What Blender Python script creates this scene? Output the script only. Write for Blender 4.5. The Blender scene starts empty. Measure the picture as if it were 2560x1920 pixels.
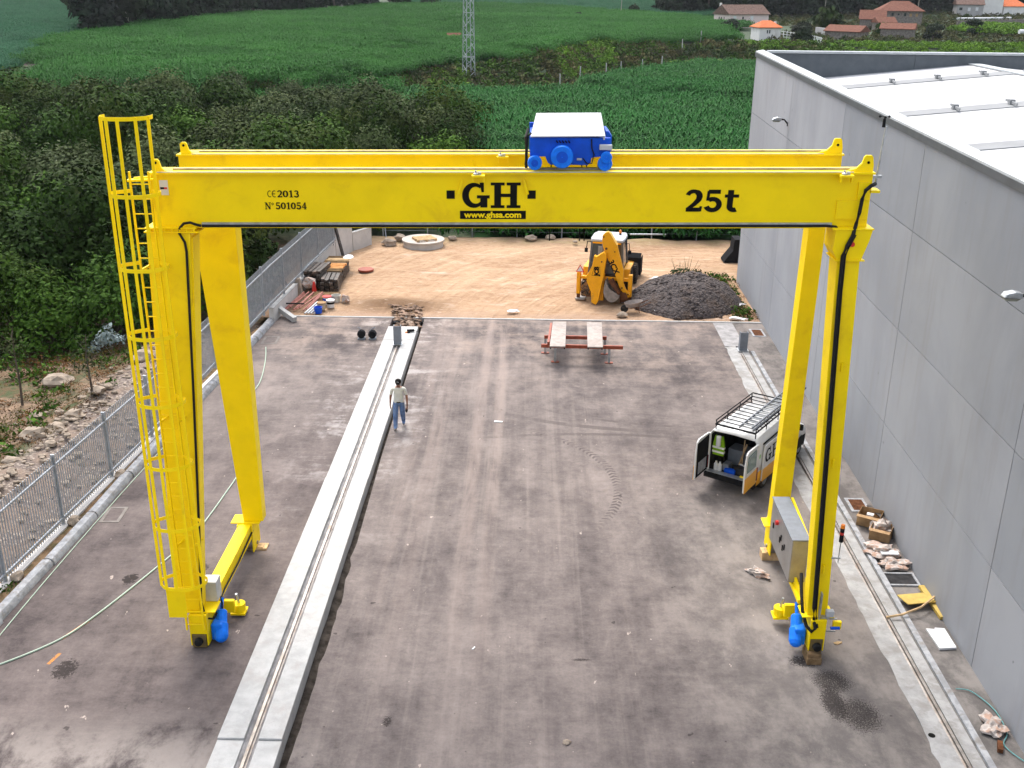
import bpy, bmesh, math, random
from mathutils import Vector, Matrix, noise
R = math.radians
S = bpy.context.scene
COL = S.collection
rnd = random.Random(7)
CAMZ = 14.2

# ---------------------------------------------------------------- camera
cd = bpy.data.cameras.new('camera'); cam = bpy.data.objects.new('camera', cd); COL.objects.link(cam)
cd.sensor_width = 36.0; cd.lens = 36.0 * 2622 / 2560; cd.clip_start = 0.2; cd.clip_end = 3000
M = Matrix(((0.99977548, -0.01533161, 0.0146261), (0.01918873, 0.36232553, -0.93185407), (0.00898741, 0.93192551, 0.36253838)))
# columns of the matrix below are the camera's right, up and back axes in the world
cam.matrix_world = Matrix.Translation((0, 0, CAMZ)) @ M.to_4x4()
S.camera = cam
S.view_settings.view_transform = 'Standard'; S.view_settings.look = 'None'
S.view_settings.exposure = 1.42; S.view_settings.gamma = 1.0

# ---------------------------------------------------------------- world and sun (thin overcast, sun high beyond the yard)
SUN_EL, SUN_AZ = 58.0, -18.0          # azimuth measured from +Y towards +X
w = bpy.data.worlds.new("World"); S.world = w; w.use_nodes = True
nt = w.node_tree; nt.nodes.clear()
o_ = nt.nodes.new('ShaderNodeOutputWorld'); b_ = nt.nodes.new('ShaderNodeBackground'); s_ = nt.nodes.new('ShaderNodeTexSky')
s_.sky_type = 'NISHITA'; s_.sun_disc = False; s_.sun_elevation = R(SUN_EL); s_.sun_rotation = R(SUN_AZ)
s_.dust_density = 4.0; s_.air_density = 1.3; s_.ozone_density = 1.0
h_ = nt.nodes.new('ShaderNodeHueSaturation'); h_.inputs['Saturation'].default_value = 0.42
nt.links.new(s_.outputs[0], h_.inputs['Color']); nt.links.new(h_.outputs[0], b_.inputs[0]); b_.inputs[1].default_value = 0.15
nt.links.new(b_.outputs[0], o_.inputs[0])
sl = bpy.data.lights.new('sun', 'SUN'); sl.energy = 0.85; sl.angle = R(16); sl.color = (1.0, 0.965, 0.91)
so = bpy.data.objects.new('sun', sl); COL.objects.link(so); so.location = (0, 0, 80)
d = Vector((math.sin(R(SUN_AZ)) * math.cos(R(SUN_EL)), math.cos(R(SUN_AZ)) * math.cos(R(SUN_EL)), math.sin(R(SUN_EL))))
so.rotation_euler = d.to_track_quat('Z', 'Y').to_euler()

# ---------------------------------------------------------------- materials
def srgb(*c):
    f = lambda v: (v / 255 / 12.92) if v / 255 <= 0.04045 else ((v / 255 + 0.055) / 1.055) ** 2.4
    return tuple(f(v) for v in c)
class NT:
    """small helper round a node tree"""
    def __init__(s, name):
        s.m = bpy.data.materials.new(name); s.m.use_nodes = True; s.t = s.m.node_tree; s.t.nodes.clear()
        s.out = s.n('ShaderNodeOutputMaterial'); s.b = s.n('ShaderNodeBsdfPrincipled'); s.l(s.b.outputs[0], s.out.inputs[0])
    def n(s, t, **k):
        x = s.t.nodes.new(t)
        for a, v in k.items(): setattr(x, a, v)
        return x
    def l(s, a, b): s.t.links.new(a, b)
    def pos(s):
        g = s.n('ShaderNodeNewGeometry'); return g.outputs['Position']
    def obj(s):
        return s.n('ShaderNodeTexCoord').outputs['Object']
    def scale(s, v, sc):
        m = s.n('ShaderNodeMapping'); m.inputs['Scale'].default_value = sc; s.l(v, m.inputs[0]); return m.outputs[0]
    def noise(s, v, sc, det=4, rough=0.55, dist=0.0):
        x = s.n('ShaderNodeTexNoise'); x.inputs['Scale'].default_value = sc; x.inputs['Detail'].default_value = det
        x.inputs['Roughness'].default_value = rough; x.inputs['Distortion'].default_value = dist; s.l(v, x.inputs[0]); return x.outputs[0]
    def ramp(s, v, a, b, lo=0.0, hi=1.0, smooth=True):
        x = s.n('ShaderNodeMapRange'); x.interpolation_type = 'SMOOTHSTEP' if smooth else 'LINEAR'
        for i, q in zip((1, 2, 3, 4), (a, b, lo, hi)): x.inputs[i].default_value = q
        s.l(v, x.inputs[0]); return x.outputs[0]
    def mix(s, f, a, b, mode='MIX'):
        x = s.n('ShaderNodeMix'); x.data_type = 'RGBA'; x.blend_type = mode
        for i, q in ((0, f), (6, a), (7, b)):
            if isinstance(q, (int, float)): x.inputs[i].default_value = q
            elif isinstance(q, tuple): x.inputs[i].default_value = (*q[:3], 1)
            else: s.l(q, x.inputs[i])
        return x.outputs[2]
    def math(s, op, a, b=0.0, c=0.0):
        x = s.n('ShaderNodeMath'); x.operation = op
        for i, q in enumerate((a, b, c)):
            if isinstance(q, (int, float)): x.inputs[i].default_value = q
            else: s.l(q, x.inputs[i])
        return x.outputs[0]
    def sep(s, v):
        x = s.n('ShaderNodeSeparateXYZ'); s.l(v, x.inputs[0]); return x.outputs
    def col(s, c): s.l(c, s.b.inputs['Base Color']) if not isinstance(c, tuple) else setattr(s.b.inputs['Base Color'], 'default_value', (*c, 1))
    def bump(s, h, st=0.3, dist=0.02):
        x = s.n('ShaderNodeBump'); x.inputs['Strength'].default_value = st; x.inputs['Distance'].default_value = dist
        s.l(h, x.inputs['Height']); s.l(x.outputs[0], s.b.inputs['Normal'])
    def set(s, rough=0.6, metal=0.0, spec=0.5):
        s.b.inputs['Roughness'].default_value = rough; s.b.inputs['Metallic'].default_value = metal
        s.b.inputs['Specular IOR Level'].default_value = spec

def mat(name, c, rough=0.6, metal=0.0, var=0.15, sc=3.0, bump=0.0, bsc=40.0, dirt=None, dsc=1.2, dlo=0.5, dhi=0.75, dop=0.6, spec=0.5, rand=0.0):
    """paint / metal / concrete with soft tonal variation and optional patches of dirt"""
    n = NT(name); v = n.obj()
    a = n.noise(v, sc, 5, 0.6)
    base = n.mix(n.ramp(a, 0.3, 0.7), tuple(x * (1 - var) for x in c), tuple(min(1, x * (1 + var * 0.8)) for x in c))
    if dirt:
        dn = n.noise(v, dsc, 6, 0.65, 0.4)
        base = n.mix(n.math('MULTIPLY', n.ramp(dn, dlo, dhi), dop), base, dirt)
    if rand:
        oi = n.n('ShaderNodeObjectInfo')
        base = n.mix(1.0, base, n.mix(oi.outputs['Random'], (1 - rand,) * 3, (1 + rand,) * 3), 'MULTIPLY')
    n.col(base); n.set(rough, metal, spec if rough < 0.8 else min(spec, 0.06))
    if bump: n.bump(n.noise(v, bsc, 4, 0.6), bump, 0.02)
    return n.m
YEL = (0.92, 0.665, 0.0)
m_yel = mat('yellow crane paint', YEL, 0.5, spec=0.2, var=0.05, sc=1.3, dirt=(0.62, 0.36, 0.01), dlo=0.52, dhi=0.72, dop=0.4, bump=0.04, bsc=9)
m_yel2 = mat('yellow backhoe paint', (0.82, 0.36, 0.004), 0.5, spec=0.25, var=0.06, sc=3, dirt=(0.35, 0.17, 0.05), dsc=3, dlo=0.55, dhi=0.7, dop=0.55)
m_black = mat('black lettering', (0.006, 0.0055, 0.005), 0.7, var=0.2, spec=0.1)
m_rub = mat('black rubber', (0.009, 0.009, 0.010), 0.65, spec=0.2, var=0.3, sc=12, bump=0.2, bsc=30)
m_tyre = mat('dusty tyre rubber', (0.03, 0.028, 0.027), 0.85, var=0.3, sc=8, dirt=(0.22, 0.17, 0.12), dsc=4, dop=0.7)
m_blue = mat('blue gearmotor paint', (0.002, 0.075, 0.55), 0.5, spec=0.2, var=0.15, sc=5, dirt=(0.002, 0.03, 0.2), dsc=3, dop=0.4)
m_blue2 = mat('bright blue cover', (0.006, 0.17, 0.78), 0.5, spec=0.2, var=0.12, sc=9)
m_steel = mat('galvanised steel', (0.42, 0.44, 0.46), 0.45, 0.75, var=0.2, sc=6)
m_galv = mat('grey galvanised fence', (0.32, 0.345, 0.375), 0.5, 0.35, var=0.15, sc=5)
m_rail = mat('worn rail steel', (0.30, 0.27, 0.25), 0.45, 0.7, var=0.25, sc=4, dirt=(0.20, 0.11, 0.06), dsc=3, dop=0.7)
m_gbox = mat('grey steel box', (0.17, 0.185, 0.21), 0.65, 0.1, var=0.12, sc=4)
m_cab = mat('brushed steel cabinet', (0.33, 0.32, 0.31), 0.38, 0.6, var=0.12, sc=3, dirt=(0.2, 0.14, 0.08), dop=0.4)
m_white = mat('white painted sheet', (0.44, 0.45, 0.465), 0.85, var=0.05, sc=1.4, dirt=(0.45, 0.46, 0.46), dsc=2.2, dop=0.5)
m_vanw = mat('white van paint', (0.62, 0.62, 0.615), 0.28, var=0.03, sc=2, dirt=(0.5, 0.48, 0.44), dsc=2.5, dop=0.3)
m_vany = mat('van yellow paint', (0.78, 0.36, 0.012), 0.3, var=0.05, sc=2)
m_trim = mat('black plastic trim', (0.014, 0.014, 0.016), 0.85, var=0.2, sc=6)
m_int = mat('dark van interior', (0.035, 0.034, 0.036), 0.8, var=0.4, sc=5)
m_red = mat('red plastic', (0.55, 0.02, 0.015), 0.4, var=0.1)
m_org = mat('orange lens', (0.85, 0.22, 0.01), 0.3, var=0.1)
m_timber = mat('dark timber', (0.20, 0.13, 0.07), 0.8, var=0.3, sc=7, bump=0.3)
m_timberl = mat('pale timber', (0.52, 0.36, 0.20), 0.8, var=0.25, sc=6, bump=0.3)
m_timbero = mat('orange timber', (0.62, 0.27, 0.07), 0.75, var=0.25, sc=6)
m_wet = mat('black wet timber', (0.040, 0.030, 0.024), 0.55, var=0.6, sc=6, bump=0.6, bsc=12, dirt=(.16, .10, .07), dsc=4, dlo=.52, dhi=.62, dop=.7)
m_ply = mat('yellow shuttering ply', (0.46, 0.32, 0.07), 0.6, var=0.15, sc=5)
m_oxide = mat('red oxide paint', (0.26, 0.05, 0.02), 0.6, var=0.2, sc=6)
m_pink = mat('faded red prop steel', (0.33, 0.12, 0.09), 0.6, 0.1, var=0.3, sc=6)
m_ramp = mat('worn ramp plate', (0.30, 0.255, 0.23), 0.7, 0.1, var=0.2, sc=4, dirt=(0.22, 0.17, 0.14), dop=0.6, bump=0.2, bsc=25)
m_paper = mat('crumpled paper and film', (0.46, 0.41, 0.38), 0.85, var=0.35, sc=7, dirt=(0.34, 0.20, 0.14), dsc=6, dlo=0.45, dhi=0.6, dop=0.8)
m_card = mat('cardboard', (0.34, 0.22, 0.12), 0.85, var=0.2, sc=5)
m_foam = mat('white foam board', (0.62, 0.62, 0.63), 0.7, var=0.03)
m_stone = mat('pale stone', (0.30, 0.245, 0.195), 0.9, var=0.25, sc=4, bump=0.6, bsc=8)
m_glass = mat('dark glass', (0.03, 0.04, 0.045), 0.12, var=0.2, spec=0.8)
m_glassg = mat('green tinted glass', (0.10, 0.17, 0.15), 0.12, var=0.2, spec=0.8)
m_skin = mat('skin', (0.20, 0.085, 0.05), 0.6, var=0.15, sc=8)
m_shirt = mat('white t-shirt cotton', (0.56, 0.56, 0.51), 0.85, var=0.08, sc=7, bump=0.3, bsc=14)
m_jean = mat('blue denim', (0.11, 0.17, 0.32), 0.85, var=0.3, sc=6, dirt=(0.25, 0.31, 0.42), dsc=5, dop=0.6)
m_shoe = mat('grey shoe', (0.16, 0.14, 0.13), 0.7, var=0.2)
m_plinth = mat('pale new concrete', (0.42, 0.415, 0.405), 0.9, var=0.12, sc=3.5, dirt=(0.36, 0.33, 0.31), dsc=1.6, dlo=0.48, dhi=0.72, dop=0.6, bump=0.5, bsc=18)
m_grout = mat('grey channel grout', (0.30, 0.29, 0.29), 0.9, var=0.25, sc=3, bump=0.4, bsc=18)
m_kerb = mat('grey kerb stone', (0.33, 0.335, 0.35), 0.95, var=0.25, sc=5, bump=0.9, bsc=14, dirt=(0.19, 0.16, 0.13), dsc=3, dlo=.5, dhi=.65, dop=0.55)
m_cwall = mat('site cast concrete wall', (0.50, 0.48, 0.46), 0.9, var=0.1, sc=1.5, bump=0.2)
m_trench = mat('dark wet soil', (0.05, 0.042, 0.036), 0.95, var=0.5, sc=4, bump=1.0, bsc=8)
m_cap = mat('pale parapet flashing', (0.42, 0.44, 0.45), 0.85, var=0.08)
m_joint = mat('dark joint sealant', (0.05, 0.05, 0.05), 0.9, var=0.2)
m_pg = mat('green plastic hose', (0.33, 0.42, 0.33), 0.5, var=0.1)
m_pb = mat('teal plastic rope', (0.10, 0.28, 0.28), 0.6, var=0.2)
m_hiv = mat('high visibility green cloth', (0.22, 0.42, 0.02), 0.8, var=0.1)
m_refl = mat('silver reflective tape', (0.8, 0.8, 0.8), 0.5, var=0.05)
m_rusty = mat('rusty brown steel', (0.12, 0.05, 0.025), 0.8, var=0.4, sc=7)
m_bktgrey = mat('worn bucket steel', (0.26, 0.23, 0.21), 0.5, 0.4, var=0.25, sc=6, dirt=(0.13, 0.09, 0.07), dsc=4, dop=0.6)

# ---------------------------------------------------------------- mesh helpers
class MB:
    """collects shapes into one mesh; build() links it as one object"""
    def __init__(s): s.v = []; s.f = []
    def add(s, vs, fs):
        k = len(s.v); s.v += [tuple(v) for v in vs]; s.f += [tuple(i + k for i in f) for f in fs]; return s
    def box(s, x0, x1, y0, y1, z0, z1, T=None):
        vs = [(x, y, z) for z in (z0, z1) for y in (y0, y1) for x in (x0, x1)]
        if T is not None: vs = [tuple(T @ Vector(v)) for v in vs]
        return s.add(vs, [(0, 2, 3, 1), (4, 5, 7, 6), (0, 1, 5, 4), (2, 6, 7, 3), (0, 4, 6, 2), (1, 3, 7, 5)])
    def hexa(s, p):      # 8 points, order as in box
        return s.add(p, [(0, 2, 3, 1), (4, 5, 7, 6), (0, 1, 5, 4), (2, 6, 7, 3), (0, 4, 6, 2), (1, 3, 7, 5)])
    def bar(s, a, b, wx, wy, up=(0, 0, 1)):
        a, b = Vector(a), Vector(b); d = (b - a).normalized(); u = Vector(up)
        if abs(d.dot(u)) > 0.99: u = Vector((0, 1, 0))
        x = d.cross(u).normalized() * (wx / 2); y = x.cross(d).normalized() * (wy / 2)
        return s.add([a - x - y, a + x - y, a - x + y, a + x + y, b - x - y, b + x - y, b - x + y, b + x + y],
                     [(0, 2, 3, 1), (4, 5, 7, 6), (0, 1, 5, 4), (2, 6, 7, 3), (0, 4, 6, 2), (1, 3, 7, 5)])
    def cyl(s, a, b, r, r2=None, n=16, caps=True):
        a, b = Vector(a), Vector(b); r2 = r if r2 is None else r2; d = (b - a).normalized()
        u = Vector((0, 0, 1)) if abs(d.z) < 0.9 else Vector((0, 1, 0)); x = d.cross(u).normalized(); y = x.cross(d)
        vs = []
        for p, q in ((a, r), (b, r2)):
            for i in range(n):
                t = 2 * math.pi * i / n; vs.append(p + x * (q * math.cos(t)) + y * (q * math.sin(t)))
        fs = [(i, (i + 1) % n, n + (i + 1) % n, n + i) for i in range(n)]
        if caps: fs += [tuple(range(n))[::-1], tuple(range(n, 2 * n))]
        return s.add(vs, fs)
    def lathe(s, a, axis, prof, n=20):    # prof: (distance along axis, radius)
        a = Vector(a); d = Vector(axis).normalized(); u = Vector((0, 0, 1)) if abs(d.z) < 0.9 else Vector((0, 1, 0))
        x = d.cross(u).normalized(); y = x.cross(d); vs = []
        for h, q in prof:
            for i in range(n):
                t = 2 * math.pi * i / n; vs.append(a + d * h + x * (q * math.cos(t)) + y * (q * math.sin(t)))
        fs = [(k * n + i, k * n + (i + 1) % n, (k + 1) * n + (i + 1) % n, (k + 1) * n + i) for k in range(len(prof) - 1) for i in range(n)]
        fs += [tuple(range(n))[::-1], tuple(range((len(prof) - 1) * n, len(prof) * n))]
        return s.add(vs, fs)
    def tube(s, pts, r, n=8, closed=False):
        P = [Vector(p) for p in pts]; vs = []; fs = []; up = Vector((0, 0, 1))
        for i, p in enumerate(P):
            d = (P[min(i + 1, len(P) - 1)] - P[max(i - 1, 0)]).normalized()
            u = up if abs(d.dot(up)) < 0.95 else Vector((0, 1, 0)); x = d.cross(u).normalized(); y = x.cross(d)
            rr = r[i] if isinstance(r, (list, tuple)) else r
            for k in range(n):
                t = 2 * math.pi * k / n; vs.append(p + x * (rr * math.cos(t)) + y * (rr * math.sin(t)))
        for i in range(len(P) - 1):
            for k in range(n): fs.append((i * n + k, i * n + (k + 1) % n, (i + 1) * n + (k + 1) % n, (i + 1) * n + k))
        fs += [tuple(range(n))[::-1], tuple(range((len(P) - 1) * n, len(P) * n))]
        return s.add(vs, fs)
    def prism(s, poly, y0, y1, T=None):   # polygon in XZ pushed along Y
        n = len(poly); vs = [(x, y0, z) for x, z in poly] + [(x, y1, z) for x, z in poly]
        if T is not None: vs = [tuple(T @ Vector(v)) for v in vs]
        return s.add(vs, [tuple(range(n)), tuple(range(n, 2 * n))[::-1]] + [(i, n + i, n + (i + 1) % n, (i + 1) % n) for i in range(n)])
    def prism_z(s, poly, z0, z1):
        n = len(poly); vs = [(x, y, z0) for x, y in poly] + [(x, y, z1) for x, y in poly]
        return s.add(vs, [tuple(range(n))[::-1], tuple(range(n, 2 * n))] + [(i, (i + 1) % n, n + (i + 1) % n, n + i) for i in range(n)])
    def prism_x(s, poly, x0, x1):         # polygon in YZ
        n = len(poly); vs = [(x0, y, z) for y, z in poly] + [(x1, y, z) for y, z in poly]
        return s.add(vs, [tuple(range(n)), tuple(range(n, 2 * n))[::-1]] + [(i, n + i, n + (i + 1) % n, (i + 1) % n) for i in range(n)])
    def blob(s, c, r, seed=0, sub=2, amp=0.25, flat=1.0):
        bm = bmesh.new(); bmesh.ops.create_icosphere(bm, subdivisions=sub, radius=1.0)
        c = Vector(c); r = Vector(r) if not isinstance(r, (int, float)) else Vector((r, r, r)); vs = []
        for v in bm.verts:
            k = 1 + amp * noise.noise(v.co * 1.7 + Vector((seed * 3.7, seed, 0))) * 2
            p = Vector((v.co.x * r.x, v.co.y * r.y, v.co.z * r.z)) * k
            vs.append(c + p)
        bm.verts.index_update(); fs = [tuple(v.index for v in f.verts) for f in bm.faces]; bm.free(); return s.add(vs, fs)
    def mesh(s, name):
        me = bpy.data.meshes.new(name); me.from_pydata(s.v, [], s.f); me.validate(); return me
    def build(s, name, m, parent=None, bevel=0.0, smooth=False, **tags):
        me = s.mesh(name)
        bm = bmesh.new(); bm.from_mesh(me); bmesh.ops.recalc_face_normals(bm, faces=bm.faces); bm.to_mesh(me); bm.free()
        if m: me.materials.append(m)
        o = bpy.data.objects.new(name, me); COL.objects.link(o)
        if parent: o.parent = parent
        if smooth:
            for p in me.polygons: p.use_smooth = True
            try: me.set_sharp_from_angle(angle=R(40))
            except Exception: pass
        if bevel:
            md = o.modifiers.new('bevel', 'BEVEL'); md.width = bevel; md.segments = 2; md.limit_method = 'ANGLE'; md.angle_limit = R(40)
        for k, v in tags.items(): o[k] = v
        return o
def thing(name, loc, label, cat, rz=0.0, group=None, rot=None):
    o = bpy.data.objects.new(name, None); COL.objects.link(o); o.location = loc; o.empty_display_size = 0.3
    o.rotation_euler = rot if rot else (0, 0, rz); o['label'] = label; o['category'] = cat
    if group: o['group'] = group
    return o
def tag(o, label, cat, group=None, kind=None):
    o['label'] = label; o['category'] = cat
    if group: o['group'] = group
    if kind: o['kind'] = kind
    return o
def struct(o): o['kind'] = 'structure'; return o
def copy_thing(o, loc, rz=0.0, scale=None, label=None):
    r = o.copy(); COL.objects.link(r); r.location = loc; r.rotation_euler = (0, 0, rz)
    if scale: r.scale = scale
    if label: r['label'] = label
    for ch in o.children:
        c = ch.copy(); COL.objects.link(c); c.parent = r
        for g in ch.children:
            q = g.copy(); COL.objects.link(q); q.parent = c
    return r
def text(name, body, m, parent, size, T, offset=0.0, ext=0.002, align='CENTER'):
    cu = bpy.data.curves.new(name, 'FONT'); cu.body = body; cu.size = size; cu.align_x = align; cu.align_y = 'CENTER'
    cu.offset = offset; cu.extrude = ext; cu.resolution_u = 3
    o = bpy.data.objects.new(name, cu); COL.objects.link(o); dg = bpy.context.evaluated_depsgraph_get()
    me = bpy.data.meshes.new_from_object(o.evaluated_get(dg)); bpy.data.objects.remove(o); me.name = name
    me.materials.clear(); me.materials.append(m)
    me.transform(T)
    o = bpy.data.objects.new(name, me); COL.objects.link(o); o.parent = parent; return o
def frame(origin, ex, ey):
    ex = Vector(ex).normalized(); ey = Vector(ey).normalized(); ez = ex.cross(ey)
    return Matrix.Translation(origin) @ Matrix((ex, ey, ez)).transposed().to_4x4()
def ribbon(mb, pts, ws, z):
    """flat stroke in the XY plane with a width at each point, at depth z"""
    n = len(pts); vs = []
    for i, p in enumerate(pts):
        a = Vector(pts[max(i - 1, 0)]); b = Vector(pts[min(i + 1, n - 1)]); dd = (b - a).normalized(); q = Vector((-dd.y, dd.x))
        wd = ws[i] / 2 if isinstance(ws, (list, tuple)) else ws / 2
        vs += [(p[0] - q.x * wd, p[1] - q.y * wd, z), (p[0] + q.x * wd, p[1] + q.y * wd, z)]
    mb.add(vs, [(2 * i, 2 * i + 2, 2 * i + 3, 2 * i + 1) for i in range(n - 1)])
def arc(cx, cy, rx, ry, a0, a1, n=16):
    return [(cx + rx * math.cos(R(a0 + (a1 - a0) * i / n)), cy + ry * math.sin(R(a0 + (a1 - a0) * i / n))) for i in range(n + 1)]
def slab_text(mb, s, x, y, h, ztop, wt=1.0):
    """slab-serif lettering, cap height h; returns the end x.  Strokes sit a fraction of a millimetre apart so none share a plane"""
    zc = [ztop]
    def st(pts, ws):
        zc[0] += 0.0006
        ribbon(mb, [(x + p[0] * h, y + p[1] * h) for p in pts], [q * h * wt for q in ws] if isinstance(ws, list) else ws * h * wt, zc[0])
    for ch in s:
        adv = 0.72
        if ch == 'G':
            pts = arc(0.46, 0.5, 0.35, 0.41, 50, 318, 30)
            st(pts, [0.115 + 0.135 * abs(math.sin(math.pi * i / 30)) ** 1.5 for i in range(31)])
            st([(0.72, 1.0), (0.76, 0.62)], [0.16, 0.09]); st([(0.54, 0.44), (1.02, 0.44)], 0.12); st([(0.80, 0.46), (0.80, 0.02)], 0.26); adv = 1.06
        elif ch == 'H':
            for q in (0.26, 0.86): st([(q, 0.0), (q, 1.0)], 0.25); st([(q - 0.26, 0.055), (q + 0.26, 0.055)], 0.11); st([(q - 0.26, 0.945), (q + 0.26, 0.945)], 0.11)
            st([(0.26, 0.5), (0.86, 0.5)], 0.13); adv = 1.14
        elif ch == 'N':
            st([(0.14, 0.0), (0.14, 1.0)], 0.10); st([(0.70, 0.0), (0.70, 1.0)], 0.10); st([(0.14, 0.97), (0.70, 0.03)], 0.19)
            st([(-0.02, 0.04), (0.30, 0.04)], 0.08); st([(-0.02, 0.96), (0.2, 0.96)], 0.08); st([(0.54, 0.96), (0.86, 0.96)], 0.08); adv = 0.93
        elif ch == 'o':
            st(arc(0.16, 0.78, 0.11, 0.15, 0, 360, 16), 0.08); adv = 0.40
        elif ch == '0':
            st(arc(0.34, 0.5, 0.24, 0.42, 0, 360, 24), [0.12 + 0.08 * abs(math.cos(2 * math.pi * i / 24)) for i in range(25)])
        elif ch == '1':
            st([(0.32, 0.0), (0.32, 1.0)], 0.18); st([(0.10, 0.045), (0.54, 0.045)], 0.09); st([(0.10, 0.84), (0.32, 0.93)], 0.11); adv = 0.62
        elif ch == '2':
            st(arc(0.34, 0.70, 0.22, 0.24, 165, 0, 12) + [(0.53, 0.55), (0.38, 0.34), (0.14, 0.10)], [0.14] * 3 + [0.15] * 5 + [0.19] * 5 + [0.18, 0.15, 0.12])
            st([(0.08, 0.08), (0.60, 0.08)], 0.16); st([(0.60, 0.0), (0.63, 0.24)], 0.08)
        elif ch == '3':
            st(arc(0.33, 0.74, 0.20, 0.19, 160, -90, 14), 0.15); st(arc(0.33, 0.29, 0.24, 0.24, 90, -165, 16), 0.16)
        elif ch == '4':
            st([(0.46, 0.0), (0.46, 1.0)], 0.17); st([(0.46, 0.97), (0.08, 0.32)], 0.09); st([(0.04, 0.30), (0.68, 0.30)], 0.10); st([(0.30, 0.04), (0.62, 0.04)], 0.08)
        elif ch == '5':
            st([(0.16, 0.92), (0.60, 0.92)], 0.16); st([(0.17, 0.95), (0.14, 0.50)], 0.09); st(arc(0.33, 0.32, 0.24, 0.26, 130, -160, 18), 0.17)
        elif ch == 't':
            st([(0.26, 1.0), (0.24, 0.25)] + arc(0.40, 0.22, 0.16, 0.15, 190, 300, 8), 0.18); st([(0.04, 0.72), (0.56, 0.72)], 0.12); adv = 0.6
        elif ch == 'C':
            st(arc(0.40, 0.5, 0.34, 0.44, 60, 300, 18), 0.11)
        elif ch == 'E':
            st(arc(0.40, 0.5, 0.34, 0.44, 60, 300, 18), 0.11); st([(0.08, 0.5), (0.55, 0.5)], 0.11)
        elif ch == ' ': adv = 0.3
        x += adv * h
    return x
def flat_from(mb, name, m, parent, T):
    o = mb.build(name, m, parent); o.data.transform(T); return o
# ================================================================ SETTING
def interp(x, xs, ys):
    if x <= xs[0]: return ys[0]
    for i in range(1, len(xs)):
        if x <= xs[i]:
            t = (x - xs[i - 1]) / (xs[i] - xs[i - 1]); return ys[i - 1] + t * (ys[i] - ys[i - 1])
    return ys[-1]
BX = [-60, -30, -15, -9, -3, 2, 9, 20, 28, 40, 60]
TOE = [100, 118, 150, 152, 156, 158, 167, 182, 186, 186, 184]
CRE = [115, 135, 165, 161, 168, 172, 188, 194, 195, 197, 195]
ZC = [2, 2, 0.8, 1.2, 2.2, 3, 3, 2.9, 3, 3, 3]
def fence_x(y): return -12.95 + 0.075 * (y - 21) if y > 15 else -13.4
def ground(x, y):
    if x < fence_x(min(y, 60)) - 0.2 and y < 62:          # rubble bank behind the fence
        dx = fence_x(min(y, 60)) - 0.2 - x
        rz = interp(dx, [0, 1.9, 2.6, 5, 9], [-0.05, 0.75, 0.7, 0.1, -0.3])
        k = max(0.0, min(1.0, (46 - y) / 8)); nz = 0.22 * noise.noise(Vector((x * 0.9, y * 0.9, 0))) + 0.08 * noise.noise(Vector((x * 3, y * 3, 1)))
        return rz * k + (-0.6) * (1 - k) + nz * min(1, dx)
    if y < 60.8: return -0.45
    toe, cre, zc = interp(x, BX, TOE), interp(x, BX, CRE), interp(x, BX, ZC)
    low = -1.0 if y > 62.5 else -0.45 - 0.55 * (y - 60.8) / 1.7
    if x > 6 and y > 141 - (x - 6) * 0.72 and y < toe: low = -0.1
    if y < toe: return low
    if y < cre:
        t = (y - toe) / (cre - toe); t = t * t * (3 - 2 * t)
        return low + t * (zc - low) + 0.5 * noise.noise(Vector((x * 0.25, y * 0.25, 3))) * math.sin(math.pi * t)
    t = min(1, (y - cre) / 90); z = zc + (4 - zc) * t
    if y > 280: z += 0.03 * (y - 280)
    if y > 520: z += 0.06 * (y - 520)
    return z + 0.4 * noise.noise(Vector((x * 0.012, y * 0.012, 7))) * t
def in_poly(x, y, P):
    c = False; n = len(P); j = n - 1
    for i in range(n):
        if (P[i][1] > y) != (P[j][1] > y) and x < (P[j][0] - P[i][0]) * (y - P[i][1]) / (P[j][1] - P[i][1]) + P[i][0]: c = not c
        j = i
    return c
# --- ground material: soil with dry grass, greener far away
n = NT('soil and rough grass'); P = n.pos()
a = n.noise(P, 0.35, 6, 0.65); b = n.noise(P, 2.2, 6, 0.7)
c1 = n.mix(n.ramp(b, 0.38, 0.62), (0.085, 0.052, 0.032), (0.25, 0.165, 0.105))
c2 = n.mix(n.ramp(b, 0.42, 0.6), (0.045, 0.06, 0.016), (0.10, 0.055, 0.022))
c = n.mix(n.ramp(a, 0.44, 0.6), c1, c2)
xyz = n.sep(P)
far = n.ramp(xyz[1], 58, 66); c = n.mix(far, c, n.mix(n.ramp(b, 0.4, 0.6), (0.012, 0.03, 0.008), (0.03, 0.05, 0.015)))
# the bank of rubble just behind the fence
dx = n.math('SUBTRACT', n.math('ADD', n.math('MULTIPLY', n.math('SUBTRACT', xyz[1], 21.0), 0.075), -13.1), xyz[0])
k = n.math('MULTIPLY', n.ramp(dx, 3.1, 2.2), n.math('MULTIPLY', n.ramp(xyz[1], 46, 42), n.ramp(dx, -1.0, -0.2)))
vor = n.n('ShaderNodeTexVoronoi'); vor.inputs['Scale'].default_value = 9.0; n.l(P, vor.inputs[0])
grav = n.mix(n.ramp(vor.outputs['Distance'], 0.05, 0.6), (0.36, 0.30, 0.25), (0.13, 0.10, 0.085))
grav = n.mix(n.ramp(n.noise(P, 1.5, 5), 0.45, 0.65), grav, (0.20, 0.145, 0.11))
n.col(n.mix(k, c, grav)); n.set(0.95); n.bump(n.noise(P, 6, 6, 0.7), 0.8, 0.08); m_ground = n.m
mb = MB()
xs = [-420, -300, -200, -150, -110, -80, -60, -48, -40] + [-36 + i * 1.0 for i in range(50)] + [16, 20, 25, 30, 36, 44, 54, 66, 80, 100, 130, 170, 220, 300, 420]
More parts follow.
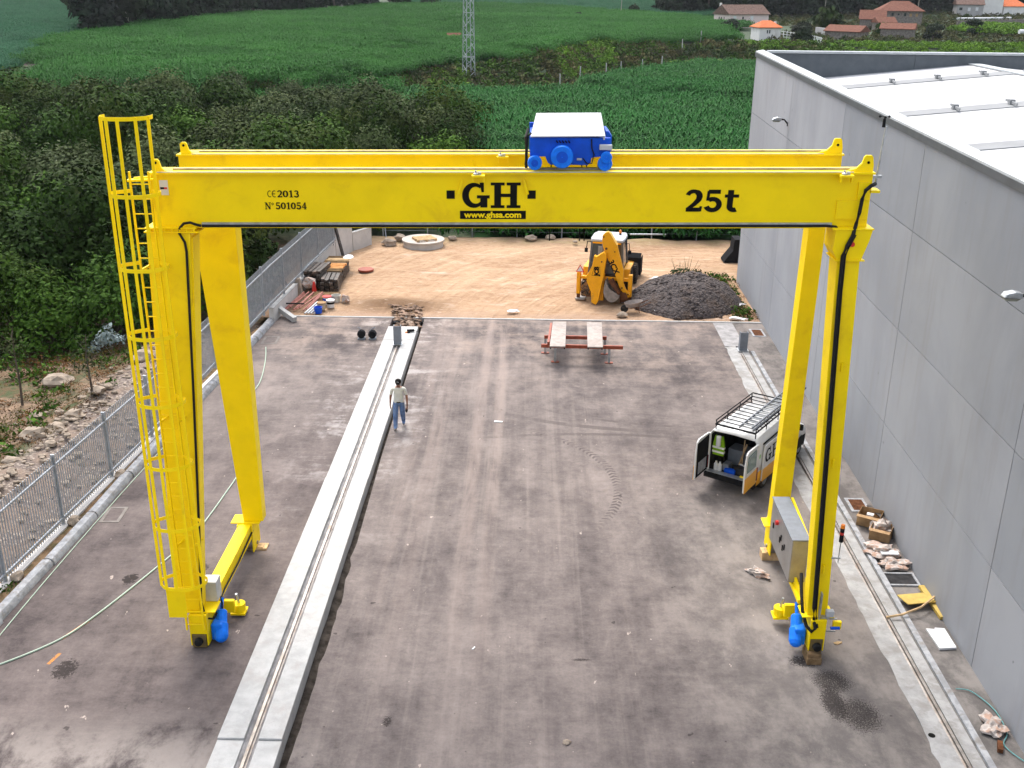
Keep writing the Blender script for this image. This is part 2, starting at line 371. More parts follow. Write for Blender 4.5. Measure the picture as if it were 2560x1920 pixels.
ys = [-60, -20, 0, 8] + [12 + i * 0.8 for i in range(62)] + [62.5, 66, 72, 80, 90, 100, 110, 120, 130] + [136 + i * 2.5 for i in range(42)] + [245, 255, 270, 285, 300, 330, 370, 410, 460, 520, 600, 700, 850, 1100]
for y in ys:
    for x in xs: mb.v.append((x, y, ground(x, y)))
nx = len(xs)
for j in range(len(ys) - 1):
    for i in range(nx - 1): mb.f.append((j * nx + i, j * nx + i + 1, (j + 1) * nx + i + 1, (j + 1) * nx + i))
struct(mb.build('ground', m_ground, smooth=True))

# --- concrete yard
YK = lambda y: -12.22 + 0.05 * (y - 20.5)     # inner edge of the left kerb
n = NT('stained concrete yard'); P = n.pos(); X, Y, Z = n.sep(P)
big = n.noise(n.scale(P, (0.16, 0.10, 1)), 1.0, 5, 0.6, 0.2)
mid = n.noise(n.scale(P, (0.9, 0.6, 1)), 1.0, 9, 0.72, 0.15)
strk = n.noise(n.scale(P, (1.5, 0.16, 1)), 1.0, 7, 0.7, 0.5)
horz = n.noise(n.scale(P, (0.32, 1.5, 1)), 1.0, 8, 0.72, 0.4)
fine = n.noise(P, 16, 6, 0.8)
tone = n.math('ADD', n.math('MULTIPLY', big, 0.8), n.math('ADD', n.math('MULTIPLY', mid, 0.75), n.math('ADD', n.math('MULTIPLY', strk, 0.22), n.math('MULTIPLY', horz, 0.21))))
tone = n.math('ADD', tone, n.math('ADD', n.math('MULTIPLY', fine, 0.26), n.math('MULTIPLY', n.noise(n.scale(P, (3.0, 5.5, 1)), 1.0, 7, 0.78, 0.3), 0.34)))
c = n.mix(n.ramp(tone, 1.10, 1.52, smooth=False), (0.076, 0.064, 0.063), (0.232, 0.196, 0.181))
lng = n.noise(n.scale(P, (2.6, 0.05, 1)), 1.0, 5, 0.6, 0.1)
mid_zone = n.math('MULTIPLY', n.ramp(X, -4.6, -3.8), n.ramp(X, 4.5, 2.0))
c = n.mix(n.math('MULTIPLY', n.math('MULTIPLY', mid_zone, n.ramp(lng, 0.50, 0.66)), 0.20), c, (0.29, 0.245, 0.22))
c = n.mix(n.math('MULTIPLY', n.math('MULTIPLY', mid_zone, n.ramp(lng, 0.48, 0.36)), 0.22), c, (0.085, 0.07, 0.07))
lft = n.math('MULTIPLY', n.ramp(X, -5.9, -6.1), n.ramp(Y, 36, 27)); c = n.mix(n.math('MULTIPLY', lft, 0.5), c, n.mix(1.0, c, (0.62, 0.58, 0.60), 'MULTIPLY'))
# long wheel tracks worn pale between the two crane rails
def band(u, c0, w):
    return n.ramp(n.math('ABSOLUTE', n.math('SUBTRACT', u, c0)), w, w * 0.25)
trk = n.math('MAXIMUM', n.math('MAXIMUM', band(X, -1.62, 0.3), band(X, -0.98, 0.28)), n.math('MULTIPLY', n.math('MAXIMUM', band(X, -3.0, 0.35), band(X, -3.6, 0.25)), 0.6))
trk = n.math('MULTIPLY', trk, n.math('MULTIPLY', n.ramp(Y, 14, 32), n.ramp(strk, 0.3, 0.6)))
c = n.mix(n.math('MULTIPLY', trk, 0.55), c, (0.28, 0.225, 0.20))
# sand dragged over the far end of the slab
c = n.mix(n.math('MULTIPLY', n.ramp(Y, 33, 44.5), n.math('MULTIPLY', n.ramp(n.math('ADD', mid, n.math('MULTIPLY', horz, 0.6)), 0.7, 1.05), 0.75)), c, (0.32, 0.245, 0.20))
# cement dust beside the left rail beam, pale grey corner at the near left, grey slab at the near right
side = n.ramp(n.math('ABSOLUTE', n.math('ADD', X, 5.3)), 2.9, 0.6)
c = n.mix(n.math('MULTIPLY', n.math('MULTIPLY', side, n.ramp(Y, 22, 34)), n.math('MULTIPLY', n.ramp(n.math('ADD', n.math('MULTIPLY', horz, 0.5), n.math('MULTIPLY', mid, 0.5)), 0.50, 0.60), 0.75)), c, (0.36, 0.335, 0.325))
cor = n.math('MULTIPLY', n.ramp(n.math('ADD', Y, n.math('MULTIPLY', mid, 3.0)), 19.5, 17.2), n.ramp(X, -3.0, -5.5))
c = n.mix(n.math('MULTIPLY', n.math('MULTIPLY', cor, n.ramp(mid, 0.35, 0.6)), 0.75), c, (0.31, 0.275, 0.25))
rgt = n.math('MULTIPLY', n.ramp(n.math('ADD', X, n.math('MULTIPLY', mid, 2.0)), 3.2, 7.5), n.ramp(Y, 31, 24))
c = n.mix(n.math('MULTIPLY', rgt, 0.55), c, n.mix(n.ramp(mid, 0.4, 0.62), (0.15, 0.138, 0.13), (0.26, 0.235, 0.215)))
# curved lugged tyre print and faint sweeping skid lines
def arcband(cx, cy, r, w, y0, y1, x0=-50, x1=50, lug=0.0):
    dxx = n.math('SUBTRACT', X, cx); dyy = n.math('SUBTRACT', Y, cy)
    rr = n.math('SQRT', n.math('ADD', n.math('MULTIPLY', dxx, dxx), n.math('MULTIPLY', dyy, dyy)))
    q = n.ramp(n.math('ABSOLUTE', n.math('SUBTRACT', rr, r)), w, w * 0.6)
    if lug:
        an = n.math('ARCTAN2', dyy, dxx); sgn = n.math('MULTIPLY', n.math('ABSOLUTE', n.math('SUBTRACT', rr, r)), 22.0)
        q = n.math('MULTIPLY', q, n.ramp(n.math('SINE', n.math('ADD', n.math('MULTIPLY', an, r * lug), sgn)), -0.2, 0.5))
    m1 = n.math('MULTIPLY', n.ramp(Y, y0 - 0.8, y0 + 0.3), n.ramp(Y, y1 + 0.8, y1 - 0.3))
    return n.math('MULTIPLY', q, n.math('MULTIPLY', m1, n.math('MULTIPLY', n.ramp(X, x0 - 1, x0 + 0.3), n.ramp(X, x1 + 1, x1 - 0.3))))
c = n.mix(n.math('MULTIPLY', n.math('MULTIPLY', arcband(-1.6, 28.1, 4.35, 0.17, 25.8, 32.9, 0.6, 9, 34.0), n.ramp(mid, 0.40, 0.58)), 0.75), c, (0.055, 0.045, 0.045))
for q in ((6.0, 44.0, 11.3, 0.10, 30, 36, 1.0, 8.0), (5.0, 46.0, 13.7, 0.16, 31, 36, 0.0, 8.5), (2.5, 14.0, 18.0, 0.12, 29, 33, -1, 7)):
    c = n.mix(n.math('MULTIPLY', n.math('MULTIPLY', arcband(*q), n.ramp(mid, 0.42, 0.56)), 0.5), c, (0.055, 0.046, 0.044))
# dark spots of oil and bitumen: a heavy splash at the near right, a few smaller ones elsewhere
def spot(cx, cy, rx, ry, thr0, thr1, sc):
    q = n.math('SQRT', n.math('ADD', n.math('POWER', n.math('DIVIDE', n.math('SUBTRACT', X, cx), rx), 2.0), n.math('POWER', n.math('DIVIDE', n.math('SUBTRACT', Y, cy), ry), 2.0)))
    q = n.ramp(q, 1.0, 0.15)
    return n.ramp(n.math('ADD', n.math('MULTIPLY', q, 0.42), n.noise(P, sc * 1.7, 6, 0.8, 0.3)), thr0, thr1)
for q in ((6.55, 18.25, 0.55, 1.2, 0.78, 0.86, 16), (6.7, 19.0, 1.0, 1.0, 0.84, 0.88, 22), (7.0, 17.9, 1.0, 1.3, 0.84, 0.88, 20), (6.3, 19.7, 0.8, 0.5, 0.80, 0.88, 12), (-10.0, 18.9, 0.55, 0.8, 0.78, 0.86, 8), (-8.3, 23.2, 0.5, 0.5, 0.80, 0.88, 6), (-9.9, 22.6, 0.4, 0.5, 0.76, 0.84, 5),
          (-2.75, 17.4, 0.22, 0.4, 0.84, 0.9, 16), (1.3, 19.6, 0.5, 0.12, 0.82, 0.9, 22)):
    c = n.mix(n.math('MULTIPLY', spot(*q), 0.85), c, (0.022, 0.018, 0.017))
spk = n.noise(P, 3.1, 2, 0.5); c = n.mix(n.math('MULTIPLY', n.ramp(spk, 0.735, 0.76), 0.7), c, (0.04, 0.034, 0.033))
spk2 = n.noise(n.scale(P, (1.0, 0.6, 1)), 4.3, 3, 0.6); c = n.mix(n.math('MULTIPLY', n.ramp(spk2, 0.70, 0.74), 0.6), c, (0.48, 0.40, 0.35))
# orange marking paint near the left kerb
def pline(x0, y0, x1, y1, w):
    L = math.hypot(x1 - x0, y1 - y0); ux, uy = (x1 - x0) / L, (y1 - y0) / L
    al = n.math('ADD', n.math('MULTIPLY', n.math('SUBTRACT', X, x0), ux), n.math('MULTIPLY', n.math('SUBTRACT', Y, y0), uy))
    ac = n.math('ABSOLUTE', n.math('SUBTRACT', n.math('MULTIPLY', n.math('SUBTRACT', X, x0), uy), n.math('MULTIPLY', n.math('SUBTRACT', Y, y0), ux)))
    return n.math('MULTIPLY', n.ramp(ac, w, w * 0.6), n.math('MULTIPLY', n.ramp(al, 0, 0.05), n.ramp(al, L, L - 0.05)))
for q in ((-10.55, 20.0, -10.2, 20.75, 0.055), (-10.45, 19.05, -10.35, 19.5, 0.05)):
    c = n.mix(n.math('MULTIPLY', pline(*q), n.ramp(fine, 0.35, 0.55)), c, (0.50, 0.20, 0.05))
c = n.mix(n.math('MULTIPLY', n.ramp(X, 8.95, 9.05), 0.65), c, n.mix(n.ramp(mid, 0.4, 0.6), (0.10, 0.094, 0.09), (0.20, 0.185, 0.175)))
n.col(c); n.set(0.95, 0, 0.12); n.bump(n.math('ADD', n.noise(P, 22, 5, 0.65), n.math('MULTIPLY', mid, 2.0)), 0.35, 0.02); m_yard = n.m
mb = MB()
def slab(mb, P4, z0, z1):
    mb.prism_z(P4, z0, z1)
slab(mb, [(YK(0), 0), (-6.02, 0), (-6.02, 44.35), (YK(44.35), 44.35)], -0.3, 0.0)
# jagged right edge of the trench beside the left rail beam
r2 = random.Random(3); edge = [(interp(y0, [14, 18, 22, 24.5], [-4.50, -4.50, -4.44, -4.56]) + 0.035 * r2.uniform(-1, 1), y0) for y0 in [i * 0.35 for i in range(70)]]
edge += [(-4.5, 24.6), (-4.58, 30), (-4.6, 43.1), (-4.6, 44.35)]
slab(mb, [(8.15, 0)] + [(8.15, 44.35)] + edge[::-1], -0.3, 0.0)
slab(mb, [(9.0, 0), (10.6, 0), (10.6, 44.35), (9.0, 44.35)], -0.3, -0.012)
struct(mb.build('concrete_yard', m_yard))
mb = MB(); mb.box(YK(44) + 0.1, 10.3, 44.352, 44.46, -0.2, 0.03); struct(mb.build('slab_edge', m_plinth))
mb = MB(); nn = 60
for i in range(nn + 1):
    y = i * 44.0 / nn
    for x in (-6.1, -4.75, -4.5, -4.1): mb.v.append((x, y, -0.16 - 0.06 * r2.random() - (0.05 if x == -4.5 else 0)))
for i in range(nn):
    for k in range(3): mb.f.append((i * 4 + k, i * 4 + k + 1, (i + 1) * 4 + k + 1, (i + 1) * 4 + k))
struct(mb.build('trench', m_trench))
# left rail beam: segments with a channel down the middle
def rail_beam(y0, y1, z):
    mb = MB(); mb.box(-6.0, -5.47, y0, y1, -0.25, z); mb.box(-5.19, -4.72, y0, y1, -0.25, z)
    return mb.build('rail_foundation', m_plinth, bevel=0.012)
struct(rail_beam(0, 16.6, 0.13)); struct(rail_beam(16.615, 28.15, 0.17)); struct(rail_beam(28.165, 41.0, 0.14))
mb = MB(); mb.box(-6.0, -4.72, 41.0, 42.75, -0.25, 0.15); struct(mb.build('rail_foundation', m_plinth, bevel=0.012))
mb = MB()
for i in range(118):
    y = i * 41.0 / 117
    for x, dz in ((-5.47, 0.03), (-5.40, -0.01), (-5.26, -0.01), (-5.19, 0.03)): mb.v.append((x + 0.0 * r2.random(), y, 0.05 + dz + 0.012 * r2.uniform(-1, 1)))
for i in range(117):
    for k in range(3): mb.f.append((i * 4 + k, i * 4 + k + 1, (i + 1) * 4 + k + 1, (i + 1) * 4 + k))
struct(mb.build('channel_fill', m_grout))
# right rail strip, flush with the yard, with a groove, a second strip and a raised edge
mb = MB(); mb.prism_z([(8.13 + .10 * noise.noise(Vector((q * .21, 3, 0))) + .05 * noise.noise(Vector((q * .9, 7, 0))), q * .3) for q in range(138)][::-1] + [(8.58, 0), (8.58, 41.2)], -0.3, 0.006)
mb.prism_z([(8.74, 0), (9.0, 0), (9.0, 41.0), (8.74, 41.0)], -0.3, 0.0065)
struct(mb.build('rail_strip', mat('worn pale strip', (0.34, 0.335, 0.33), 0.9, var=0.15, sc=3, dirt=(0.24, 0.225, 0.21), dsc=2.0, dlo=0.46, dhi=0.66, dop=0.75, bump=0.6, bsc=16)))
mb = MB(); mb.box(8.15, 9.0, 41.2, 44.35, -0.3, 0.002); struct(mb.build('patched_slab', m_grout))
mb = MB(); mb.box(8.58, 8.74, 0, 41.0, -0.3, -0.035); struct(mb.build('rail_groove', m_grout))
mb = MB(); mb.prism_z([(9.0, 0), (9.14, 0), (9.22, 40.5), (9.08, 40.5)], -0.02, 0.05); struct(mb.build('drain_edge', m_kerb))
def rail(x, y0, y1, z, label, **k):
    mb = MB()
    mb.prism([(-0.06, 0), (0.06, 0), (0.06, 0.012), (0.01, 0.02), (0.01, 0.06), (0.03, 0.065), (0.03, 0.09), (-0.03, 0.09), (-0.03, 0.065), (-0.01, 0.06), (-0.01, 0.02), (-0.06, 0.012)], y0, y1)
    o = mb.build('crane_rail', m_rail); o.location = (x, 0, z); return tag(o, label, 'rail')
rail(-5.33, 0, 40.2, 0.045, 'worn steel crane rail in the raised pale concrete beam on the left')
rail(8.66, 0, 40.2, -0.04, 'worn steel crane rail sunk flush in the strip beside the grey building')
# kerb on the left: rounded stones, one after the other
mb = MB(); y = 13.0; kr = random.Random(5)
while y < 42.5:
    L = 2.55; a0 = Vector((YK(y) - 0.15 + kr.uniform(-.03, .03), y, 0)); a1 = Vector((YK(y + L) - 0.15 + kr.uniform(-.05, .05), y + L - 0.04, 0))
    prof = [(-0.15, -0.1), (0.16, -0.1), (0.15, 0.08), (0.09, 0.17), (0.0, 0.195), (-0.10, 0.18), (-0.15, 0.13)]
    vs = [(a.x + p, a.y, q) for a in (a0, a1) for p, q in prof]; k = len(prof)
    mb.add(vs, [tuple(range(k)), tuple(range(k, 2 * k))[::-1]] + [(i, (i + 1) % k, k + (i + 1) % k, k + i) for i in range(k)]); y += L
struct(mb.build('kerb', m_kerb, smooth=True))
mb = MB()
for i in range(60):
    y = 13 + i * 0.5
    for x in (fence_x(y) - 0.3, YK(y) - 0.3): mb.v.append((x, y, 0.03 + 0.07 * r2.random()))
for i in range(59): mb.f.append((2 * i, 2 * i + 1, 2 * i + 3, 2 * i + 2))
struct(mb.build('verge_soil', mat('brown verge soil', (0.17, 0.11, 0.065), 0.95, var=0.4, sc=4, dirt=(0.04, 0.05, 0.02), dsc=1.5, dlo=0.45, dhi=0.6, bump=0.8, bsc=10)))

# --- sandy part of the yard, with ruts
n = NT('rutted sandy ground'); P = n.pos(); X, Y, Z = n.sep(P)
big = n.noise(n.scale(P, (0.16, 0.3, 1)), 1.0, 6, 0.6, 0.8); med = n.noise(n.scale(P, (0.5, 1.5, 1)), 1.0, 8, 0.7, 0.9)
# ruts curve round a centre in front of the building corner
dxx = n.math('SUBTRACT', X, 8.0); dyy = n.math('SUBTRACT', Y, 41.0)
rr = n.math('SQRT', n.math('ADD', n.math('MULTIPLY', dxx, dxx), n.math('MULTIPLY', n.math('MULTIPLY', dyy, dyy), 0.55)))
cb = n.n('ShaderNodeCombineXYZ'); n.l(rr, cb.inputs[0]); n.l(n.math('MULTIPLY', Y, 0.05), cb.inputs[1])
rut = n.noise(cb.outputs[0], 2.6, 5, 0.6, 0.3)
t = n.math('ADD', n.math('MULTIPLY', big, 0.5), n.math('ADD', n.math('MULTIPLY', med, 0.5), n.math('MULTIPLY', rut, 0.5)))
t = n.math('ADD', t, n.math('MULTIPLY', n.math('SUBTRACT', n.noise(n.scale(P, (3.0, 6.0, 1)), 1.0, 9, 0.8, 0.4), 0.5), 0.9))
c = n.mix(n.ramp(t, 0.50, 0.98, smooth=False), (0.25, 0.142, 0.078), (0.53, 0.365, 0.232))
c = n.mix(n.math('MULTIPLY', n.ramp(med, 0.56, 0.7), 0.5), c, (0.54, 0.43, 0.35))
c = n.mix(n.math('MULTIPLY', n.ramp(Y, 46.5, 44.6), n.ramp(med, 0.35, 0.55)), c, (0.34, 0.23, 0.16))
dk = n.math('MULTIPLY', n.ramp(n.math('ABSOLUTE', n.math('ADD', X, 6.0)), 3.4, 0.8), n.ramp(n.math('ABSOLUTE', n.math('SUBTRACT', Y, 46.4)), 1.7, 0.3))
c = n.mix(n.math('MULTIPLY', n.math('MULTIPLY', dk, n.ramp(med, 0.25, 0.5)), 0.9), c, (0.15, 0.085, 0.045))
dk2 = n.math('MULTIPLY', n.ramp(X, 7.5, 9.5), n.ramp(n.math('ABSOLUTE', n.math('SUBTRACT', Y, 51.0)), 4.5, 1.5))
c = n.mix(n.math('MULTIPLY', n.math('MULTIPLY', dk2, n.ramp(med, 0.4, 0.6)), 0.6), c, (0.22, 0.15, 0.08))
c = n.mix(n.math('MULTIPLY', n.ramp(n.noise(n.scale(P, (2.2, 5.0, 1)), 1.0, 6, 0.75, 1.0), 0.53, 0.66), 0.55), c, (0.27, 0.165, 0.10))
c = n.mix(n.math('MULTIPLY', n.ramp(n.noise(n.scale(P, (1.2, 4.0, 1)), 1.0, 6, 0.7, 1.5), 0.58, 0.68), 0.6), c, (0.58, 0.47, 0.38))
c = n.mix(n.math('MULTIPLY', n.ramp(Y, 57.8, 59.3), 0.6), c, n.mix(n.ramp(med, 0.4, 0.6), (0.30, 0.21, 0.14), (0.20, 0.17, 0.07)))
n.col(c); n.set(0.95, 0, 0.2); n.bump(n.math('ADD', n.noise(P, 7, 7, 0.7), n.math('ADD', n.math('MULTIPLY', rut, 2.0), med)), 0.9, 0.09); m_sand = n.m
mb = MB(); NX, NY = 120, 84; X0, X1, Y0, Y1 = -12.2, 22.0, 44.36, 61.2
for j in range(NY + 1):
    for i in range(NX + 1):
        x = X0 + (X1 - X0) * i / NX; y = Y0 + (Y1 - Y0) * j / NY
        e = min(1, (y - Y0) / 1.0)
        z = -0.05 + e * (0.07 * noise.noise(Vector((x * 0.5, y * 0.6, 0))) + 0.04 * noise.noise(Vector((x * 1.7, y * 2.2, 4))) + 0.015 * noise.noise(Vector((x * 6, y * 6, 9))))
        z += 0.22 * math.exp(-((y - 59.3) / 0.7) ** 2) * (0.6 + 0.6 * noise.noise(Vector((x * 0.7, 2, 0))))
        z += 0.16 * math.exp(-((y - 46.8) / 0.6) ** 2 - ((x + 6.2) / 1.8) ** 2)
        if y > 60.0: z -= (y - 60.0) * 0.6
        mb.v.append((x, y, z))
for j in range(NY):
    for i in range(NX): mb.f.append((j * (NX + 1) + i, j * (NX + 1) + i + 1, (j + 1) * (NX + 1) + i + 1, (j + 1) * (NX + 1) + i))
struct(mb.build('sandy_yard', m_sand, smooth=True))

# ================================================================ WAREHOUSE
def wx(y): return 9.95 + 0.015 * (y - 19.7)
def kz(y, z): return z * (1 + (0.0014 if z < 9 else 0.0020) * (y - 20))
bl = thing('warehouse', (wx(30), 30, 0), 'large grey concrete panel warehouse with white roof along the right of the yard', 'building')
def wl(x, y, z): return (x - wx(30), y - 30, z)
n = NT('precast concrete panel'); v = n.obj(); oi = n.n('ShaderNodeObjectInfo').outputs['Random']
cl = n.noise(n.scale(v, (0.3, 0.3, 0.22)), 1.0, 6, 0.6, 0.3); stn = n.noise(n.scale(v, (3.0, 3.0, 0.25)), 1.0, 5, 0.6)
c = n.mix(n.ramp(cl, 0.32, 0.68), (0.245, 0.255, 0.28), (0.30, 0.31, 0.335)); c = n.mix(n.math('MULTIPLY', n.ramp(stn, 0.48, 0.72), 0.45), c, (0.24, 0.235, 0.24))
pk = n.noise(v, 2.3, 3, 0.5); c = n.mix(n.math('MULTIPLY', n.ramp(pk, 0.745, 0.76), 0.6), c, (0.08, 0.08, 0.085))
c = n.mix(1.0, c, n.mix(oi, (0.83, 0.845, 0.855), (1.08, 1.07, 1.06)), 'MULTIPLY'); n.col(c); n.set(0.85, 0, 0.3); n.bump(n.noise(v, 16, 5, 0.6), 0.15, 0.01); m_panel = n.m
yb = [-4.1, 3.8, 11.7, 19.62, 27.35, 35.15, 43.05, 51.1]; zb = [0, 2.53, 5.27, 7.95, 10.34]
for i in range(7):
    for j in range(4):
        ya, yc = yb[i] + 0.012, yb[i + 1] - 0.012; za, zc_ = zb[j] + (0.01 if j else -0.1), zb[j + 1] - (0.01 if j < 3 else 0)
        mb = MB(); mb.hexa([wl(wx(ya), ya, kz(ya, za)), wl(wx(ya) + 0.18, ya, kz(ya, za)), wl(wx(yc), yc, kz(yc, za)), wl(wx(yc) + 0.18, yc, kz(yc, za)),
                            wl(wx(ya), ya, kz(ya, zc_)), wl(wx(ya) + 0.18, ya, kz(ya, zc_)), wl(wx(yc), yc, kz(yc, zc_)), wl(wx(yc) + 0.18, yc, kz(yc, zc_))])
        mb.build('wall_panel', m_panel, bl)
mb = MB()   # backing behind the joints, and the far wall and the parapet's inner faces
ya, yc = -4.05, 51.05
mb.hexa([wl(wx(ya) + .02, ya, 0), wl(wx(ya) + .24, ya, 0), wl(wx(yc) + .02, yc, 0), wl(wx(yc) + .24, yc, 0), wl(wx(ya) + .02, ya, kz(ya, 10.33)), wl(wx(ya) + .24, ya, kz(ya, 10.33)), wl(wx(yc) + .02, yc, kz(yc, 10.33)), wl(wx(yc) + .24, yc, kz(yc, 10.33))])
mb.build('wall_core', m_joint, bl)
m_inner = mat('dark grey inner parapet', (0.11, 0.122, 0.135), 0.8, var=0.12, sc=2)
for i in range(5):
    xa = 10.5 + 7.2 * i - (0.06 if i == 0 else 0); xb = 10.5 + 7.2 * (i + 1) - 0.02
    mb = MB(); mb.box(xa - wx(30), xb - wx(30), 21.12, 21.3, -0.1, 10.98); mb.build('wall_panel', m_panel, bl)
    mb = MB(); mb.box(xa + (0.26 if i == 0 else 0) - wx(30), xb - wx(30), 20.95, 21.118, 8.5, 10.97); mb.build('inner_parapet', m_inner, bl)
mb = MB(); ya, yc = -4.1, 51.32
mb.hexa([wl(wx(ya) - .03, ya, kz(ya, 10.345)), wl(wx(ya) + .30, ya, kz(ya, 10.345)), wl(wx(yc) - .03, yc, kz(yc, 10.345)), wl(wx(yc) + .30, yc, kz(yc, 10.345)),
         wl(wx(ya) - .03, ya, kz(ya, 10.40)), wl(wx(ya) + .30, ya, kz(ya, 10.46)), wl(wx(yc) - .03, yc, kz(yc, 10.40)), wl(wx(yc) + .30, yc, kz(yc, 10.46))])
mb.build('parapet_cap', m_cap, bl)
mb = MB(); mb.hexa([wl(wx(ya) - .045, ya, kz(ya, 10.17)), wl(wx(ya) - .031, ya, kz(ya, 10.17)), wl(wx(yc) - .045, yc, kz(yc, 10.17)), wl(wx(yc) - .031, yc, kz(yc, 10.17)),
         wl(wx(ya) - .045, ya, kz(ya, 10.35)), wl(wx(ya) - .031, ya, kz(ya, 10.35)), wl(wx(yc) - .045, yc, kz(yc, 10.35)), wl(wx(yc) - .031, yc, kz(yc, 10.35))])
mb.build('cap_drip_edge', mat('dark drip edge', (0.075, 0.08, 0.088), 0.5), bl)
mb = MB(); mb.box(0.80, 46, 20.86, 21.34, 10.99, 11.09); mb.build('parapet_cap', m_cap, bl)
# roof: white standing-seam sheet rising to a ridge, pale rooflight bands with brackets
def rz(x, y): return 9.6 + 0.096 * (min(x, 20.4) - 10.2) - max(0, x - 20.4) * 0.096
n = NT('white ribbed roof sheet'); v = n.obj(); X, Y, Z = n.sep(v)
rib = n.math('SINE', n.math('MULTIPLY', Y, 2 * math.pi / 0.28)); c = n.mix(n.ramp(n.noise(v, 0.5, 5), 0.35, 0.7), (0.42, 0.42, 0.425), (0.50, 0.50, 0.505))
n.col(c); n.set(0.9, 0, 0.05); n.bump(n.ramp(rib, 0.75, 1.0), 0.5, 0.03); m_roof = n.m
mb = MB(); ysr = [-4.0, 10, 20, 30, 40, 50.94]
for y in ysr:
    for x in (wx(y) + 0.25, 20.4, 46): mb.v.append(wl(x, y, rz(x, y)))
for j in range(5):
    for i in range(2): mb.f.append((j * 3 + i, j * 3 + i + 1, (j + 1) * 3 + i + 1, (j + 1) * 3 + i))
mb.build('roof_sheet', m_roof, bl)
m_band = mat('grey translucent rooflight', (0.25, 0.255, 0.26), 0.9, var=0.08, sc=1)
for y0, y1 in ((45.9, 47.1), (36.9, 38.0), (29.6, 30.6), (22.0, 23.0), (14.5, 15.5)):
    mb = MB(); xa, xb = wx(y0) + 0.3, 20.2
    mb.hexa([wl(xa, y0, rz(xa, y0) - .02), wl(xb, y0, rz(xb, y0) - .02), wl(xa, y1, rz(xa, y1) - .02), wl(xb, y1, rz(xb, y1) - .02), wl(xa, y0, rz(xa, y0) + .03), wl(xb, y0, rz(xb, y0) + .03), wl(xa, y1, rz(xa, y1) + .03), wl(xb, y1, rz(xb, y1) + .03)])
    mb.build('rooflight', m_band, bl)
    for q in range(5):
        x = (15.4 if y0 > 40 else 14.7) + 1.9 * q; ym = (y0 + y1) / 2; mb = MB()
        mb.bar(wl(x - 0.25, y0 - 0.25, rz(x, ym) + 0.10), wl(x + 0.05, y1 + 0.25, rz(x, ym) + 0.10), 0.05, 0.08); mb.box(*sum([[a - .09, a + .09] for a in wl(x - .1, ym, rz(x, ym) + .1)], [])); mb.build('roof_bracket', m_band, bl)
mb = MB(); mb.bar(wl(20.4, -4, rz(20.4, -4) + .03), wl(20.4, 50.9, rz(20.4, 50.9) + .03), 0.5, 0.05); mb.build('ridge_cap', m_cap, bl)
mb = MB(); mb.prism([(.30, 0), (1.2, 0), (1.2, 1.25), (.80, 1.25), (.76, .65), (.42, .2)], 24.9, 25.9); tb = mb.build('skip', m_trim); tb.location = (wx(30), 30, 0)
tag(tb, 'dark steel skip corner just past the far end of the grey warehouse', 'skip')
# wall lamps
def wall_lamp(y, z, label):
    t = thing('wall_lamp', (wx(y) , y, z), label, 'lamp', group='floodlights on arms on the warehouse wall')
    mb = MB(); mb.tube([(0, 0, 0), (-0.08, 0, 0.10), (-0.22, 0.0, 0.25), (-0.42, 0.02, 0.28)], 0.045, 10); mb.box(-0.03, 0, -.07, .07, -.12, .1); mb.build('arm', m_trim, t)
    mb = MB(); mb.prism([(-0.40, 0.20), (-0.40, 0.36), (-0.62, 0.40), (-0.86, 0.35), (-0.94, 0.22)], -0.16, 0.16); mb.build('lamp_head', m_steel, t, bevel=0.03)
    mb = MB(); mb.prism([(-0.44, 0.195), (-0.92, 0.215), (-0.86, 0.13), (-0.55, 0.12)], -0.13, 0.13); mb.build('lamp_glass', mat('smoked lamp glass', (0.2, 0.2, 0.16), 0.2), t); t.scale = (.68, .68, .68)
    return t
wall_lamp(43.3, 8.75, 'silver floodlight on black arm high on the wall near the far corner of the warehouse')
wall_lamp(20.05, 8.25, 'silver floodlight on black arm on the near part of the warehouse wall')
# ================================================================ PLANTS
def leaf_mat(name, ca, cb, cc=None, rand=0.25, psc=0.35, rough=0.6):
    n = NT(name); P = n.pos(); oi = n.n('ShaderNodeObjectInfo').outputs['Random']
    a = n.noise(P, psc, 4, 0.6); b = n.noise(P, 5.0, 3, 0.6)
    c = n.mix(n.ramp(b, 0.35, 0.65), ca, cb)
    if cc: c = n.mix(n.math('MULTIPLY', n.ramp(a, 0.47, 0.62), 0.8), c, cc)
    c = n.mix(1.0, c, n.mix(oi, (1 - rand, 1 - rand, 1 - rand * 0.6), (1 + rand, 1 + rand * 0.7, 1 + rand * 0.3)), 'MULTIPLY')
    n.col(c); n.set(0.8, 0, 0.08); return n.m
m_bush = leaf_mat('scrub leaves', (0.0143, 0.0371, 0.0046), (0.0369, 0.0763, 0.0097), (0.0381, 0.0517, 0.0102), 0.35)
m_bush2 = leaf_mat('brighter scrub leaves', (0.0225, 0.0608, 0.0059), (0.0590, 0.1215, 0.0148), None, 0.3)
m_grey = leaf_mat('grey willow leaves', (0.0382, 0.0572, 0.0178), (0.0924, 0.1185, 0.0506), (0.0319, 0.0558, 0.0131), 0.25)
m_dark = leaf_mat('dark evergreen leaves', (0.012, 0.024, 0.012), (0.028, 0.045, 0.022), (0.02, 0.022, 0.018), 0.3, 0.1)
m_dry = leaf_mat('dry brown scrub', (0.0513, 0.0495, 0.0198), (0.1026, 0.1045, 0.0450), (0.0308, 0.0715, 0.0180), 0.3, 0.25)
m_vine = leaf_mat('fresh vine leaves', (0.0595, 0.1445, 0.0127), (0.1360, 0.2550, 0.0255), (0.0680, 0.1190, 0.0170), 0.25)
m_euc = leaf_mat('silver blue leaves', (0.16, 0.21, 0.21), (0.30, 0.36, 0.36), None, 0.1)
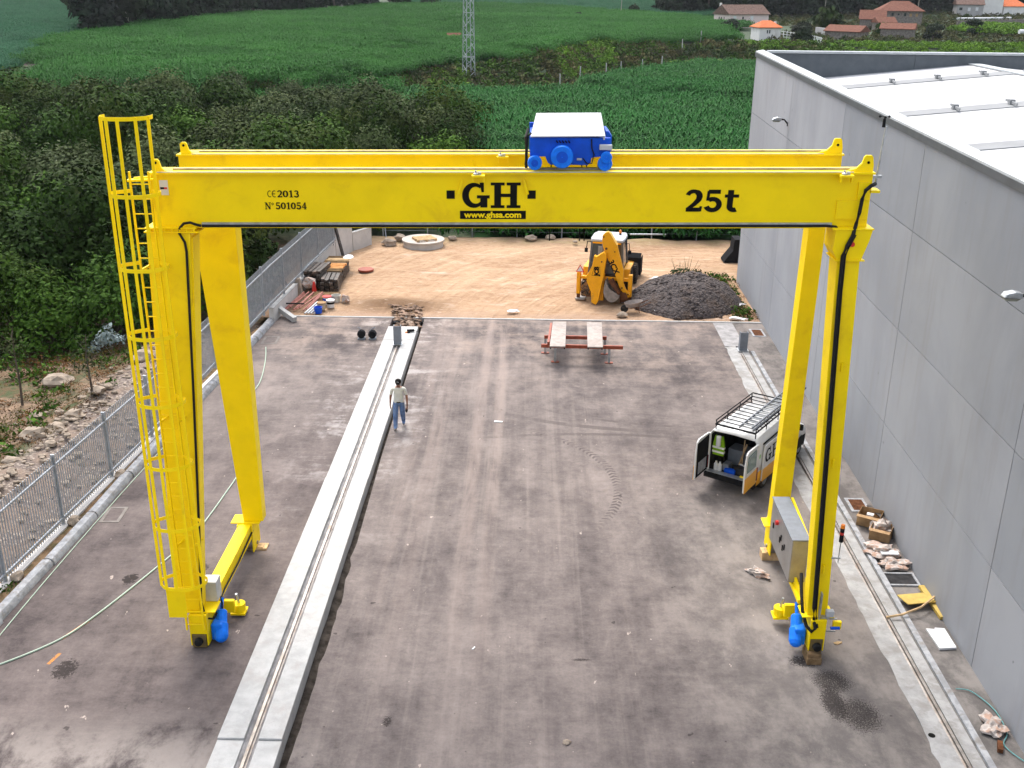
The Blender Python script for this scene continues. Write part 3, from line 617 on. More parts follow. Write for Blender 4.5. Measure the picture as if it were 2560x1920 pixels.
m_bark = mat('grey bark', (0.10, 0.08, 0.065), 0.9, var=0.3, sc=6, bump=0.5)
m_bark2 = mat('pale bark', (0.26, 0.24, 0.20), 0.9, var=0.3, sc=6)
def corn_mat(name, ca, cb, cc):
    n = NT(name); P = n.pos(); oi = n.n('ShaderNodeObjectInfo').outputs['Random']
    a = n.noise(n.scale(P, (0.03, 0.06, 0.05)), 1.0, 5, 0.6); b = n.noise(n.scale(P, (1.2, 1.2, 1.2)), 1.0, 4, 0.7)
    c = n.mix(n.ramp(b, 0.35, 0.65), ca, cb); c = n.mix(n.ramp(a, 0.42, 0.62), c, cc)
    c = n.mix(1.0, c, n.mix(oi, (0.85, 0.87, 0.88), (1.15, 1.13, 1.1)), 'MULTIPLY'); n.col(c); n.set(0.75, 0, 0.1); return n.m
m_corn = corn_mat('maize leaves', (0.0154, 0.0722, 0.0160), (0.0384, 0.1320, 0.0272), (0.0230, 0.1100, 0.0208))
m_corn2 = corn_mat('far maize leaves', (0.0224, 0.0986, 0.0144), (0.0314, 0.1183, 0.0176), (0.0381, 0.1379, 0.0224))
m_corn3 = corn_mat('young bluish maize', (0.0246, 0.0943, 0.0451), (0.0451, 0.1394, 0.0697), (0.0328, 0.1148, 0.0574))

def crown(name, lobes, nleaf, size, m, parent, seed, droop=0.0):
    rg = random.Random(seed); mb = MB(); tot = sum(l[1][0] * l[1][1] for l in lobes)
    for c, r in lobes:
        c = Vector(c); k = int(nleaf * r[0] * r[1] / tot)
        for _ in range(k):
            d = Vector((rg.gauss(0, 1), rg.gauss(0, 1), rg.gauss(0, 1))).normalized()
            if d.z < -0.45: d.z *= -0.6
            nz = noise.noise(d * 2.3 + Vector((seed, c.x, c.z))); q = (0.62 + 0.42 * rg.random() ** 0.5) * (1 + 0.38 * nz)
            if noise.noise(d * 4.5 + c) > 0.28: continue
            p = c + Vector((d.x * r[0], d.y * r[1 if len(r) > 2 else 0], d.z * r[-1])) * q
            nrm = (d + Vector((rg.uniform(-1, 1), rg.uniform(-1, 1), rg.uniform(-0.3, 1.0))) * 0.9).normalized()
            u = nrm.orthogonal().normalized(); u.rotate(Matrix.Rotation(rg.uniform(0, 6.3), 3, nrm)); v = nrm.cross(u)
            s = size * rg.uniform(0.5, 1.4); u = u * s; v = v * s * 0.55
            mb.add([p - u, p - v * 0.9, p + u, p + v], [(0, 1, 2, 3)])
    o = bpy.data.objects.new(name, mb.mesh(name)); o.data.materials.append(m); COL.objects.link(o); o.parent = parent; return o
def trunk(h, r, parent, m, seed, lobes, limbs=4):
    rg = random.Random(seed); mb = MB(); pts = [Vector((0.12 * rg.uniform(-1, 1) * i, 0.12 * rg.uniform(-1, 1) * i, h * i / 4)) for i in range(5)]
    mb.tube(pts, [r, r * .85, r * .7, r * .5, r * .25], 8)
    for i in range(limbs):
        c = Vector(lobes[i % len(lobes)][0]); a = pts[1 + i % 3]; mid = (a + c) / 2 + Vector((rg.uniform(-.2, .2), rg.uniform(-.2, .2), -.1)); mb.tube([a, mid, c], [r * .45, r * .3, r * .1], 6)
    return mb.build('trunk', m, parent, smooth=True)
def make_tree(name, label, cat, group, seed, H, W, m, nleaf=7500, leaf=0.12, nl=7, bark=None, base=0.25, shape='round'):
    rg = random.Random(seed); t = thing(name, (0, 0, -60), label, cat, group=group); lobes = []
    if shape == 'round':
        for i in range(nl):
            a = 6.283 * i / nl + rg.uniform(-.4, .4); rr = W * rg.uniform(0.25, 0.55) if i else 0; z = H * rg.uniform(0.45, 0.78) if i else H * 0.72
            s = W * rg.uniform(0.38, 0.55); lobes.append(((rr * math.cos(a), rr * math.sin(a), z), (s, s * rg.uniform(.8, 1.1), H * rg.uniform(.18, .28))))
        for i in range(4):
            a = rg.uniform(0, 6.28); lobes.append(((W * .6 * math.cos(a), W * .6 * math.sin(a), H * 0.25), (W * .35, W * .35, H * .2)))
    else:
        for i in range(nl):
            f = i / (nl - 1); z = H * (base + (0.97 - base) * f); s = W * (1 - 0.75 * f ** 1.3) * rg.uniform(.75, 1.1); a = rg.uniform(0, 6.28)
            lobes.append(((s * .25 * math.cos(a), s * .25 * math.sin(a), z), (s, s, H * .11)))
    crown('crown', lobes, nleaf, leaf, m, t, seed); trunk(H * 0.85 if shape != 'round' else H * .6, W * 0.05 + 0.05, t, bark or m_bark, seed, lobes); return t
G1 = 'trees and bushes of the dense scrub behind the left fence'
scrub = [make_tree('scrub_tree', 'dark green tree in the dense scrub behind the left fence', 'tree', G1, 11, 6.2, 3.2, m_bush),
         make_tree('scrub_tree', 'dark green tree in the dense scrub behind the left fence', 'tree', G1, 12, 5.2, 3.0, m_bush, nl=8),
         make_tree('scrub_tree', 'fresher green tree in the dense scrub behind the left fence', 'tree', G1, 13, 4.8, 2.8, m_bush2, nl=6),
         make_tree('scrub_tree', 'grey green willow-like tree in the scrub behind the left fence', 'tree', G1, 14, 5.6, 3.1, m_grey, nl=7, leaf=0.11),
         make_tree('scrub_tree', 'brownish green tree in the dense scrub behind the left fence', 'tree', G1, 15, 5.4, 3.2, leaf_mat('olive brown leaves', (0.024, 0.040, 0.010), (0.055, 0.078, 0.020), (0.02, 0.042, 0.009), .3), nl=7)]
SP = [(-22, 41), (-19.6, 40.5), (-17.2, 41.2), (-14.6, 45), (-24.5, 43), (-27, 47), (-21.5, 45), (-18.4, 45.5), (-15.0, 49.5)]
tr = random.Random(21); poly = [(-28, 47), (-15.0, 49), (-14.2, 56), (-10.0, 61.8), (-5.6, 63.5), (-4.9, 72), (-6.6, 86), (-10, 96), (-17, 108), (-28, 112), (-38, 101), (-52, 98), (-60, 96)]
tries = 0
while len(SP) < 135 and tries < 9000:
    tries += 1; x = tr.uniform(-60, -4); y = tr.uniform(44, 114)
    if not in_poly(x, y, poly): continue
    dm = 3.3 + (y - 45) * 0.018
    if all((x - a) ** 2 + (y - b) ** 2 > dm * dm for a, b in SP): SP.append((x, y))
used = set()
for i, (x, y) in enumerate(SP):
    if y > 90 and x > -36: k = tr.choice([3, 3, 3, 1, 4])
    elif y > 78: k = tr.choice([0, 4, 3, 1, 4])
    elif y < 50: k = tr.choice([0, 1, 2, 0])
    else: k = tr.choice([0, 1, 2, 0, 2, 4, 3])
    sc = tr.uniform(0.95, 1.3) * (0.86 if y > 98 else 1.0) * (0.75 if y < 44 else 1.0) * (0.8 if x > -9 and y < 66 else 1); z = -0.8 if y < 110 else ground(x, y) - 0.2
    s3 = (sc, sc, sc * tr.uniform(.85, 1.1))
    if k not in used: o = scrub[k]; used.add(k); o.location = (x, y, z); o.rotation_euler = (0, 0, tr.uniform(0, 6.3)); o.scale = s3
    else: copy_thing(scrub[k], (x, y, z), tr.uniform(0, 6.3), s3)
# far woods
G2 = 'tall trees of the far wood at the top left'; G3 = 'tall trees of the wood behind the houses'
pine = [make_tree('forest_tree', 'tall dark tree in the far wood above the fields', 'tree', G2, 31, 17, 3.6, m_dark, nleaf=3000, leaf=0.55, nl=9, shape='tall', base=0.22, bark=m_bark2),
        make_tree('forest_tree', 'tall dark tree in the far wood above the fields', 'tree', G2, 32, 19, 4.2, m_dark, nleaf=3000, leaf=0.6, nl=8, shape='tall', base=0.12, bark=m_bark),
        make_tree('forest_tree', 'tall dark tree in the far wood above the fields', 'tree', G2, 33, 13, 4.4, m_dark, nleaf=3000, leaf=0.55, nl=9, base=0.1, bark=m_bark)]
FP = []
wood = [(-78, 180), (-73, 204), (-70, 236), (-68, 270), (-54, 298), (-44, 318), (-36, 324), (-40, 350), (-100, 350), (-118, 285)]
tries = 0
while len(FP) < 120 and tries < 6000:
    tries += 1; x = tr.uniform(-120, -36); y = 180 + 170 * tr.random() ** 1.1
    if in_poly(x, y, wood) and x > -.40 * y and all((x - q[0]) ** 2 + (y - q[1]) ** 2 > (4.2 + (y - 180) * .022) ** 2 for q in FP): FP.append((x, y, G2))
FP += [(-31, 325, G2), (-28.5, 326, G2)]
for i in range(74):
    x = 38 + (i % 37) * 3.6 + tr.uniform(-1.5, 1.5); y = (304 - 0.0 * x if x < 66 else 300 + (x - 66) * 0.55) + (i // 37) * 9 + tr.uniform(-4, 4); FP.append((x, y, G3))
for i, (x, y, g) in enumerate(FP):
    if g == G2 and y > 324: k, sc = 2, 0.45
    else: k, sc = tr.choice([0, 1, 1, 2]), tr.uniform(0.8, 1.15)
    z = ground(x, y) - 0.3; s3 = (sc * 1.15, sc * 1.15, sc)
    if i < 3: o = pine[i]; o.location = (x, y, z); o.scale = s3
    else: o = copy_thing(pine[k], (x, y, z), tr.uniform(0, 6.3), s3)
    if g == G3: o['group'] = G3; o['label'] = 'tall dark tree in the wood behind the houses at the top right'

# --- fields: standing maize scattered over the ground, one object per field
def corn_patch(name, m, size, count, h, leaves, seed):
    rg = random.Random(seed); mb = MB()
    for i in range(count):
        x, y = rg.uniform(-size / 2, size / 2), rg.uniform(-size / 2, size / 2); hh = h * rg.uniform(.85, 1.1)
        for k in range(leaves):
            z0 = hh * (0.25 + 0.6 * k / leaves); a = k * 2.4 + rg.uniform(-.5, .5) + i; L = hh * rg.uniform(.28, .42); dx, dy = math.cos(a), math.sin(a); wd = 0.045 * h / 2 * 1.25
            px, py = -dy * wd, dx * wd; up = L * rg.uniform(.35, .75)
            p1 = (x + dx * L * .5, y + dy * L * .5, z0 + up); p2 = (x + dx * L, y + dy * L, z0 + up * rg.uniform(.2, .8))
            mb.add([(x - px * .5, y - py * .5, z0), (x + px * .5, y + py * .5, z0), (p1[0] + px, p1[1] + py, p1[2]), (p1[0] - px, p1[1] - py, p1[2]), (p2[0], p2[1], p2[2])], [(0, 1, 2, 3), (3, 2, 4)])
    me = mb.mesh(name); me.materials.append(m); return bpy.data.objects.new(name, me)
def scatter(name, poly, src, density, smin, smax, z=0.0, step=3.0, label=None, cat=None, seed=1, under=None):
    xs_ = [p[0] for p in poly]; ys_ = [p[1] for p in poly]; mb = MB(); idx = {}
    nx_ = int((max(xs_) - min(xs_)) / step) + 2; ny_ = int((max(ys_) - min(ys_)) / step) + 2
    for j in range(ny_):
        for i in range(nx_):
            x = min(xs_) + (i - .5) * step; y = min(ys_) + (j - .5) * step
            if in_poly(x + step / 2, y + step / 2, poly):
                q = []
                for a, b in ((0, 0), (1, 0), (1, 1), (0, 1)):
                    k = (i + a, j + b)
                    if k not in idx: idx[k] = len(mb.v); xx, yy = min(xs_) + (k[0] - .5) * step, min(ys_) + (k[1] - .5) * step; mb.v.append((xx, yy, ground(xx, yy) + z + (0.2 if under else 0)))
                    q.append(idx[k])
                mb.f.append(tuple(q))
    o = mb.build(name, under or m_ground)
    g = bpy.data.node_groups.new(name, 'GeometryNodeTree'); g.interface.new_socket('Geometry', in_out='INPUT', socket_type='NodeSocketGeometry'); g.interface.new_socket('Geometry', in_out='OUTPUT', socket_type='NodeSocketGeometry')
    N = g.nodes; i_ = N.new('NodeGroupInput'); u_ = N.new('NodeGroupOutput'); dp = N.new('GeometryNodeDistributePointsOnFaces'); ip = N.new('GeometryNodeInstanceOnPoints'); ob = N.new('GeometryNodeObjectInfo')
    rr = N.new('FunctionNodeRandomValue'); rr.data_type = 'FLOAT_VECTOR'; rr.inputs[0].default_value = (-0.06, -0.06, 0); rr.inputs[1].default_value = (0.06, 0.06, 6.28)
    rs = N.new('FunctionNodeRandomValue'); rs.inputs[2].default_value = smin; rs.inputs[3].default_value = smax
    dp.inputs['Density'].default_value = density; dp.inputs['Seed'].default_value = seed; ob.inputs[0].default_value = src
    jn = N.new('GeometryNodeJoinGeometry')
    g.links.new(i_.outputs[0], dp.inputs[0]); g.links.new(dp.outputs[0], ip.inputs['Points']); g.links.new(ob.outputs['Geometry'], ip.inputs['Instance'])
    g.links.new(rr.outputs[0], ip.inputs['Rotation']); g.links.new(rs.outputs[1], ip.inputs['Scale']); g.links.new(ip.outputs[0], jn.inputs[0])
    if under: g.links.new(i_.outputs[0], jn.inputs[0])
    g.links.new(jn.outputs[0], u_.inputs[0])
    md = o.modifiers.new('scatter', 'NODES'); md.node_group = g; o['kind'] = 'stuff'
    if label: o['label'] = label; o['category'] = cat
    return o
m_fs = mat('dark soil under maize', (0.0102, 0.0340, 0.0085), 0.95, var=0.3); m_fs2 = mat('ground under far maize', (0.0136, 0.0663, 0.0119), 0.95, var=0.15, sc=.1); m_fs3 = mat('ground under young maize', (0.0255, 0.0892, 0.0382), 0.95, var=0.15, sc=.1)
near = corn_patch('maize_near', m_corn, 2.0, 26, 2.1, 8, 1); mid_ = corn_patch('maize_mid', m_corn, 3.2, 55, 2.0, 7, 2)
farp = corn_patch('maize_far', m_corn2, 6.0, 210, 1.6, 6, 3); yng = corn_patch('maize_young', m_corn3, 6.0, 160, 1.3, 6, 4)
toe_pts = [(x, interp(x, BX, TOE)) for x in (-14, -9, -3, 2, 6)]
scatter('maize_field', [(-4.2, 61.4), (30, 61.4), (46, 112), (27.7, 124), (15.5, 131), (6, 139), (-3, 138), (-9, 137), (-14, 137)] + [(-17, 118), (-9, 100), (-5, 86), (-3.8, 72)], near, 0.55, .85, 1.15, step=1.6, label='tall green maize field directly behind the yard', cat='maize field', under=m_fs)
scatter('maize_field', [(6.5, 142), (15.5, 133), (27.7, 126), (60, 110), (66, 150), (50, 178), (40, 178), (28, 176), (20, 166), (12, 152)], mid_, 0.30, .9, 1.1, step=2, label='raised terrace of maize between the brown bank and the warehouse', cat='maize field', under=m_fs)
scatter('maize_field', [(-66, 104), (-40, 108), (-26, 122), (-18, 146), (-15, 168), (-9, 164), (-3, 171), (2, 175), (9, 191), (20, 197), (28, 199), (37, 205), (38, 226), (46, 244), (46, 268), (38, 282), (20, 298), (-2, 322), (-25, 320), (-42, 314), (-66, 266), (-73, 232), (-76, 200), (-75, 176), (-65, 146), (-57, 124)], farp, 0.085, .9, 1.15, step=5, label='broad green maize field sloping up to the far wood', cat='maize field', under=m_fs2)
scatter('maize_field', [(-68, 104), (-68, 146), (-79, 178), (-76, 215), (-100, 330), (-190, 330), (-130, 150), (-90, 110)], yng, 0.075, .9, 1.1, step=6, label='paler maize field at the far left beyond the ditch', cat='maize field', under=m_fs3)
scatter('maize_field', [(-24, 326), (-2, 326), (20, 302), (36, 288), (60, 300), (90, 470), (-60, 470), (-36, 340)], yng, 0.06, .9, 1.1, step=7, label='paler bluish maize field beyond the broad green one', cat='maize field', under=m_fs3)
# --- scrub on the bank, vines, weeds
def leaf_clump(name, m, r, h, count, leaf, seed):
    rg = random.Random(seed); mb = MB()
    for _ in range(count):
        a = rg.uniform(0, 6.28); q = r * rg.random() ** .5; p = Vector((q * math.cos(a), q * math.sin(a), h * (1 - (q / r) ** 2) * rg.random()))
        nrm = Vector((rg.uniform(-1, 1), rg.uniform(-1, 1), rg.uniform(0, 1.2))).normalized(); u = nrm.orthogonal().normalized(); u.rotate(Matrix.Rotation(rg.uniform(0, 6.3), 3, nrm)); v = nrm.cross(u); s = leaf * rg.uniform(.6, 1.4)
        mb.add([p - u * s, p - v * s * .5, p + u * s, p + v * s * .5], [(0, 1, 2, 3)])
    me = mb.mesh(name); me.materials.append(m); return bpy.data.objects.new(name, me)
c_dry = leaf_clump('dry_clump', m_dry, 1.0, 0.9, 130, 0.17, 1); c_vine = leaf_clump('vine_clump', m_vine, 1.1, 0.7, 150, 0.17, 2); c_weed = leaf_clump('weed_clump', m_bush2, 0.28, 0.25, 40, 0.06, 3)
c_rdry = leaf_clump('dry_weed_clump', leaf_mat('reddish dry weeds', (0.09, 0.042, 0.018), (0.17, 0.09, 0.035), (0.07, 0.085, 0.02), .35, .5), 0.45, 0.30, 150, 0.028, 5)
bank = [(x, interp(x, BX, TOE) - 12) for x in (-34, -24, -14, -9, -3, 2, 9, 20, 28, 40, 56)] + [(x, interp(x, BX, CRE) + 1) for x in (56, 40, 28, 20, 9, 2, -3, -9, -15, -22, -34)]
scatter('bank_scrub', bank, c_dry, 0.42, .8, 1.7, step=2.5, label='brown dry scrub covering the bank between the fields', cat='scrub')
c_green = leaf_clump('green_clump', m_bush2, 1.1, 1.0, 150, 0.16, 8)
scatter('bank_bushes', bank, c_green, 0.22, .7, 1.6, step=2.5, label='green bushes and grass mixed into the scrub of the bank', cat='scrub', seed=9)
scatter('creeper', [(3, 172), (2.5, 166), (9, 168), (12, 176), (15, 196), (9, 196)], c_vine, 0.8, .9, 1.3, z=.3, step=2, label='bright green creeper patch on the bank right of the pylon', cat='creeper')
scatter('creeper', [(-14, 152), (-9.6, 151), (-9.4, 159), (-14, 162)], c_vine, 0.5, .8, 1.2, z=.3, step=2, label='bright green creeper left of the foot of the pylon', cat='creeper')
scatter('vineyard', [(24, 179), (60, 179), (60, 185), (25, 184)], c_vine, 0.6, .9, 1.3, z=1.0, step=3, label='row of bright green vines along the terrace beside the warehouse corner', cat='vines')
scatter('vineyard', [(40, 188), (120, 188), (120, 203), (40, 202)], c_vine, 0.5, .8, 1.1, z=0.3, step=3, label='bright green vines beyond the far parapet of the warehouse', cat='vines')
scatter('vineyard', [(88, 236), (104, 262), (140, 262), (140, 252), (108, 246), (98, 226)], c_vine, 0.25, 1.0, 1.6, z=.8, step=3, label='vines below the white houses at the far right', cat='vines')
scatter('rough_grass', [(42, 204), (66, 205), (90, 205), (150, 210), (170, 330), (60, 320), (58, 286), (62, 240), (46, 232)], c_dry, 0.10, .8, 1.4, step=5, label='rough grass and weeds around the far houses', cat='grass')
scatter('roadside_weeds', [(-18.5, 24), (-15.4, 24), (-14.2, 38), (-14.4, 43.5), (-24, 39.5), (-21.5, 30)], c_rdry, 1.6, .6, 1.7, step=1, label='rusty brown and green weeds behind the rubble bank', cat='weeds')
scatter('bank_weeds', [(-19.5, 24), (-15.8, 24), (-15.2, 30), (-14.8, 36), (-15, 40), (-24, 40), (-22, 30)], c_weed, .9, .8, 2.2, step=1, label='patches of green weeds in the brown ground behind the rubble bank', cat='weeds', seed=5)
scatter('verge_weeds', [(fence_x(14) + .12, 14), (YK(14) - .36, 14), (YK(30) - .36, 30), (YK(43) - .4, 43), (fence_x(43) + .1, 43)], c_weed, 3.2, .5, 1.1, z=0.50, step=0.1, label='small weeds in the soil strip between kerb and fence', cat='weeds')
scatter('wall_weeds', [(9.3, 45.3), (10.1, 44.8), (10.2, 51.5), (8.6, 52.2), (8.6, 50.6), (9.7, 49)], c_weed, 4.5, .7, 1.7, z=0.42, step=0.4, label='weeds growing along the foot of the warehouse by the gravel pile', cat='weeds')
scatter('dry_weeds', [(9.3, 45.3), (10.1, 44.8), (10.2, 52.0), (8.0, 52.6), (8.0, 50.8), (9.5, 49)], c_rdry, 2.5, .6, 1.2, z=0.42, step=0.4, label='dry brown weeds between the gravel pile and the warehouse', cat='weeds')
# bushes one can tell apart
def bush(x, y, z, s, m, label, name='bush', seed=1, group=None, H=2.0, W=1.3):
    t = make_tree(name, label, 'bush', group, 50 + seed, H, W, m, nleaf=1500, leaf=0.16 * max(1, s * .6), nl=5); t.location = (x, y, z); t.scale = (s,) * 3; return t
bush(49.6, 204, ground(49.6, 204), 1.9, m_dark, 'dark rounded bush beside the white picket fence', seed=1)
bush(77, 214, ground(77, 214), 1.6, m_dark, 'dark bush among the vines beyond the far parapet', seed=2)
bush(70, 222, ground(70, 222), 1.5, m_bush, 'small round dark green bush among the vines beside a larger bush', seed=3)
bush(63, 236, ground(63, 236), 2.6, m_bush, 'broad green bush in front of the low red-roofed barn', seed=4)
bush(41.5, 232, ground(41, 232), 1.6, m_dark, 'dark hedge bush left of the small orange-roofed annex', seed=6)
bush(11.3, 274, ground(11.3, 274), 1.1, m_dark, 'lone dark bush in the middle of the far maize', seed=7)
bush(27, 296, ground(27, 296), 1.5, m_dark, 'lone dark bush on the field edge near the right wood', seed=8)
bush(92, 232, ground(92, 232), 1.7, m_dark, 'dark bush on the grass slope below the white houses', seed=9)
t = thing('eucalyptus_sapling', (-16.4, 38.4, -.1), 'silvery blue young eucalyptus in front of the dark scrub', 'sapling'); LB = [((0, 0, 1.0), (.4, .4, .35)), ((-.35, 0, .75), (.3, .25, .2)), ((.35, .1, .9), (.35, .3, .25)), ((.1, 0, 1.4), (.2, .2, .3)), ((-.6, .1, .5), (.25, .2, .15))]
crown('crown', LB, 520, 0.075, m_euc, t, 5); trunk(1.2, .03, t, m_bark2, 5, LB)
t = thing('weed_tuft', (7.6, 49.9, 0.35), 'tuft of tall dry weeds behind the dark gravel pile', 'weeds'); rg = random.Random(3); mb = MB()
for k in range(16):
    a = rg.uniform(0, 6.28); q = rg.uniform(.1, .6); mb.tube([(q * .5 * math.cos(a), q * .3 * math.sin(a), 0), (q * math.cos(a), q * .5 * math.sin(a), .5), (q * 1.5 * math.cos(a), q * .6 * math.sin(a), rg.uniform(.7, 1.3))], [.014, .01, .004], 4)
mb.build('stalks', m_dry, t); crown('leaves', [((-.2, 0, .4), (.5, .3, .3)), ((.5, 0, .35), (.4, .3, .25))], 420, 0.06, m_dry, t, 3)
for i, (x, y, lb) in enumerate(((-17.6, 33.5, 'thin dead brown sapling standing behind the rubble bank'), (-14.9, 33.0, 'thin dry brown stalk beside the rubble bank, near the rocks'))):
    t = thing('dead_sapling', (x, y, 0), lb, 'sapling'); mb = MB(); rg = random.Random(i); mb.tube([(0, 0, 0), (.05, 0, 1), (0, .05, 2.1), (.1, 0, 2.9)], [.05, .04, .025, .01], 6)
    for k in range(14):
        z = 0.6 + k * .16; a = rg.uniform(0, 6.28); mb.tube([(0, 0, z), (.35 * math.cos(a), .35 * math.sin(a), z + .3)], [.012, .004], 4)
    mb.build('trunk', m_bark, t)
    crown('crown', [((0, 0, 1.9), (.5, .5, .9))], 260, 0.05, m_dry, t, i)
# rocks on the rubble bank
for i, (x, y, s, lb) in enumerate([(-15.2, 26.0, .42, 'large pale boulder at the crest of the rubble bank, nearest to the camera'), (-15.35, 29.6, .34, 'pale boulder in the cluster on the crest of the rubble bank'), (-15.0, 30.3, .26, 'smaller grey boulder in the cluster on the rubble bank'), (-14.75, 31.2, .28, 'pale stone beside the boulder cluster on the bank'),
                                   (-16.1, 31.5, .24, 'pale stone lying in the weeds above the boulder cluster'), (-16.6, 27.6, .4, 'brownish boulder in the red weeds behind the bank crest'), (-14.3, 36.6, .4, 'long flat pale boulder behind the fence by the crane ladder'), (-14.75, 33.2, .24, 'pinkish stone on the bank crest by the crane ladder'),
                                   (-15.5, 24.4, .3, 'small pale stone at the near end of the bank crest'), (-15.3, 27.9, .22, 'pale stone between two boulders on the bank crest'), (-17.2, 35.6, .42, 'flat pale rock slab in the dry ground below the dark scrub')]):
    mb = MB(); mb.blob((0, 0, s * .3), (s * 1.2, s, s * .62), i, 2, .3); o = mb.build('boulder', m_stone); o.location = (x, y, ground(x, y) - 0.02); tag(o, lb, 'rock')
rg = random.Random(9); mb = MB()
for i in range(900):
    y = rg.uniform(20, 44); x = fence_x(y) - 0.3 - abs(rg.gauss(1.6, .9)); s = rg.uniform(.03, .10) * (1.7 if rg.random() < .1 else 1); mb.blob((x, y, ground(x, y)), (s * 1.3, s, s * .7), i, 1, .3)
o = mb.build('rubble_stones', m_stone); o['kind'] = 'stuff'; o['label'] = 'loose stones scattered over the bank behind the fence'; o['category'] = 'stones'
# ================================================================ FENCE, WALL
fe = thing('bar_fence', (-12.5, 30, 0), 'grey galvanised vertical bar fence along the left edge of the yard', 'fence')
F0 = Vector((-12.5, 30, 0))
def fz(y): return interp(y, [14, 30, 44, 56], [0.0, 0.0, 0.55, 0.75])
def fp(y, z): return Vector((fence_x(y), y, z + fz(y))) - F0
mb = MB(); y = 14.0
while y < 55.5:
    mb.bar(fp(y, 0.13), fp(y, 2.15), 0.024, 0.024); y += 0.112
mb.build('bars', m_galv, fe)
for z, wd in ((0.30, 0.06), (1.90, 0.05)):
    mb = MB(); P_ = [fp(y, z) + Vector((0.03, 0, 0)) for y in (14, 22, 30, 37, 44, 50, 55.6)]
    for a, b in zip(P_, P_[1:]): mb.bar(a, b, 0.045, wd)
    mb.build('rail', m_galv, fe)
y = 16.35
while y < 56:
    mb = MB(); mb.bar(fp(y, 0.05), fp(y, 2.2), 0.10, 0.06); mb.build('post', m_galv, fe); y += 2.93
# plinth under the fence, then the stepped concrete wall that carries it
mb = MB(); mb.hexa([(fence_x(14) - .12, 14, -.1), (fence_x(14) + .1, 14, -.1), (fence_x(43.5) - .12, 43.5, -.1), (fence_x(43.5) + .1, 43.5, -.1), (fence_x(14) - .12, 14, .1), (fence_x(14) + .1, 14, .1), (fence_x(43.5) - .12, 43.5, .12), (fence_x(43.5) + .1, 43.5, .12)])
tag(mb.build('fence_footing', m_cwall), 'low concrete footing under the near part of the grey bar fence', 'footing')
for i, y in enumerate([22.3, 25.2, 28.1, 31.1, 34.0, 36.9]):
    mb = MB(); mb.blob((0, 0, .08), (.16, .2, .13), i, 2, .2); o = mb.build('concrete_lump', m_stone); o.location = (fence_x(y) + 0.22, y + 0.1, 0.05)
    tag(o, 'lump of spilt concrete at the foot of a fence post beside the kerb', 'concrete lump', 'concrete lumps at the feet of the fence posts')
wa = thing('concrete_wall', (-10.9, 50, 0), 'stepped concrete wall carrying the fence, behind the stacked pallets', 'wall')
def wseg(x0, y0, x1, y1, h0, h1, th=0.2):
    a = Vector((x0, y0)); b = Vector((x1, y1)); d_ = (b - a).normalized(); q = Vector((-d_.y, d_.x)) * th; mb = MB(); P_ = [a, a + q, b, b + q]
    mb.hexa([(p.x + 10.9, p.y - 50, -0.4) for p in P_] + [(P_[0].x + 10.9, P_[0].y - 50, h0), (P_[1].x + 10.9, P_[1].y - 50, h0), (P_[2].x + 10.9, P_[2].y - 50, h1), (P_[3].x + 10.9, P_[3].y - 50, h1)])
    mb.build('wall_section', m_cwall, wa)
    mb = MB(); mb.bar((x0 + 10.9 + q.x * .5, y0 - 50 + q.y * .5, h0 + .02), (x1 + 10.9 + q.x * .5, y1 - 50 + q.y * .5, h1 + .02), th + .04, .035); mb.build('coping', m_plinth, wa)
wseg(-11.1, 43.5, -10.78, 49.1, .62, .62); wseg(-10.77, 49.12, -10.4, 54.9, .86, .86); wseg(-10.38, 54.95, -9.75, 56.5, 1.5, 1.5); wseg(-9.73, 56.55, -8.9, 57.9, .95, .95)
# wire fence at the far end of the yard
wf = thing('wire_fence', (0, 60.4, 0), 'thin wire mesh fence on grey posts between sandy yard and maize', 'fence')
for i in range(9):
    x = -8.6 + i * 2.62; mb = MB(); mb.cyl((x, 0, -.3), (x, 0, 2.0), .04, n=8); mb.build('post', m_galv, wf)
mb = MB()
for z in (0.25, 0.8, 1.4, 1.95): mb.cyl((-8.6, 0, z), (12.4, 0, z), .006, n=4)
mb.build('wire', m_galv, wf)
mb = MB(); mb.cyl((-8.3, -.9, .0), (-8.6, 0, 1.7), .03, n=6); mb.build('brace', m_galv, wf)

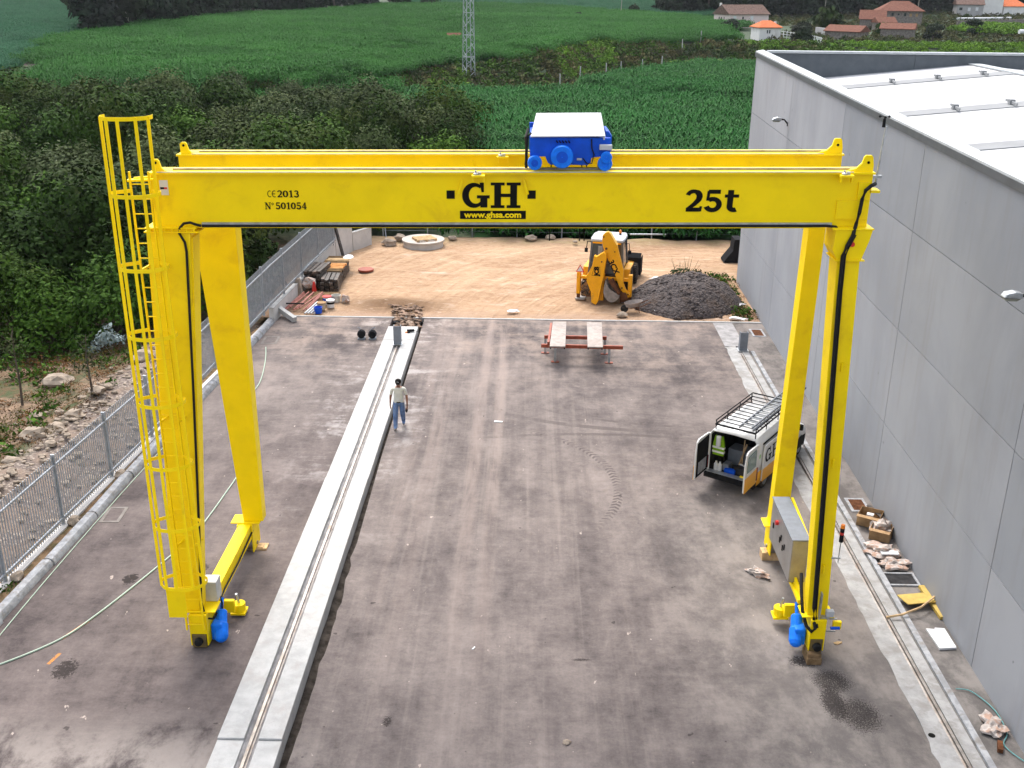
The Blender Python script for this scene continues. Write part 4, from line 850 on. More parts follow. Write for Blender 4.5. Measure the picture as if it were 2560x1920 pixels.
# ================================================================ GANTRY CRANE
CO = Vector((-0.53, 22.05, 0))
cr = thing('gantry_crane', CO, 'big yellow gantry crane with four legs and twin girders across the yard', 'crane')
SH = Matrix(((1, 0, 0, 0), (0, 1, 0, 0), (0.0125, 0, 1, 0), (0, 0, 0, 1)))   # the crane stands a little higher on its right side
def cp(x, y, z): return (x - CO.x, y - CO.y, z)
def cm(name, mb, m, parent=cr, **k):
    o = mb.build(name, m, parent, **k); o.data.transform(SH @ Matrix.Translation(-CO)); return o
GZ0, GZ1 = 9.44, 10.50
girders = []
for gy0, gy1, zx in ((21.10, 21.62, (-7.68, 6.82)), (23.42, 23.94, (-7.84, 6.84))):
    mb = MB(); mb.box(zx[0], zx[1], gy0, gy1, GZ0, GZ1); g = cm('girder', mb, m_yel, bevel=0.004); girders.append(g)
    mb = MB(); mb.box(zx[0] - .02, zx[1] + .02, gy0 - .08, gy1 + .08, GZ1 + .001, GZ1 + .04); cm('top_flange', mb, m_yel, g)
    mb = MB(); mb.box(zx[0] + .9, zx[1] - .9, gy0 - .05, gy1 + .05, GZ0 - .025, GZ0 - .001); cm('bottom_flange', mb, m_yel, g)
    mb = MB(); mb.box(zx[0] + .4, zx[1] - .4, (gy0 + gy1) / 2 - .025, (gy0 + gy1) / 2 + .025, GZ1 + .041, GZ1 + .08); cm('rail', mb, m_rail, g)
    for sx, side in ((zx[0] + .16, 1), (zx[1] - .12, -1)):
        if side == 1: pl = [(-.09, 0), (-.09, .22), (-.05, .26), (.03, .26), (.06, .22), (.09, .10), (.15, .04), (.26, 0)]
        else: pl = [(.10, 0), (.10, .14), (.07, .30), (.04, .33), (-.07, .33), (-.10, .30), (-.13, .18), (-.24, .07), (-.42, .02), (-.42, 0)]
        T = Matrix.Translation((sx, 0, GZ1 + .041)); mb = MB(); mb.prism(pl[::side], gy0 - .02, gy0 + .03, T)
        lg = cm('lifting_lug', mb, m_yel, g)
        mb = MB(); mb.cyl((sx - .01, gy0 - .028, GZ1 + .23), (sx - .01, gy0 + .04, GZ1 + .23), .028, n=12); cm('pin_hole', mb, m_black, g)
front, rear = girders
# hooks on the webs, buffers and line brackets on the top edge
for x, gy, sgn in ((-1.42, 21.10, 1), (-0.08, 21.10, -1), (-1.31, 23.42, 1)):
    mb = MB(); mb.bar((x - .03 * sgn, gy - .06, GZ1 - .40), (x + .05 * sgn, gy - .03, GZ1 - .10), .05, .05); cm('hook_tab', mb, m_yel, front if gy < 22 else rear, bevel=.01)
for x, gy, g in ((-1.04, 21.02, front), (6.25, 21.02, front), (-0.62, 23.34, rear)):
    mb = MB(); mb.box(x - .13, x + .13, gy - .16, gy - .003, GZ1 - .03, GZ1 + .01); mb.box(x - .12, x - .09, gy - .14, gy - .02, GZ1 - .13, GZ1 - .031); mb.box(x + .09, x + .12, gy - .14, gy - .02, GZ1 - .13, GZ1 - .031); b = cm('line_bracket', mb, m_yel, g)
    mb = MB(); mb.lathe((x - .05, gy - .08, GZ1 + .011), (0, 0, 1), [(0, .05), (.03, .05), (.05, .02), (.09, .02)], 10); mb.box(x + .0, x + .06, gy - .11, gy - .06, GZ1 + .012, GZ1 + .07); cm('line_clamp', mb, m_steel, g)
for gy, g in ((21.00, front), (23.32, rear)):
    mb = MB(); mb.cyl((-7.5, gy, GZ1 + .055), (6.4, gy, GZ1 + .055), .010, n=6); cm('steel_line', mb, m_steel, g)
# cable tray, black cable and yellow edge along the foot of the front girder
mb = MB(); mb.box(-6.7, 6.1, 21.03, 21.098, GZ0 + .045, GZ0 + .085); cm('cable_tray', mb, m_steel, front)
mb = MB(); mb.tube([(-6.7, 21.035, GZ0 + .02), (0, 21.035, GZ0 + .02), (6.0, 21.035, GZ0 + .03), (6.18, 21.03, GZ0 + .01), (6.30, 21.0, GZ0 - .12), (6.36, 20.97, GZ0 - .35), (6.36, 20.93, GZ0 - .7)], .03, 8); cm('girder_cable', mb, m_rub, front, smooth=True)
# lettering
ux = lambda u: (u - 1151) * .00923; vz = lambda v: GZ1 + 0.02 - (v - 375) * .00937
TF = frame(Vector((0.53 - 0.53 - CO.x * 0, 21.093 - CO.y, 0)), (1, 0, 0), (0, 0, 1))
TF = SH @ Matrix.Translation((0.53, 21.094 - CO.y, 0)) @ Matrix(((1, 0, 0), (0, 0, -1), (0, 1, 0))).to_4x4()
def letter(name, s, u0, v1, h, u1=None, wt=1.02, m=m_black):
    mb = MB(); x1 = slab_text(mb, s, 0, 0, h, 0, wt); k = (ux(u1) - ux(u0)) / x1 if u1 else 1
    o = mb.build(name, m, front); o.data.transform(TF @ Matrix.Translation((ux(u0), vz(v1), 0)) @ Matrix.Diagonal((k, 1, 1, 1))); return o
letter('crane_maker_letters', 'GH', 1003, 450, (450 - 395) * .00937, 1131)
letter('capacity_marking', '25t', 1487, 457, (457 - 411) * .00937, 1608, 1.2)
letter('conformity_mark', 'CE', 574, 427, (427 - 412) * .00937, 594)
letter('year_marking', '2013', 595, 427, (427 - 412) * .00937, 645, 1.05)
letter('serial_marking', 'No', 567, 453, (453 - 438) * .00937, 588)
letter('serial_marking', '501054', 590, 453, (453 - 438) * .00937, 660, 1.05)
mb = MB()
for u in (968, 1145): mb.box(ux(u), ux(u + 18), vz(430), vz(412), 0, .002)
o = mb.build('square_marks', m_black, front); o.data.transform(TF)
mb = MB(); mb.box(ux(997), ux(1142), vz(474), vz(456), 0, .002); o = mb.build('web_address_panel', m_black, front); o.data.transform(TF)
text('web_address', 'www.ghsa.com', m_yel, front, .168, TF @ Matrix.Translation(((ux(997) + ux(1142)) / 2, vz(465.3), .004)) @ Matrix.Diagonal((1.13, 1, 1, 1)), offset=.0065, ext=.001)
# legs (left pair wide plates that taper, right pair slender)
def leg(xt0, xt1, yt0, yt1, zt, xb0, xb1, yb0, yb1, zb, name='leg'):
    mb = MB(); mb.hexa([(xb0, yb0, zb), (xb1, yb0, zb), (xb0, yb1, zb), (xb1, yb1, zb), (xt0, yt0, zt), (xt1, yt0, zt), (xt0, yt1, zt), (xt1, yt1, zt)]); return cm(name, mb, m_yel, bevel=.006)
LF = leg(-7.86, -6.96, 21.02, 21.62, 9.33, -7.80, -7.26, 19.92, 20.22, 0.98)
LR = leg(-7.72, -6.72, 23.45, 23.95, 9.33, -7.34, -6.83, 24.05, 24.38, 0.98)
RF = leg(6.26, 6.72, 20.92, 21.5, 8.80, 6.28, 6.72, 19.95, 20.25, 0.98)
RR = leg(6.31, 6.68, 23.45, 23.95, 9.33, 6.30, 6.74, 23.98, 24.33, 0.98)
mb = MB(); mb.box(-7.88, -6.76, 20.94, 21.68, 9.331, 9.356); mb.box(-7.86, -6.80, 20.95, 21.67, 9.415, 9.438); mb.box(-7.80, -6.86, 21.0, 21.62, 9.357, 9.414)
for i in range(7): mb.cyl((-7.75 + i * .15, 20.965, 9.34), (-7.75 + i * .15, 20.965, 9.45), .016, n=6)
cm('leg_flange', mb, m_yel, LF)
mb = MB(); mb.box(-6.959, -6.80, 21.3, 21.5, 0.98 + 4.0, 9.32); 
mb = MB(); mb.prism([(6.16, 9.41), (6.90, 9.41), (6.86, 9.2), (6.74, 8.80), (6.25, 8.80), (6.15, 8.98)], 20.90, 21.62); mb.box(6.10, 6.92, 20.88, 21.66, 9.411, 9.438); cm('leg_head', mb, m_yel, RF, bevel=.006)
mb = MB(); mb.box(6.20, 6.80, 20.86, 21.55, 8.775, 8.799); cm('leg_flange', mb, m_yel, RF)
mb = MB(); mb.box(6.16, 6.80, 21.06, 21.097, 9.60, 9.98); mb.box(6.55, 6.76, 21.05, 21.097, 9.985, 10.34); cm('end_plate', mb, m_yel, front)
mb = MB(); mb.cyl((6.52, 20.88, 9.12), (6.52, 20.90, 9.12), .05, n=14); cm('red_plug', mb, m_red, RF)
mb = MB(); mb.box(-6.99, -6.80, 20.98, 21.10, 6.2, 9.3)
# stiffener strip on the inside edge of the left front leg
mb = MB(); mb.hexa([(-7.27, 19.96, 1.0), (-7.20, 19.96, 1.0), (-7.27, 20.2, 1.0), (-7.20, 20.2, 1.0), (-6.97, 21.1, 9.2), (-6.935, 21.1, 9.2), (-6.97, 21.56, 9.2), (-6.935, 21.56, 9.2)]); cm('stiffener', mb, m_yel, LF)
m_olive = mat('unpainted brown steel', (.14, .095, .03), .6, var=.3, sc=6)
# bottom beams, gussets, wheel boxes, wheels, geared motors
for x0, x1, ms in ((-7.44, -7.12, 1), (6.38, 6.64, -1)):
    xc = (x0 + x1) / 2; mb = MB(); mb.box(x0, x1, 20.25, 24.05, .62, .94); mb.box(x0 - .03, x1 + .03, 20.3, 24.0, .60, .619)
    bb = cm('bottom_beam', mb, m_yel, bevel=.006)
    for yc_, dr in ((20.1, -1), (24.2, 1)):
        mb = MB(); mb.box(x0 - .22, x1 + .22, yc_ - .24, yc_ + .22, .945, .975); mb.box(x0 - .04, x0 - .01, yc_ - .34, yc_ + .34, .16, .944); mb.box(x1 + .01, x1 + .04, yc_ - .34, yc_ + .34, .16, .944)
        mb.box(x0 - .01, x1 + .01, yc_ - .34 if dr < 0 else yc_ + .24, yc_ - .24 if dr < 0 else yc_ + .34, .46 if dr < 0 else .22, .94)
        wb = cm('wheel_housing', mb, m_yel, bevel=.006)
        mb = MB(); mb.cyl((x0 + .03, yc_, .27), (x1 - .03, yc_, .27), .2, n=24); mb.cyl((x0 - .07, yc_, .27), (x1 + .07, yc_, .27), .05, n=12); cm('wheel', mb, m_rail, wb, bevel=.01)
        if dr < 0:
            mb = MB(); mb.box(x0 + .0, x1 - .0, yc_ - .36, yc_ - .245, .12, .455); cm('wheel_box', mb, m_olive, wb, bevel=.01)
            mb = MB(); mb.cyl((xc, yc_ - .361, .30), (xc, yc_ - .48, .30), .10, .085, n=16); cm('rubber_buffer', mb, m_rub, wb, bevel=.02)
    # outrigger ring bracket near the front wheels
    s = 1 if ms > 0 else -1; xq = (x1 + .04) if s > 0 else (x0 - .04)
    mb = MB(); mb.box(min(xq, xq + s * .30), max(xq, xq + s * .30), 20.85, 20.95, .30, .62); mb.box(min(xq + s * .15, xq + s * .50), max(xq + s * .15, xq + s * .50), 20.98, 21.30, .14, .19); mb.lathe((xq + s * .33, 21.14, .19), (0, 0, 1), [(0, .15), (.2, .15), (.2, .12), (.21, .1)], 14); cm('rail_clamp', mb, m_yel, bevel=.006)
    mb = MB(); mb.cyl((xq + s * .33, 21.14, .4), (xq + s * .30, 21.10, .66), .03, n=8); cm('clamp_pin', mb, m_steel)
    mb = MB(); mx = xq + s * .14
    mb.lathe((mx, 20.42, .66), (s * .15, -.75, -.62), [(0, .10), (.03, .13), (.30, .13), (.34, .155), (.62, .155), (.70, .12), (.74, .06)], 14); mm = cm('travel_motor', mb, m_blue2, bevel=.012)
    mb = MB(); mb.box(mx - .13, mx + .12, 19.95, 20.28, .16, .58); cm('gearbox', mb, m_blue2, mm, bevel=.04)
    mb = MB(); mb.cyl((mx, 20.40, .62), (mx - s * .02, 20.62, .86), .04, n=8); cm('motor_bracket', mb, m_blue2, mm)
# grey junction box on the left bottom beam, cables on the left leg
mb = MB(); mb.box(-7.28, -6.95, 20.28, 20.62, .98, 1.48); cm('junction_box', mb, mat('pale grey enclosure', (.45, .45, .43), .5), bevel=.012)
mb = MB(); mb.tube([(-6.72, 21.035, GZ0 + .02), (-6.80, 21.0, GZ0 + .05), (-6.92, 20.98, GZ0 + .10), (-7.05, 20.97, GZ0 + .08), (-7.15, 20.97, GZ0 - .02), (-7.16, 20.96, GZ0 - .12), (-7.06, 20.94, GZ0 - .3), (-7.04, 20.93, GZ0 - .5), (-7.07, 20.55, 6.2), (-7.12, 20.28, 4.0), (-7.16, 20.06, 2.3), (-7.2, 19.90, 1.2), (-7.12, 19.88, .8), (-7.0, 19.98, .72), (-6.94, 20.1, .8)], .028, 8); cm('leg_cable', mb, m_rub, LF, smooth=True)
mb = MB(); mb.tube([(-7.10, 24.0, .75), (-7.08, 22.5, .70), (-7.08, 21.2, .72), (-7.0, 20.6, .80), (-6.93, 20.45, .6), (-6.9, 20.4, .85), (-6.98, 20.55, 1.0)], .022, 8); cm('travel_cable', mb, m_rub, smooth=True)
# thick cable bundle on the right leg
mb = MB(); pts = [(6.93, 21.25, 10.28), (6.88, 21.10, 10.30), (6.78, 20.99, 10.29), (6.67, 20.97, 10.20), (6.62, 20.96, 10.02), (6.60, 20.96, 9.75), (6.56, 20.95, 9.52), (6.50, 20.86, 9.32), (6.40, 20.84, 9.10), (6.33, 20.82, 8.9), (6.33, 20.80, 8.7)]
pts += [(6.33 + .05 * t, 20.86 - .96 * t - .05, 8.5 - 7.3 * t) for t in (.05, .2, .4, .6, .8, 1)] + [(6.40, 19.80, .92), (6.42, 19.70, .78), (6.36, 19.72, .68), (6.27, 19.85, .74), (6.2, 20.05, 1.0), (6.22, 20.4, 1.35), (6.30, 20.8, 1.5)]
mb.tube(pts, .038, 10); mb.tube([(p[0] + .058, p[1] + .02, p[2]) for p in pts[7:19]], .022, 8); cm('cable_bundle', mb, m_rub, RF, smooth=True)
mb = MB(); mb.box(6.80, 7.0, 21.1, 21.4, 10.12, 10.17); cm('cable_support', mb, m_yel, front)
for z in (2.0, 4.4, 6.5): 
    t = (8.8 - z) / 7.82; mb = MB(); mb.box(6.52, 6.57, 20.92 - .97 * t - .07, 20.92 - .97 * t + .0, z, z + .18); cm('cable_cleat', mb, m_yel, RF)
# electrical cabinet between the right legs with its cradle
mb = MB(); mb.box(6.12, 6.50, 21.15, 23.25, 1.05, 2.15); kb = cm('control_cabinet', mb, m_cab, bevel=.012)
mb = MB(); mb.box(6.10, 6.52, 21.12, 23.28, 2.151, 2.18); cm('cabinet_top', mb, m_gbox, kb)
mb = MB(); mb.cyl((6.119, 22.55, 1.85), (6.05, 22.55, 1.85), .06, n=14); cm('emergency_stop', mb, m_red, kb)
mb = MB()
for y, z in ((22.1, 1.6), (22.2, 1.5), (21.9, 1.45), (21.75, 1.55), (22.9, 1.5)): mb.box(6.10, 6.119, y, y + .05, z, z + .14)
cm('cabinet_switches', mb, m_black, kb)
mb = MB(); mb.bar((6.56, 21.1, 2.0), (6.60, 23.3, 2.12), .06, .06); mb.bar((6.24, 20.5, .95), (6.30, 23.8, 1.0), .07, .09); mb.bar((6.3, 20.4, .9), (6.28, 21.2, 1.05), .05, .3); cm('cabinet_cradle', mb, m_yel)
mb = MB(); mb.cyl((6.80, 20.9, 1.45), (6.95, 20.9, 1.45), .15, n=18); cm('siren_horn', mb, m_white, bevel=.03)
# warning light column on its bracket
mb = MB(); mb.cyl((6.86, 20.12, 2.2), (6.86, 20.12, 2.72), .012, n=6); mb.bar((6.70, 20.12, 2.32), (6.90, 20.12, 2.32), .035, .035); wl_ = cm('beacon_pole', mb, m_steel)
mb = MB(); mb.cyl((6.86, 20.12, 2.721), (6.86, 20.12, 2.90), .045, n=14); mb.cyl((6.86, 20.12, 2.96), (6.86, 20.12, 3.06), .045, n=14); cm('beacon_body', mb, m_trim, wl_)
mb = MB(); mb.cyl((6.86, 20.12, 2.901), (6.86, 20.12, 2.959), .046, n=14); cm('beacon_ring', mb, m_red, wl_)
mb = MB(); mb.cyl((6.86, 20.12, 3.061), (6.86, 20.12, 3.14), .05, .042, n=14); cm('beacon_lamp', mb, m_org, wl_)
# limit switch cluster at the foot of the right leg
mb = MB(); mb.box(6.56, 6.74, 19.82, 19.90, .95, 1.0); mb.box(6.55, 6.92, 19.84, 19.86, .60, .63); mb.box(6.55, 6.92, 19.84, 19.86, .92, .95); mb.box(6.50, 6.53, 19.8, 19.9, .5, 1.6); ls = cm('switch_bracket', mb, m_steel)
mb = MB(); mb.box(6.66, 6.82, 19.78, 19.90, 1.02, 1.16); cm('switch_box', mb, m_white, ls)
mb = MB(); mb.box(6.84, 7.02, 19.8, 19.88, .70, .88); cm('switch_bracket', mb, m_yel, ls)
mb = MB(); mb.cyl((6.78, 19.78, .74), (6.98, 19.78, .74), .035, n=10); cm('switch_roller', mb, m_blue, ls)
# anemometer on a mast at the right end
mb = MB(); mb.cyl((6.92, 21.2, 10.3), (6.98, 21.2, 11.42), .022, n=8); mb.box(6.84, 7.02, 21.17, 21.23, 10.40, 10.46); am = cm('wind_gauge_mast', mb, m_steel)
mb = MB(); mb.cyl((6.93, 21.2, 11.40), (6.93, 21.2, 11.56), .035, .028, n=10); mb.cyl((6.93, 21.2, 11.561), (6.93, 21.2, 11.60), .012, n=6)
for a in (0.3, 2.4, 4.5): mb.cyl((6.93, 21.2, 11.6), (6.93 + .09 * math.cos(a), 21.2 + .09 * math.sin(a), 11.6), .006, n=5); mb.blob((6.93 + .10 * math.cos(a), 21.2 + .10 * math.sin(a), 11.6), .028, 1, 1, 0)
cm('wind_gauge', mb, m_trim, am)
# access ladder and hooped cage on the left front leg
LY = lambda z: 21.02 - (9.33 - min(z, 9.33)) * (1.08 / 8.35) - .20   # ladder plane in front of the leg
def lp(x, z, dy=0): return (x + .055 * (9.33 - min(z, 9.33)), LY(z) + dy, z)
mb = MB(); zt = 10.6
for x in (-7.985, -7.60):
    for a, b in ((0.62, 9.33), (9.33, zt + .0)): mb.bar(lp(x, a), lp(x, b), .03, .06)
ld = cm('ladder', mb, m_yel)
z = .75
while z < zt: mb = MB(); mb.cyl(lp(-7.985, z), lp(-7.60, z), .013, n=6); cm('rung', mb, m_yel, ld); z += .30
hoops = [1.97, 3.30, 4.65, 5.98, 7.38, 8.76, 10.22, 11.70]
ang = [-175, -150, -125, -95, -55, -20]
for z in hoops:
    mb = MB(); pts = [(-7.985, 0)] + [(-7.79 + .50 * math.cos(R(a)), -.32 + .38 * math.sin(R(a))) for a in range(-200, 25, 12)] + [(-7.60, 0)]
    if z > 11: pts = pts[1:-1]
    vs = []
    for p in pts: vs += [lp(p[0], z - .038, p[1]), lp(p[0], z + .038, p[1])]
    k = len(pts); mb.add(vs, [(2 * i, 2 * i + 2, 2 * i + 3, 2 * i + 1) for i in range(k - 1)]); o = cm('cage_hoop', mb, m_yel, ld); md = o.modifiers.new('s', 'SOLIDIFY'); md.thickness = .008
for a in ang:
    x, dy = -7.79 + .495 * math.cos(R(a)), -.32 + .375 * math.sin(R(a)); mb = MB()
    for za, zb_ in ((1.97, 9.33), (9.33, 11.73)): mb.bar(lp(x, za, dy), lp(x, zb_, dy),   .062 if abs(a) < 170 else .02, .02, up=(0, 1, 0))
    cm('cage_strap', mb, m_yel, ld)
mb = MB(); mb.box(-7.72, -7.32, LY(1.5) - .50, LY(1.5) - .49, 1.20, 1.95); cm('lockout_plate', mb, m_yel, ld)
for z in (2.6, 5.4, 8.6):
    for x in (-7.985, -7.60): mb = MB(); mb.bar(lp(x, z), lp(x + .12, z + .05, .24), .04, .05); cm('standoff_bracket', mb, m_yel, ld)
mb = MB(); mb.bar((-8.05, 20.85, 10.42), (-7.55, 20.95, 10.42), .14, .04); mb.cyl((-7.95, 20.95, 10.44), (-7.62, 21.0, 10.46), .03, n=8); cm('line_anchor', mb, m_yel)
mb = MB(); mb.box(-7.50, -7.33, 21.085, 21.094, 10.08, 10.38); nt_ = cm('paper_notice', mb, m_foam, front)
mb = MB(); mb.box(-7.49, -7.41, 21.080, 21.084, 10.20, 10.24); cm('notice_logo', mb, m_black, front)
mb = MB(); mb.box(-7.41, -7.35, 21.080, 21.084, 10.20, 10.24); cm('notice_logo', mb, m_red, front)
# timber blocks under the four wheel boxes
for x, y, lb in ((-7.30, 20.08, 'timber block under the left front wheel of the yellow crane'), (-7.12, 24.22, 'timber block under the left rear wheel of the yellow crane'), (6.46, 19.85, 'timber block under the right front wheel of the yellow crane'), (6.5, 24.15, 'timber block under the right rear wheel of the yellow crane')):
    mb = MB(); fr = y < 22; dz = 0.0125 * (x + .53); mb.box(-.16 if fr else -.30, .16 if fr else .30, -.28 if fr else -.12, .18, 0, .07 + dz if fr else .14 + dz); mb.box(-.15 if fr else -.2, .15 if fr else .2, -.24 if fr else -.1, .14, .072 + dz, .16 + dz)
    o = mb.build('timber_block', m_timber if fr else m_timberl, bevel=.006); o.location = (x, y, 0); tag(o, lb, 'timber block', 'timber blocks under the crane wheels')

# ================================================================ TROLLEY
tr_ = thing('hoist_trolley', (0.78, 22.5, 10.60), 'bright blue hoist trolley with white rain roof riding on the girders', 'hoist')
zt = lambda z: z - 10.60 + 0.0
def tm(name, mb, m, parent=tr_, **k): return mb.build(name, m, parent, **k)
mb = MB(); mb.prism([(-.49, .24), (-.80, .24), (-.80, .62), (.80, .62), (.80, .26), (.50, .24), (.43, .22), (.42, .12), (.36, .08), (-.38, .08), (-.44, .12)], -1.30, -1.22); tm('side_plate', mb, m_blue, bevel=.008)
mb = MB(); mb.prism([(-.82, .0), (-.82, .6), (.80, .6), (.80, .0)], 1.10, 1.18)
tm('side_plate', mb, m_blue, bevel=.008)
mb = MB(); mb.box(-.80, -.66, -1.21, 1.09, .22, .5); mb.box(.62, .78, -1.21, 1.09, .22, .5); mb.box(-.3, .3, -1.21, 1.09, .22, .4); tm('frame', mb, m_blue, bevel=.008)
mb = MB(); mb.cyl((-.5, 0.0, .28), (.5, 0.0, .28), .24, n=24); tm('rope_drum', mb, m_blue)
def disc(x, z, r, y=-1.305, d_=.14, inner=.5, m=m_blue2):
    mb = MB(); mb.lathe((x, y, z), (0, -1, 0), [(0, r * .7), (.03, r), (d_ - .03, r), (d_, r * .93), (d_ + .002, r * inner), (d_ - .02, r * inner * .97), (d_ - .018, r * .06), (d_ + .01, r * .05)], 28); return mb
tm('hoist_motor', disc(-.16, .26, .225, d_=.18), m_blue2)
mb = MB(); mb.lathe((-.16, -1.489, .26), (0, -1, 0), [(0, .115), (.004, .115)], 24); tm('fan_grille', mb, m_blue)
mb = MB(); mb.lathe((-.70, -1.449, .13), (0, -1, 0), [(0, .07), (.004, .07)], 20); tm('fan_grille', mb, m_blue); tm('travel_motor', disc(-.70, .13, .145), m_blue2); tm('travel_motor', disc(.72, .26, .115, y=-1.38, d_=.10), m_blue2); tm('travel_motor', disc(.70, .13, .145), m_blue2)
mb = MB()
for i in range(5): mb.tube([(-.28 + i * .06, -1.31, .56), (-.25 + i * .06, -1.34, .52)], .014, 5)
tm('cable_glands', mb, m_black)
mb = MB(); mb.box(.58, .83, -1.42, -1.305, .40, .50); tm('terminal_box', mb, m_white, bevel=.01)
mb = MB(); mb.prism([(.79, .05), (.88, .05), (.92, .2), (.92, .48), (.84, .58), (.79, .58)], .0, .8); tm('gearbox_flank', mb, m_blue, bevel=.01)
mb = MB(); mb.tube([(.42, -1.32, .60), (.43, -1.33, .42), (.48, -1.33, .30), (.44, -1.33, .12), (.34, -1.33, .12), (.26, -1.32, .22)], .013, 6); tm('motor_cable', mb, m_rub)
mb = MB(); mb.tube([(-.78, -1.05, .66), (-.86, -1.1, .60), (-.87, -1.1, .3), (-.87, -1.1, -.12)], .03, 8); mb.tube([(-.84, -.6, .68), (-.89, -.8, .55), (-.88, -.9, .0)], .03, 8); tm('cable_loop', mb, m_rub, smooth=True)
mb = MB(); mb.box(.14, .24, -1.32, -1.301, .18, .22); tm('rating_plate', mb, m_steel)
for x in (-.36, .27, .37): mb = MB(); mb.cyl((x, -.75, -1.6), (x, -.75, .1), .012, n=6); tm('wire_rope', mb, m_black)
for x in (-.66, .66):
    for y in (-1.14, 1.22): mb = MB(); mb.cyl((x, y - .05, .055), (x, y + .05, .055), .10, n=16); tm('wheel', mb, m_rail)
mb = MB(); T = Matrix.Rotation(R(-1.0), 4, 'Y')
mb.hexa([T @ Vector(p) for p in ((-.78, -1.36, .64), (.66, -1.36, .64), (-.66, 1.75, .72), (.76, 1.75, .72), (-.78, -1.36, .66), (.66, -1.36, .66), (-.66, 1.75, .74), (.76, 1.75, .74))]); mb.hexa([T @ Vector(p) for p in ((.66, -1.36, .58), (.69, -1.36, .58), (.76, 1.75, .66), (.79, 1.75, .66), (.662, -1.36, .665), (.70, -1.36, .655), (.762, 1.75, .745), (.80, 1.75, .735))])
tm('rain_roof', mb, m_white, bevel=.004)
for x in (-.5, .5): 
    mb = MB(); mb.box(x - .02, x + .02, 1.12, 1.16, .6, .68); mb.box(x - .02, x + .02, -1.10, -1.06, .62, .645); tm('roof_bracket', mb, m_blue)
# ================================================================ PERSON
pe = thing('person', (-4.27, 32.25, 0), 'man in black cap, white t-shirt and blue jeans walking beside the left rail', 'person', rz=math.pi + 0.05)
def skin_mesh(name, joints, edges, parent, mats, root=0, sub=2, pick=None):
    me = bpy.data.meshes.new(name); me.from_pydata([j[0] for j in joints], edges, []); o = bpy.data.objects.new(name, me); COL.objects.link(o)
    md = o.modifiers.new('skin', 'SKIN'); md.use_smooth_shade = True
    for i, j in enumerate(joints):
        sv = me.skin_vertices[0].data[i]; r_ = j[1]; sv.radius = (r_, r_) if isinstance(r_, (int, float)) else r_; sv.use_root = (i == root)
    s2 = o.modifiers.new('sub', 'SUBSURF'); s2.levels = s2.render_levels = sub
    dg = bpy.context.evaluated_depsgraph_get(); nm = bpy.data.meshes.new_from_object(o.evaluated_get(dg)); bpy.data.objects.remove(o)
    nm.name = name; nm.materials.clear()
    for m in mats: nm.materials.append(m)
    for p in nm.polygons:
        p.use_smooth = True
        if pick: p.material_index = pick(p.center)
    o = bpy.data.objects.new(name, nm); COL.objects.link(o); o.parent = parent; return o
# local frame: +y forward (the way he faces), x to his left is -x ; walking, right leg forward
J = [((0, 0, .96), (.165, .12)), ((0, .0, 1.12), (.168, .135)), ((0, .01, 1.28), (.19, .135)), ((0, .0, 1.42), (.15, .10)), ((0, .02, 1.50), (.062, .062)), ((0, .04, 1.575), (.068, .08)), ((0, .045, 1.66), (.078, .095)), ((0, .03, 1.73), (.06, .075))]
E_ = [(0, 1), (1, 2), (2, 3), (3, 4), (4, 5), (5, 6), (6, 7)]
def addj(p, r, par): J.append((p, r)); E_.append((par, len(J) - 1)); return len(J) - 1
for s, sw, kn in ((1, .10, .16), (-1, -.12, .0)):     # legs
    h = addj((s * .10, 0, .90), (.115, .11), 0); k = addj((s * .115, sw * .6 + .05, .50), (.09, .09), h); a = addj((s * .12, sw * 1.6 - (.0 if s > 0 else .10), .12 if s > 0 else .17), (.075, .072), k); addj((s * .13, sw * 1.6 + .16 - (0 if s > 0 else .10), .045 if s > 0 else .06), (.045, .038), a)
for s, sw in ((1, -.03), (-1, .10)):      # arms
    h = addj((s * .21, 0, 1.42), (.068, .065), 3); e = addj((s * .27, sw * .3 - .02, 1.13), (.043, .045), h); wv = addj((s * .285, sw + .04, .90), (.030, .028), e); pa = addj((s * .285, sw + .06, .82), (.038, .018), wv)
    for f in range(4): q = addj((s * .285 + 0.0, sw + .035 + f * .020, .765), (.009, .009), pa); q2 = addj((s * .275, sw + .04 + f * .020, .725 - .01 * (1.5 - abs(f - 1.5))), (.008, .008), q)
    th = addj((s * .265, sw + .11, .80), (.010, .010), pa); addj((s * .26, sw + .13, .765), (.009, .009), th)
def pick(c):
    if c.z < .10: return 3
    if abs(c.x) > .18 and c.z < 1.22 and c.z > .6 and abs(c.x) > .20 - 0: return 0
    if c.z > 1.49: return 0
    if c.z > .97: return 1
    if c.z < .11: return 3
    return 2
body = skin_mesh('body', J, E_, pe, [m_skin, m_shirt, m_jean, m_shoe], pick=pick)
mb = MB(); mb.lathe((0, .035, 1.665), (0, 0, 1), [(0, .100), (.05, .103), (.09, .088), (.115, .05), (.12, .01)], 18); mb.add([(-.075, .11, 1.668), (.075, .11, 1.668), (.06, .21, 1.645), (-.06, .21, 1.645), (-.075, .11, 1.682), (.075, .11, 1.682), (.06, .21, 1.657), (-.06, .21, 1.657)], [(0, 1, 2, 3), (4, 7, 6, 5), (0, 4, 5, 1), (2, 6, 7, 3), (1, 5, 6, 2), (0, 3, 7, 4)])
mb.build('cap', m_black, pe, smooth=True)
mb = MB(); mb.bar((-.03, .142, 1.705), (.035, .142, 1.722), .012, .006); mb.build('cap_mark', m_foam, pe)
mb = MB(); mb.lathe((0, 0, .955), (0, 0, 1), [(0, .158), (.04, .158)], 20); o = mb.build('belt', m_black, pe); o.scale = (1.04, .82, 1)
mb = MB()
for s in (-1, 1): mb.blob((s * .028, .122, 1.655), .009, 1, 1, 0)
mb.build('eyes', m_black, pe)
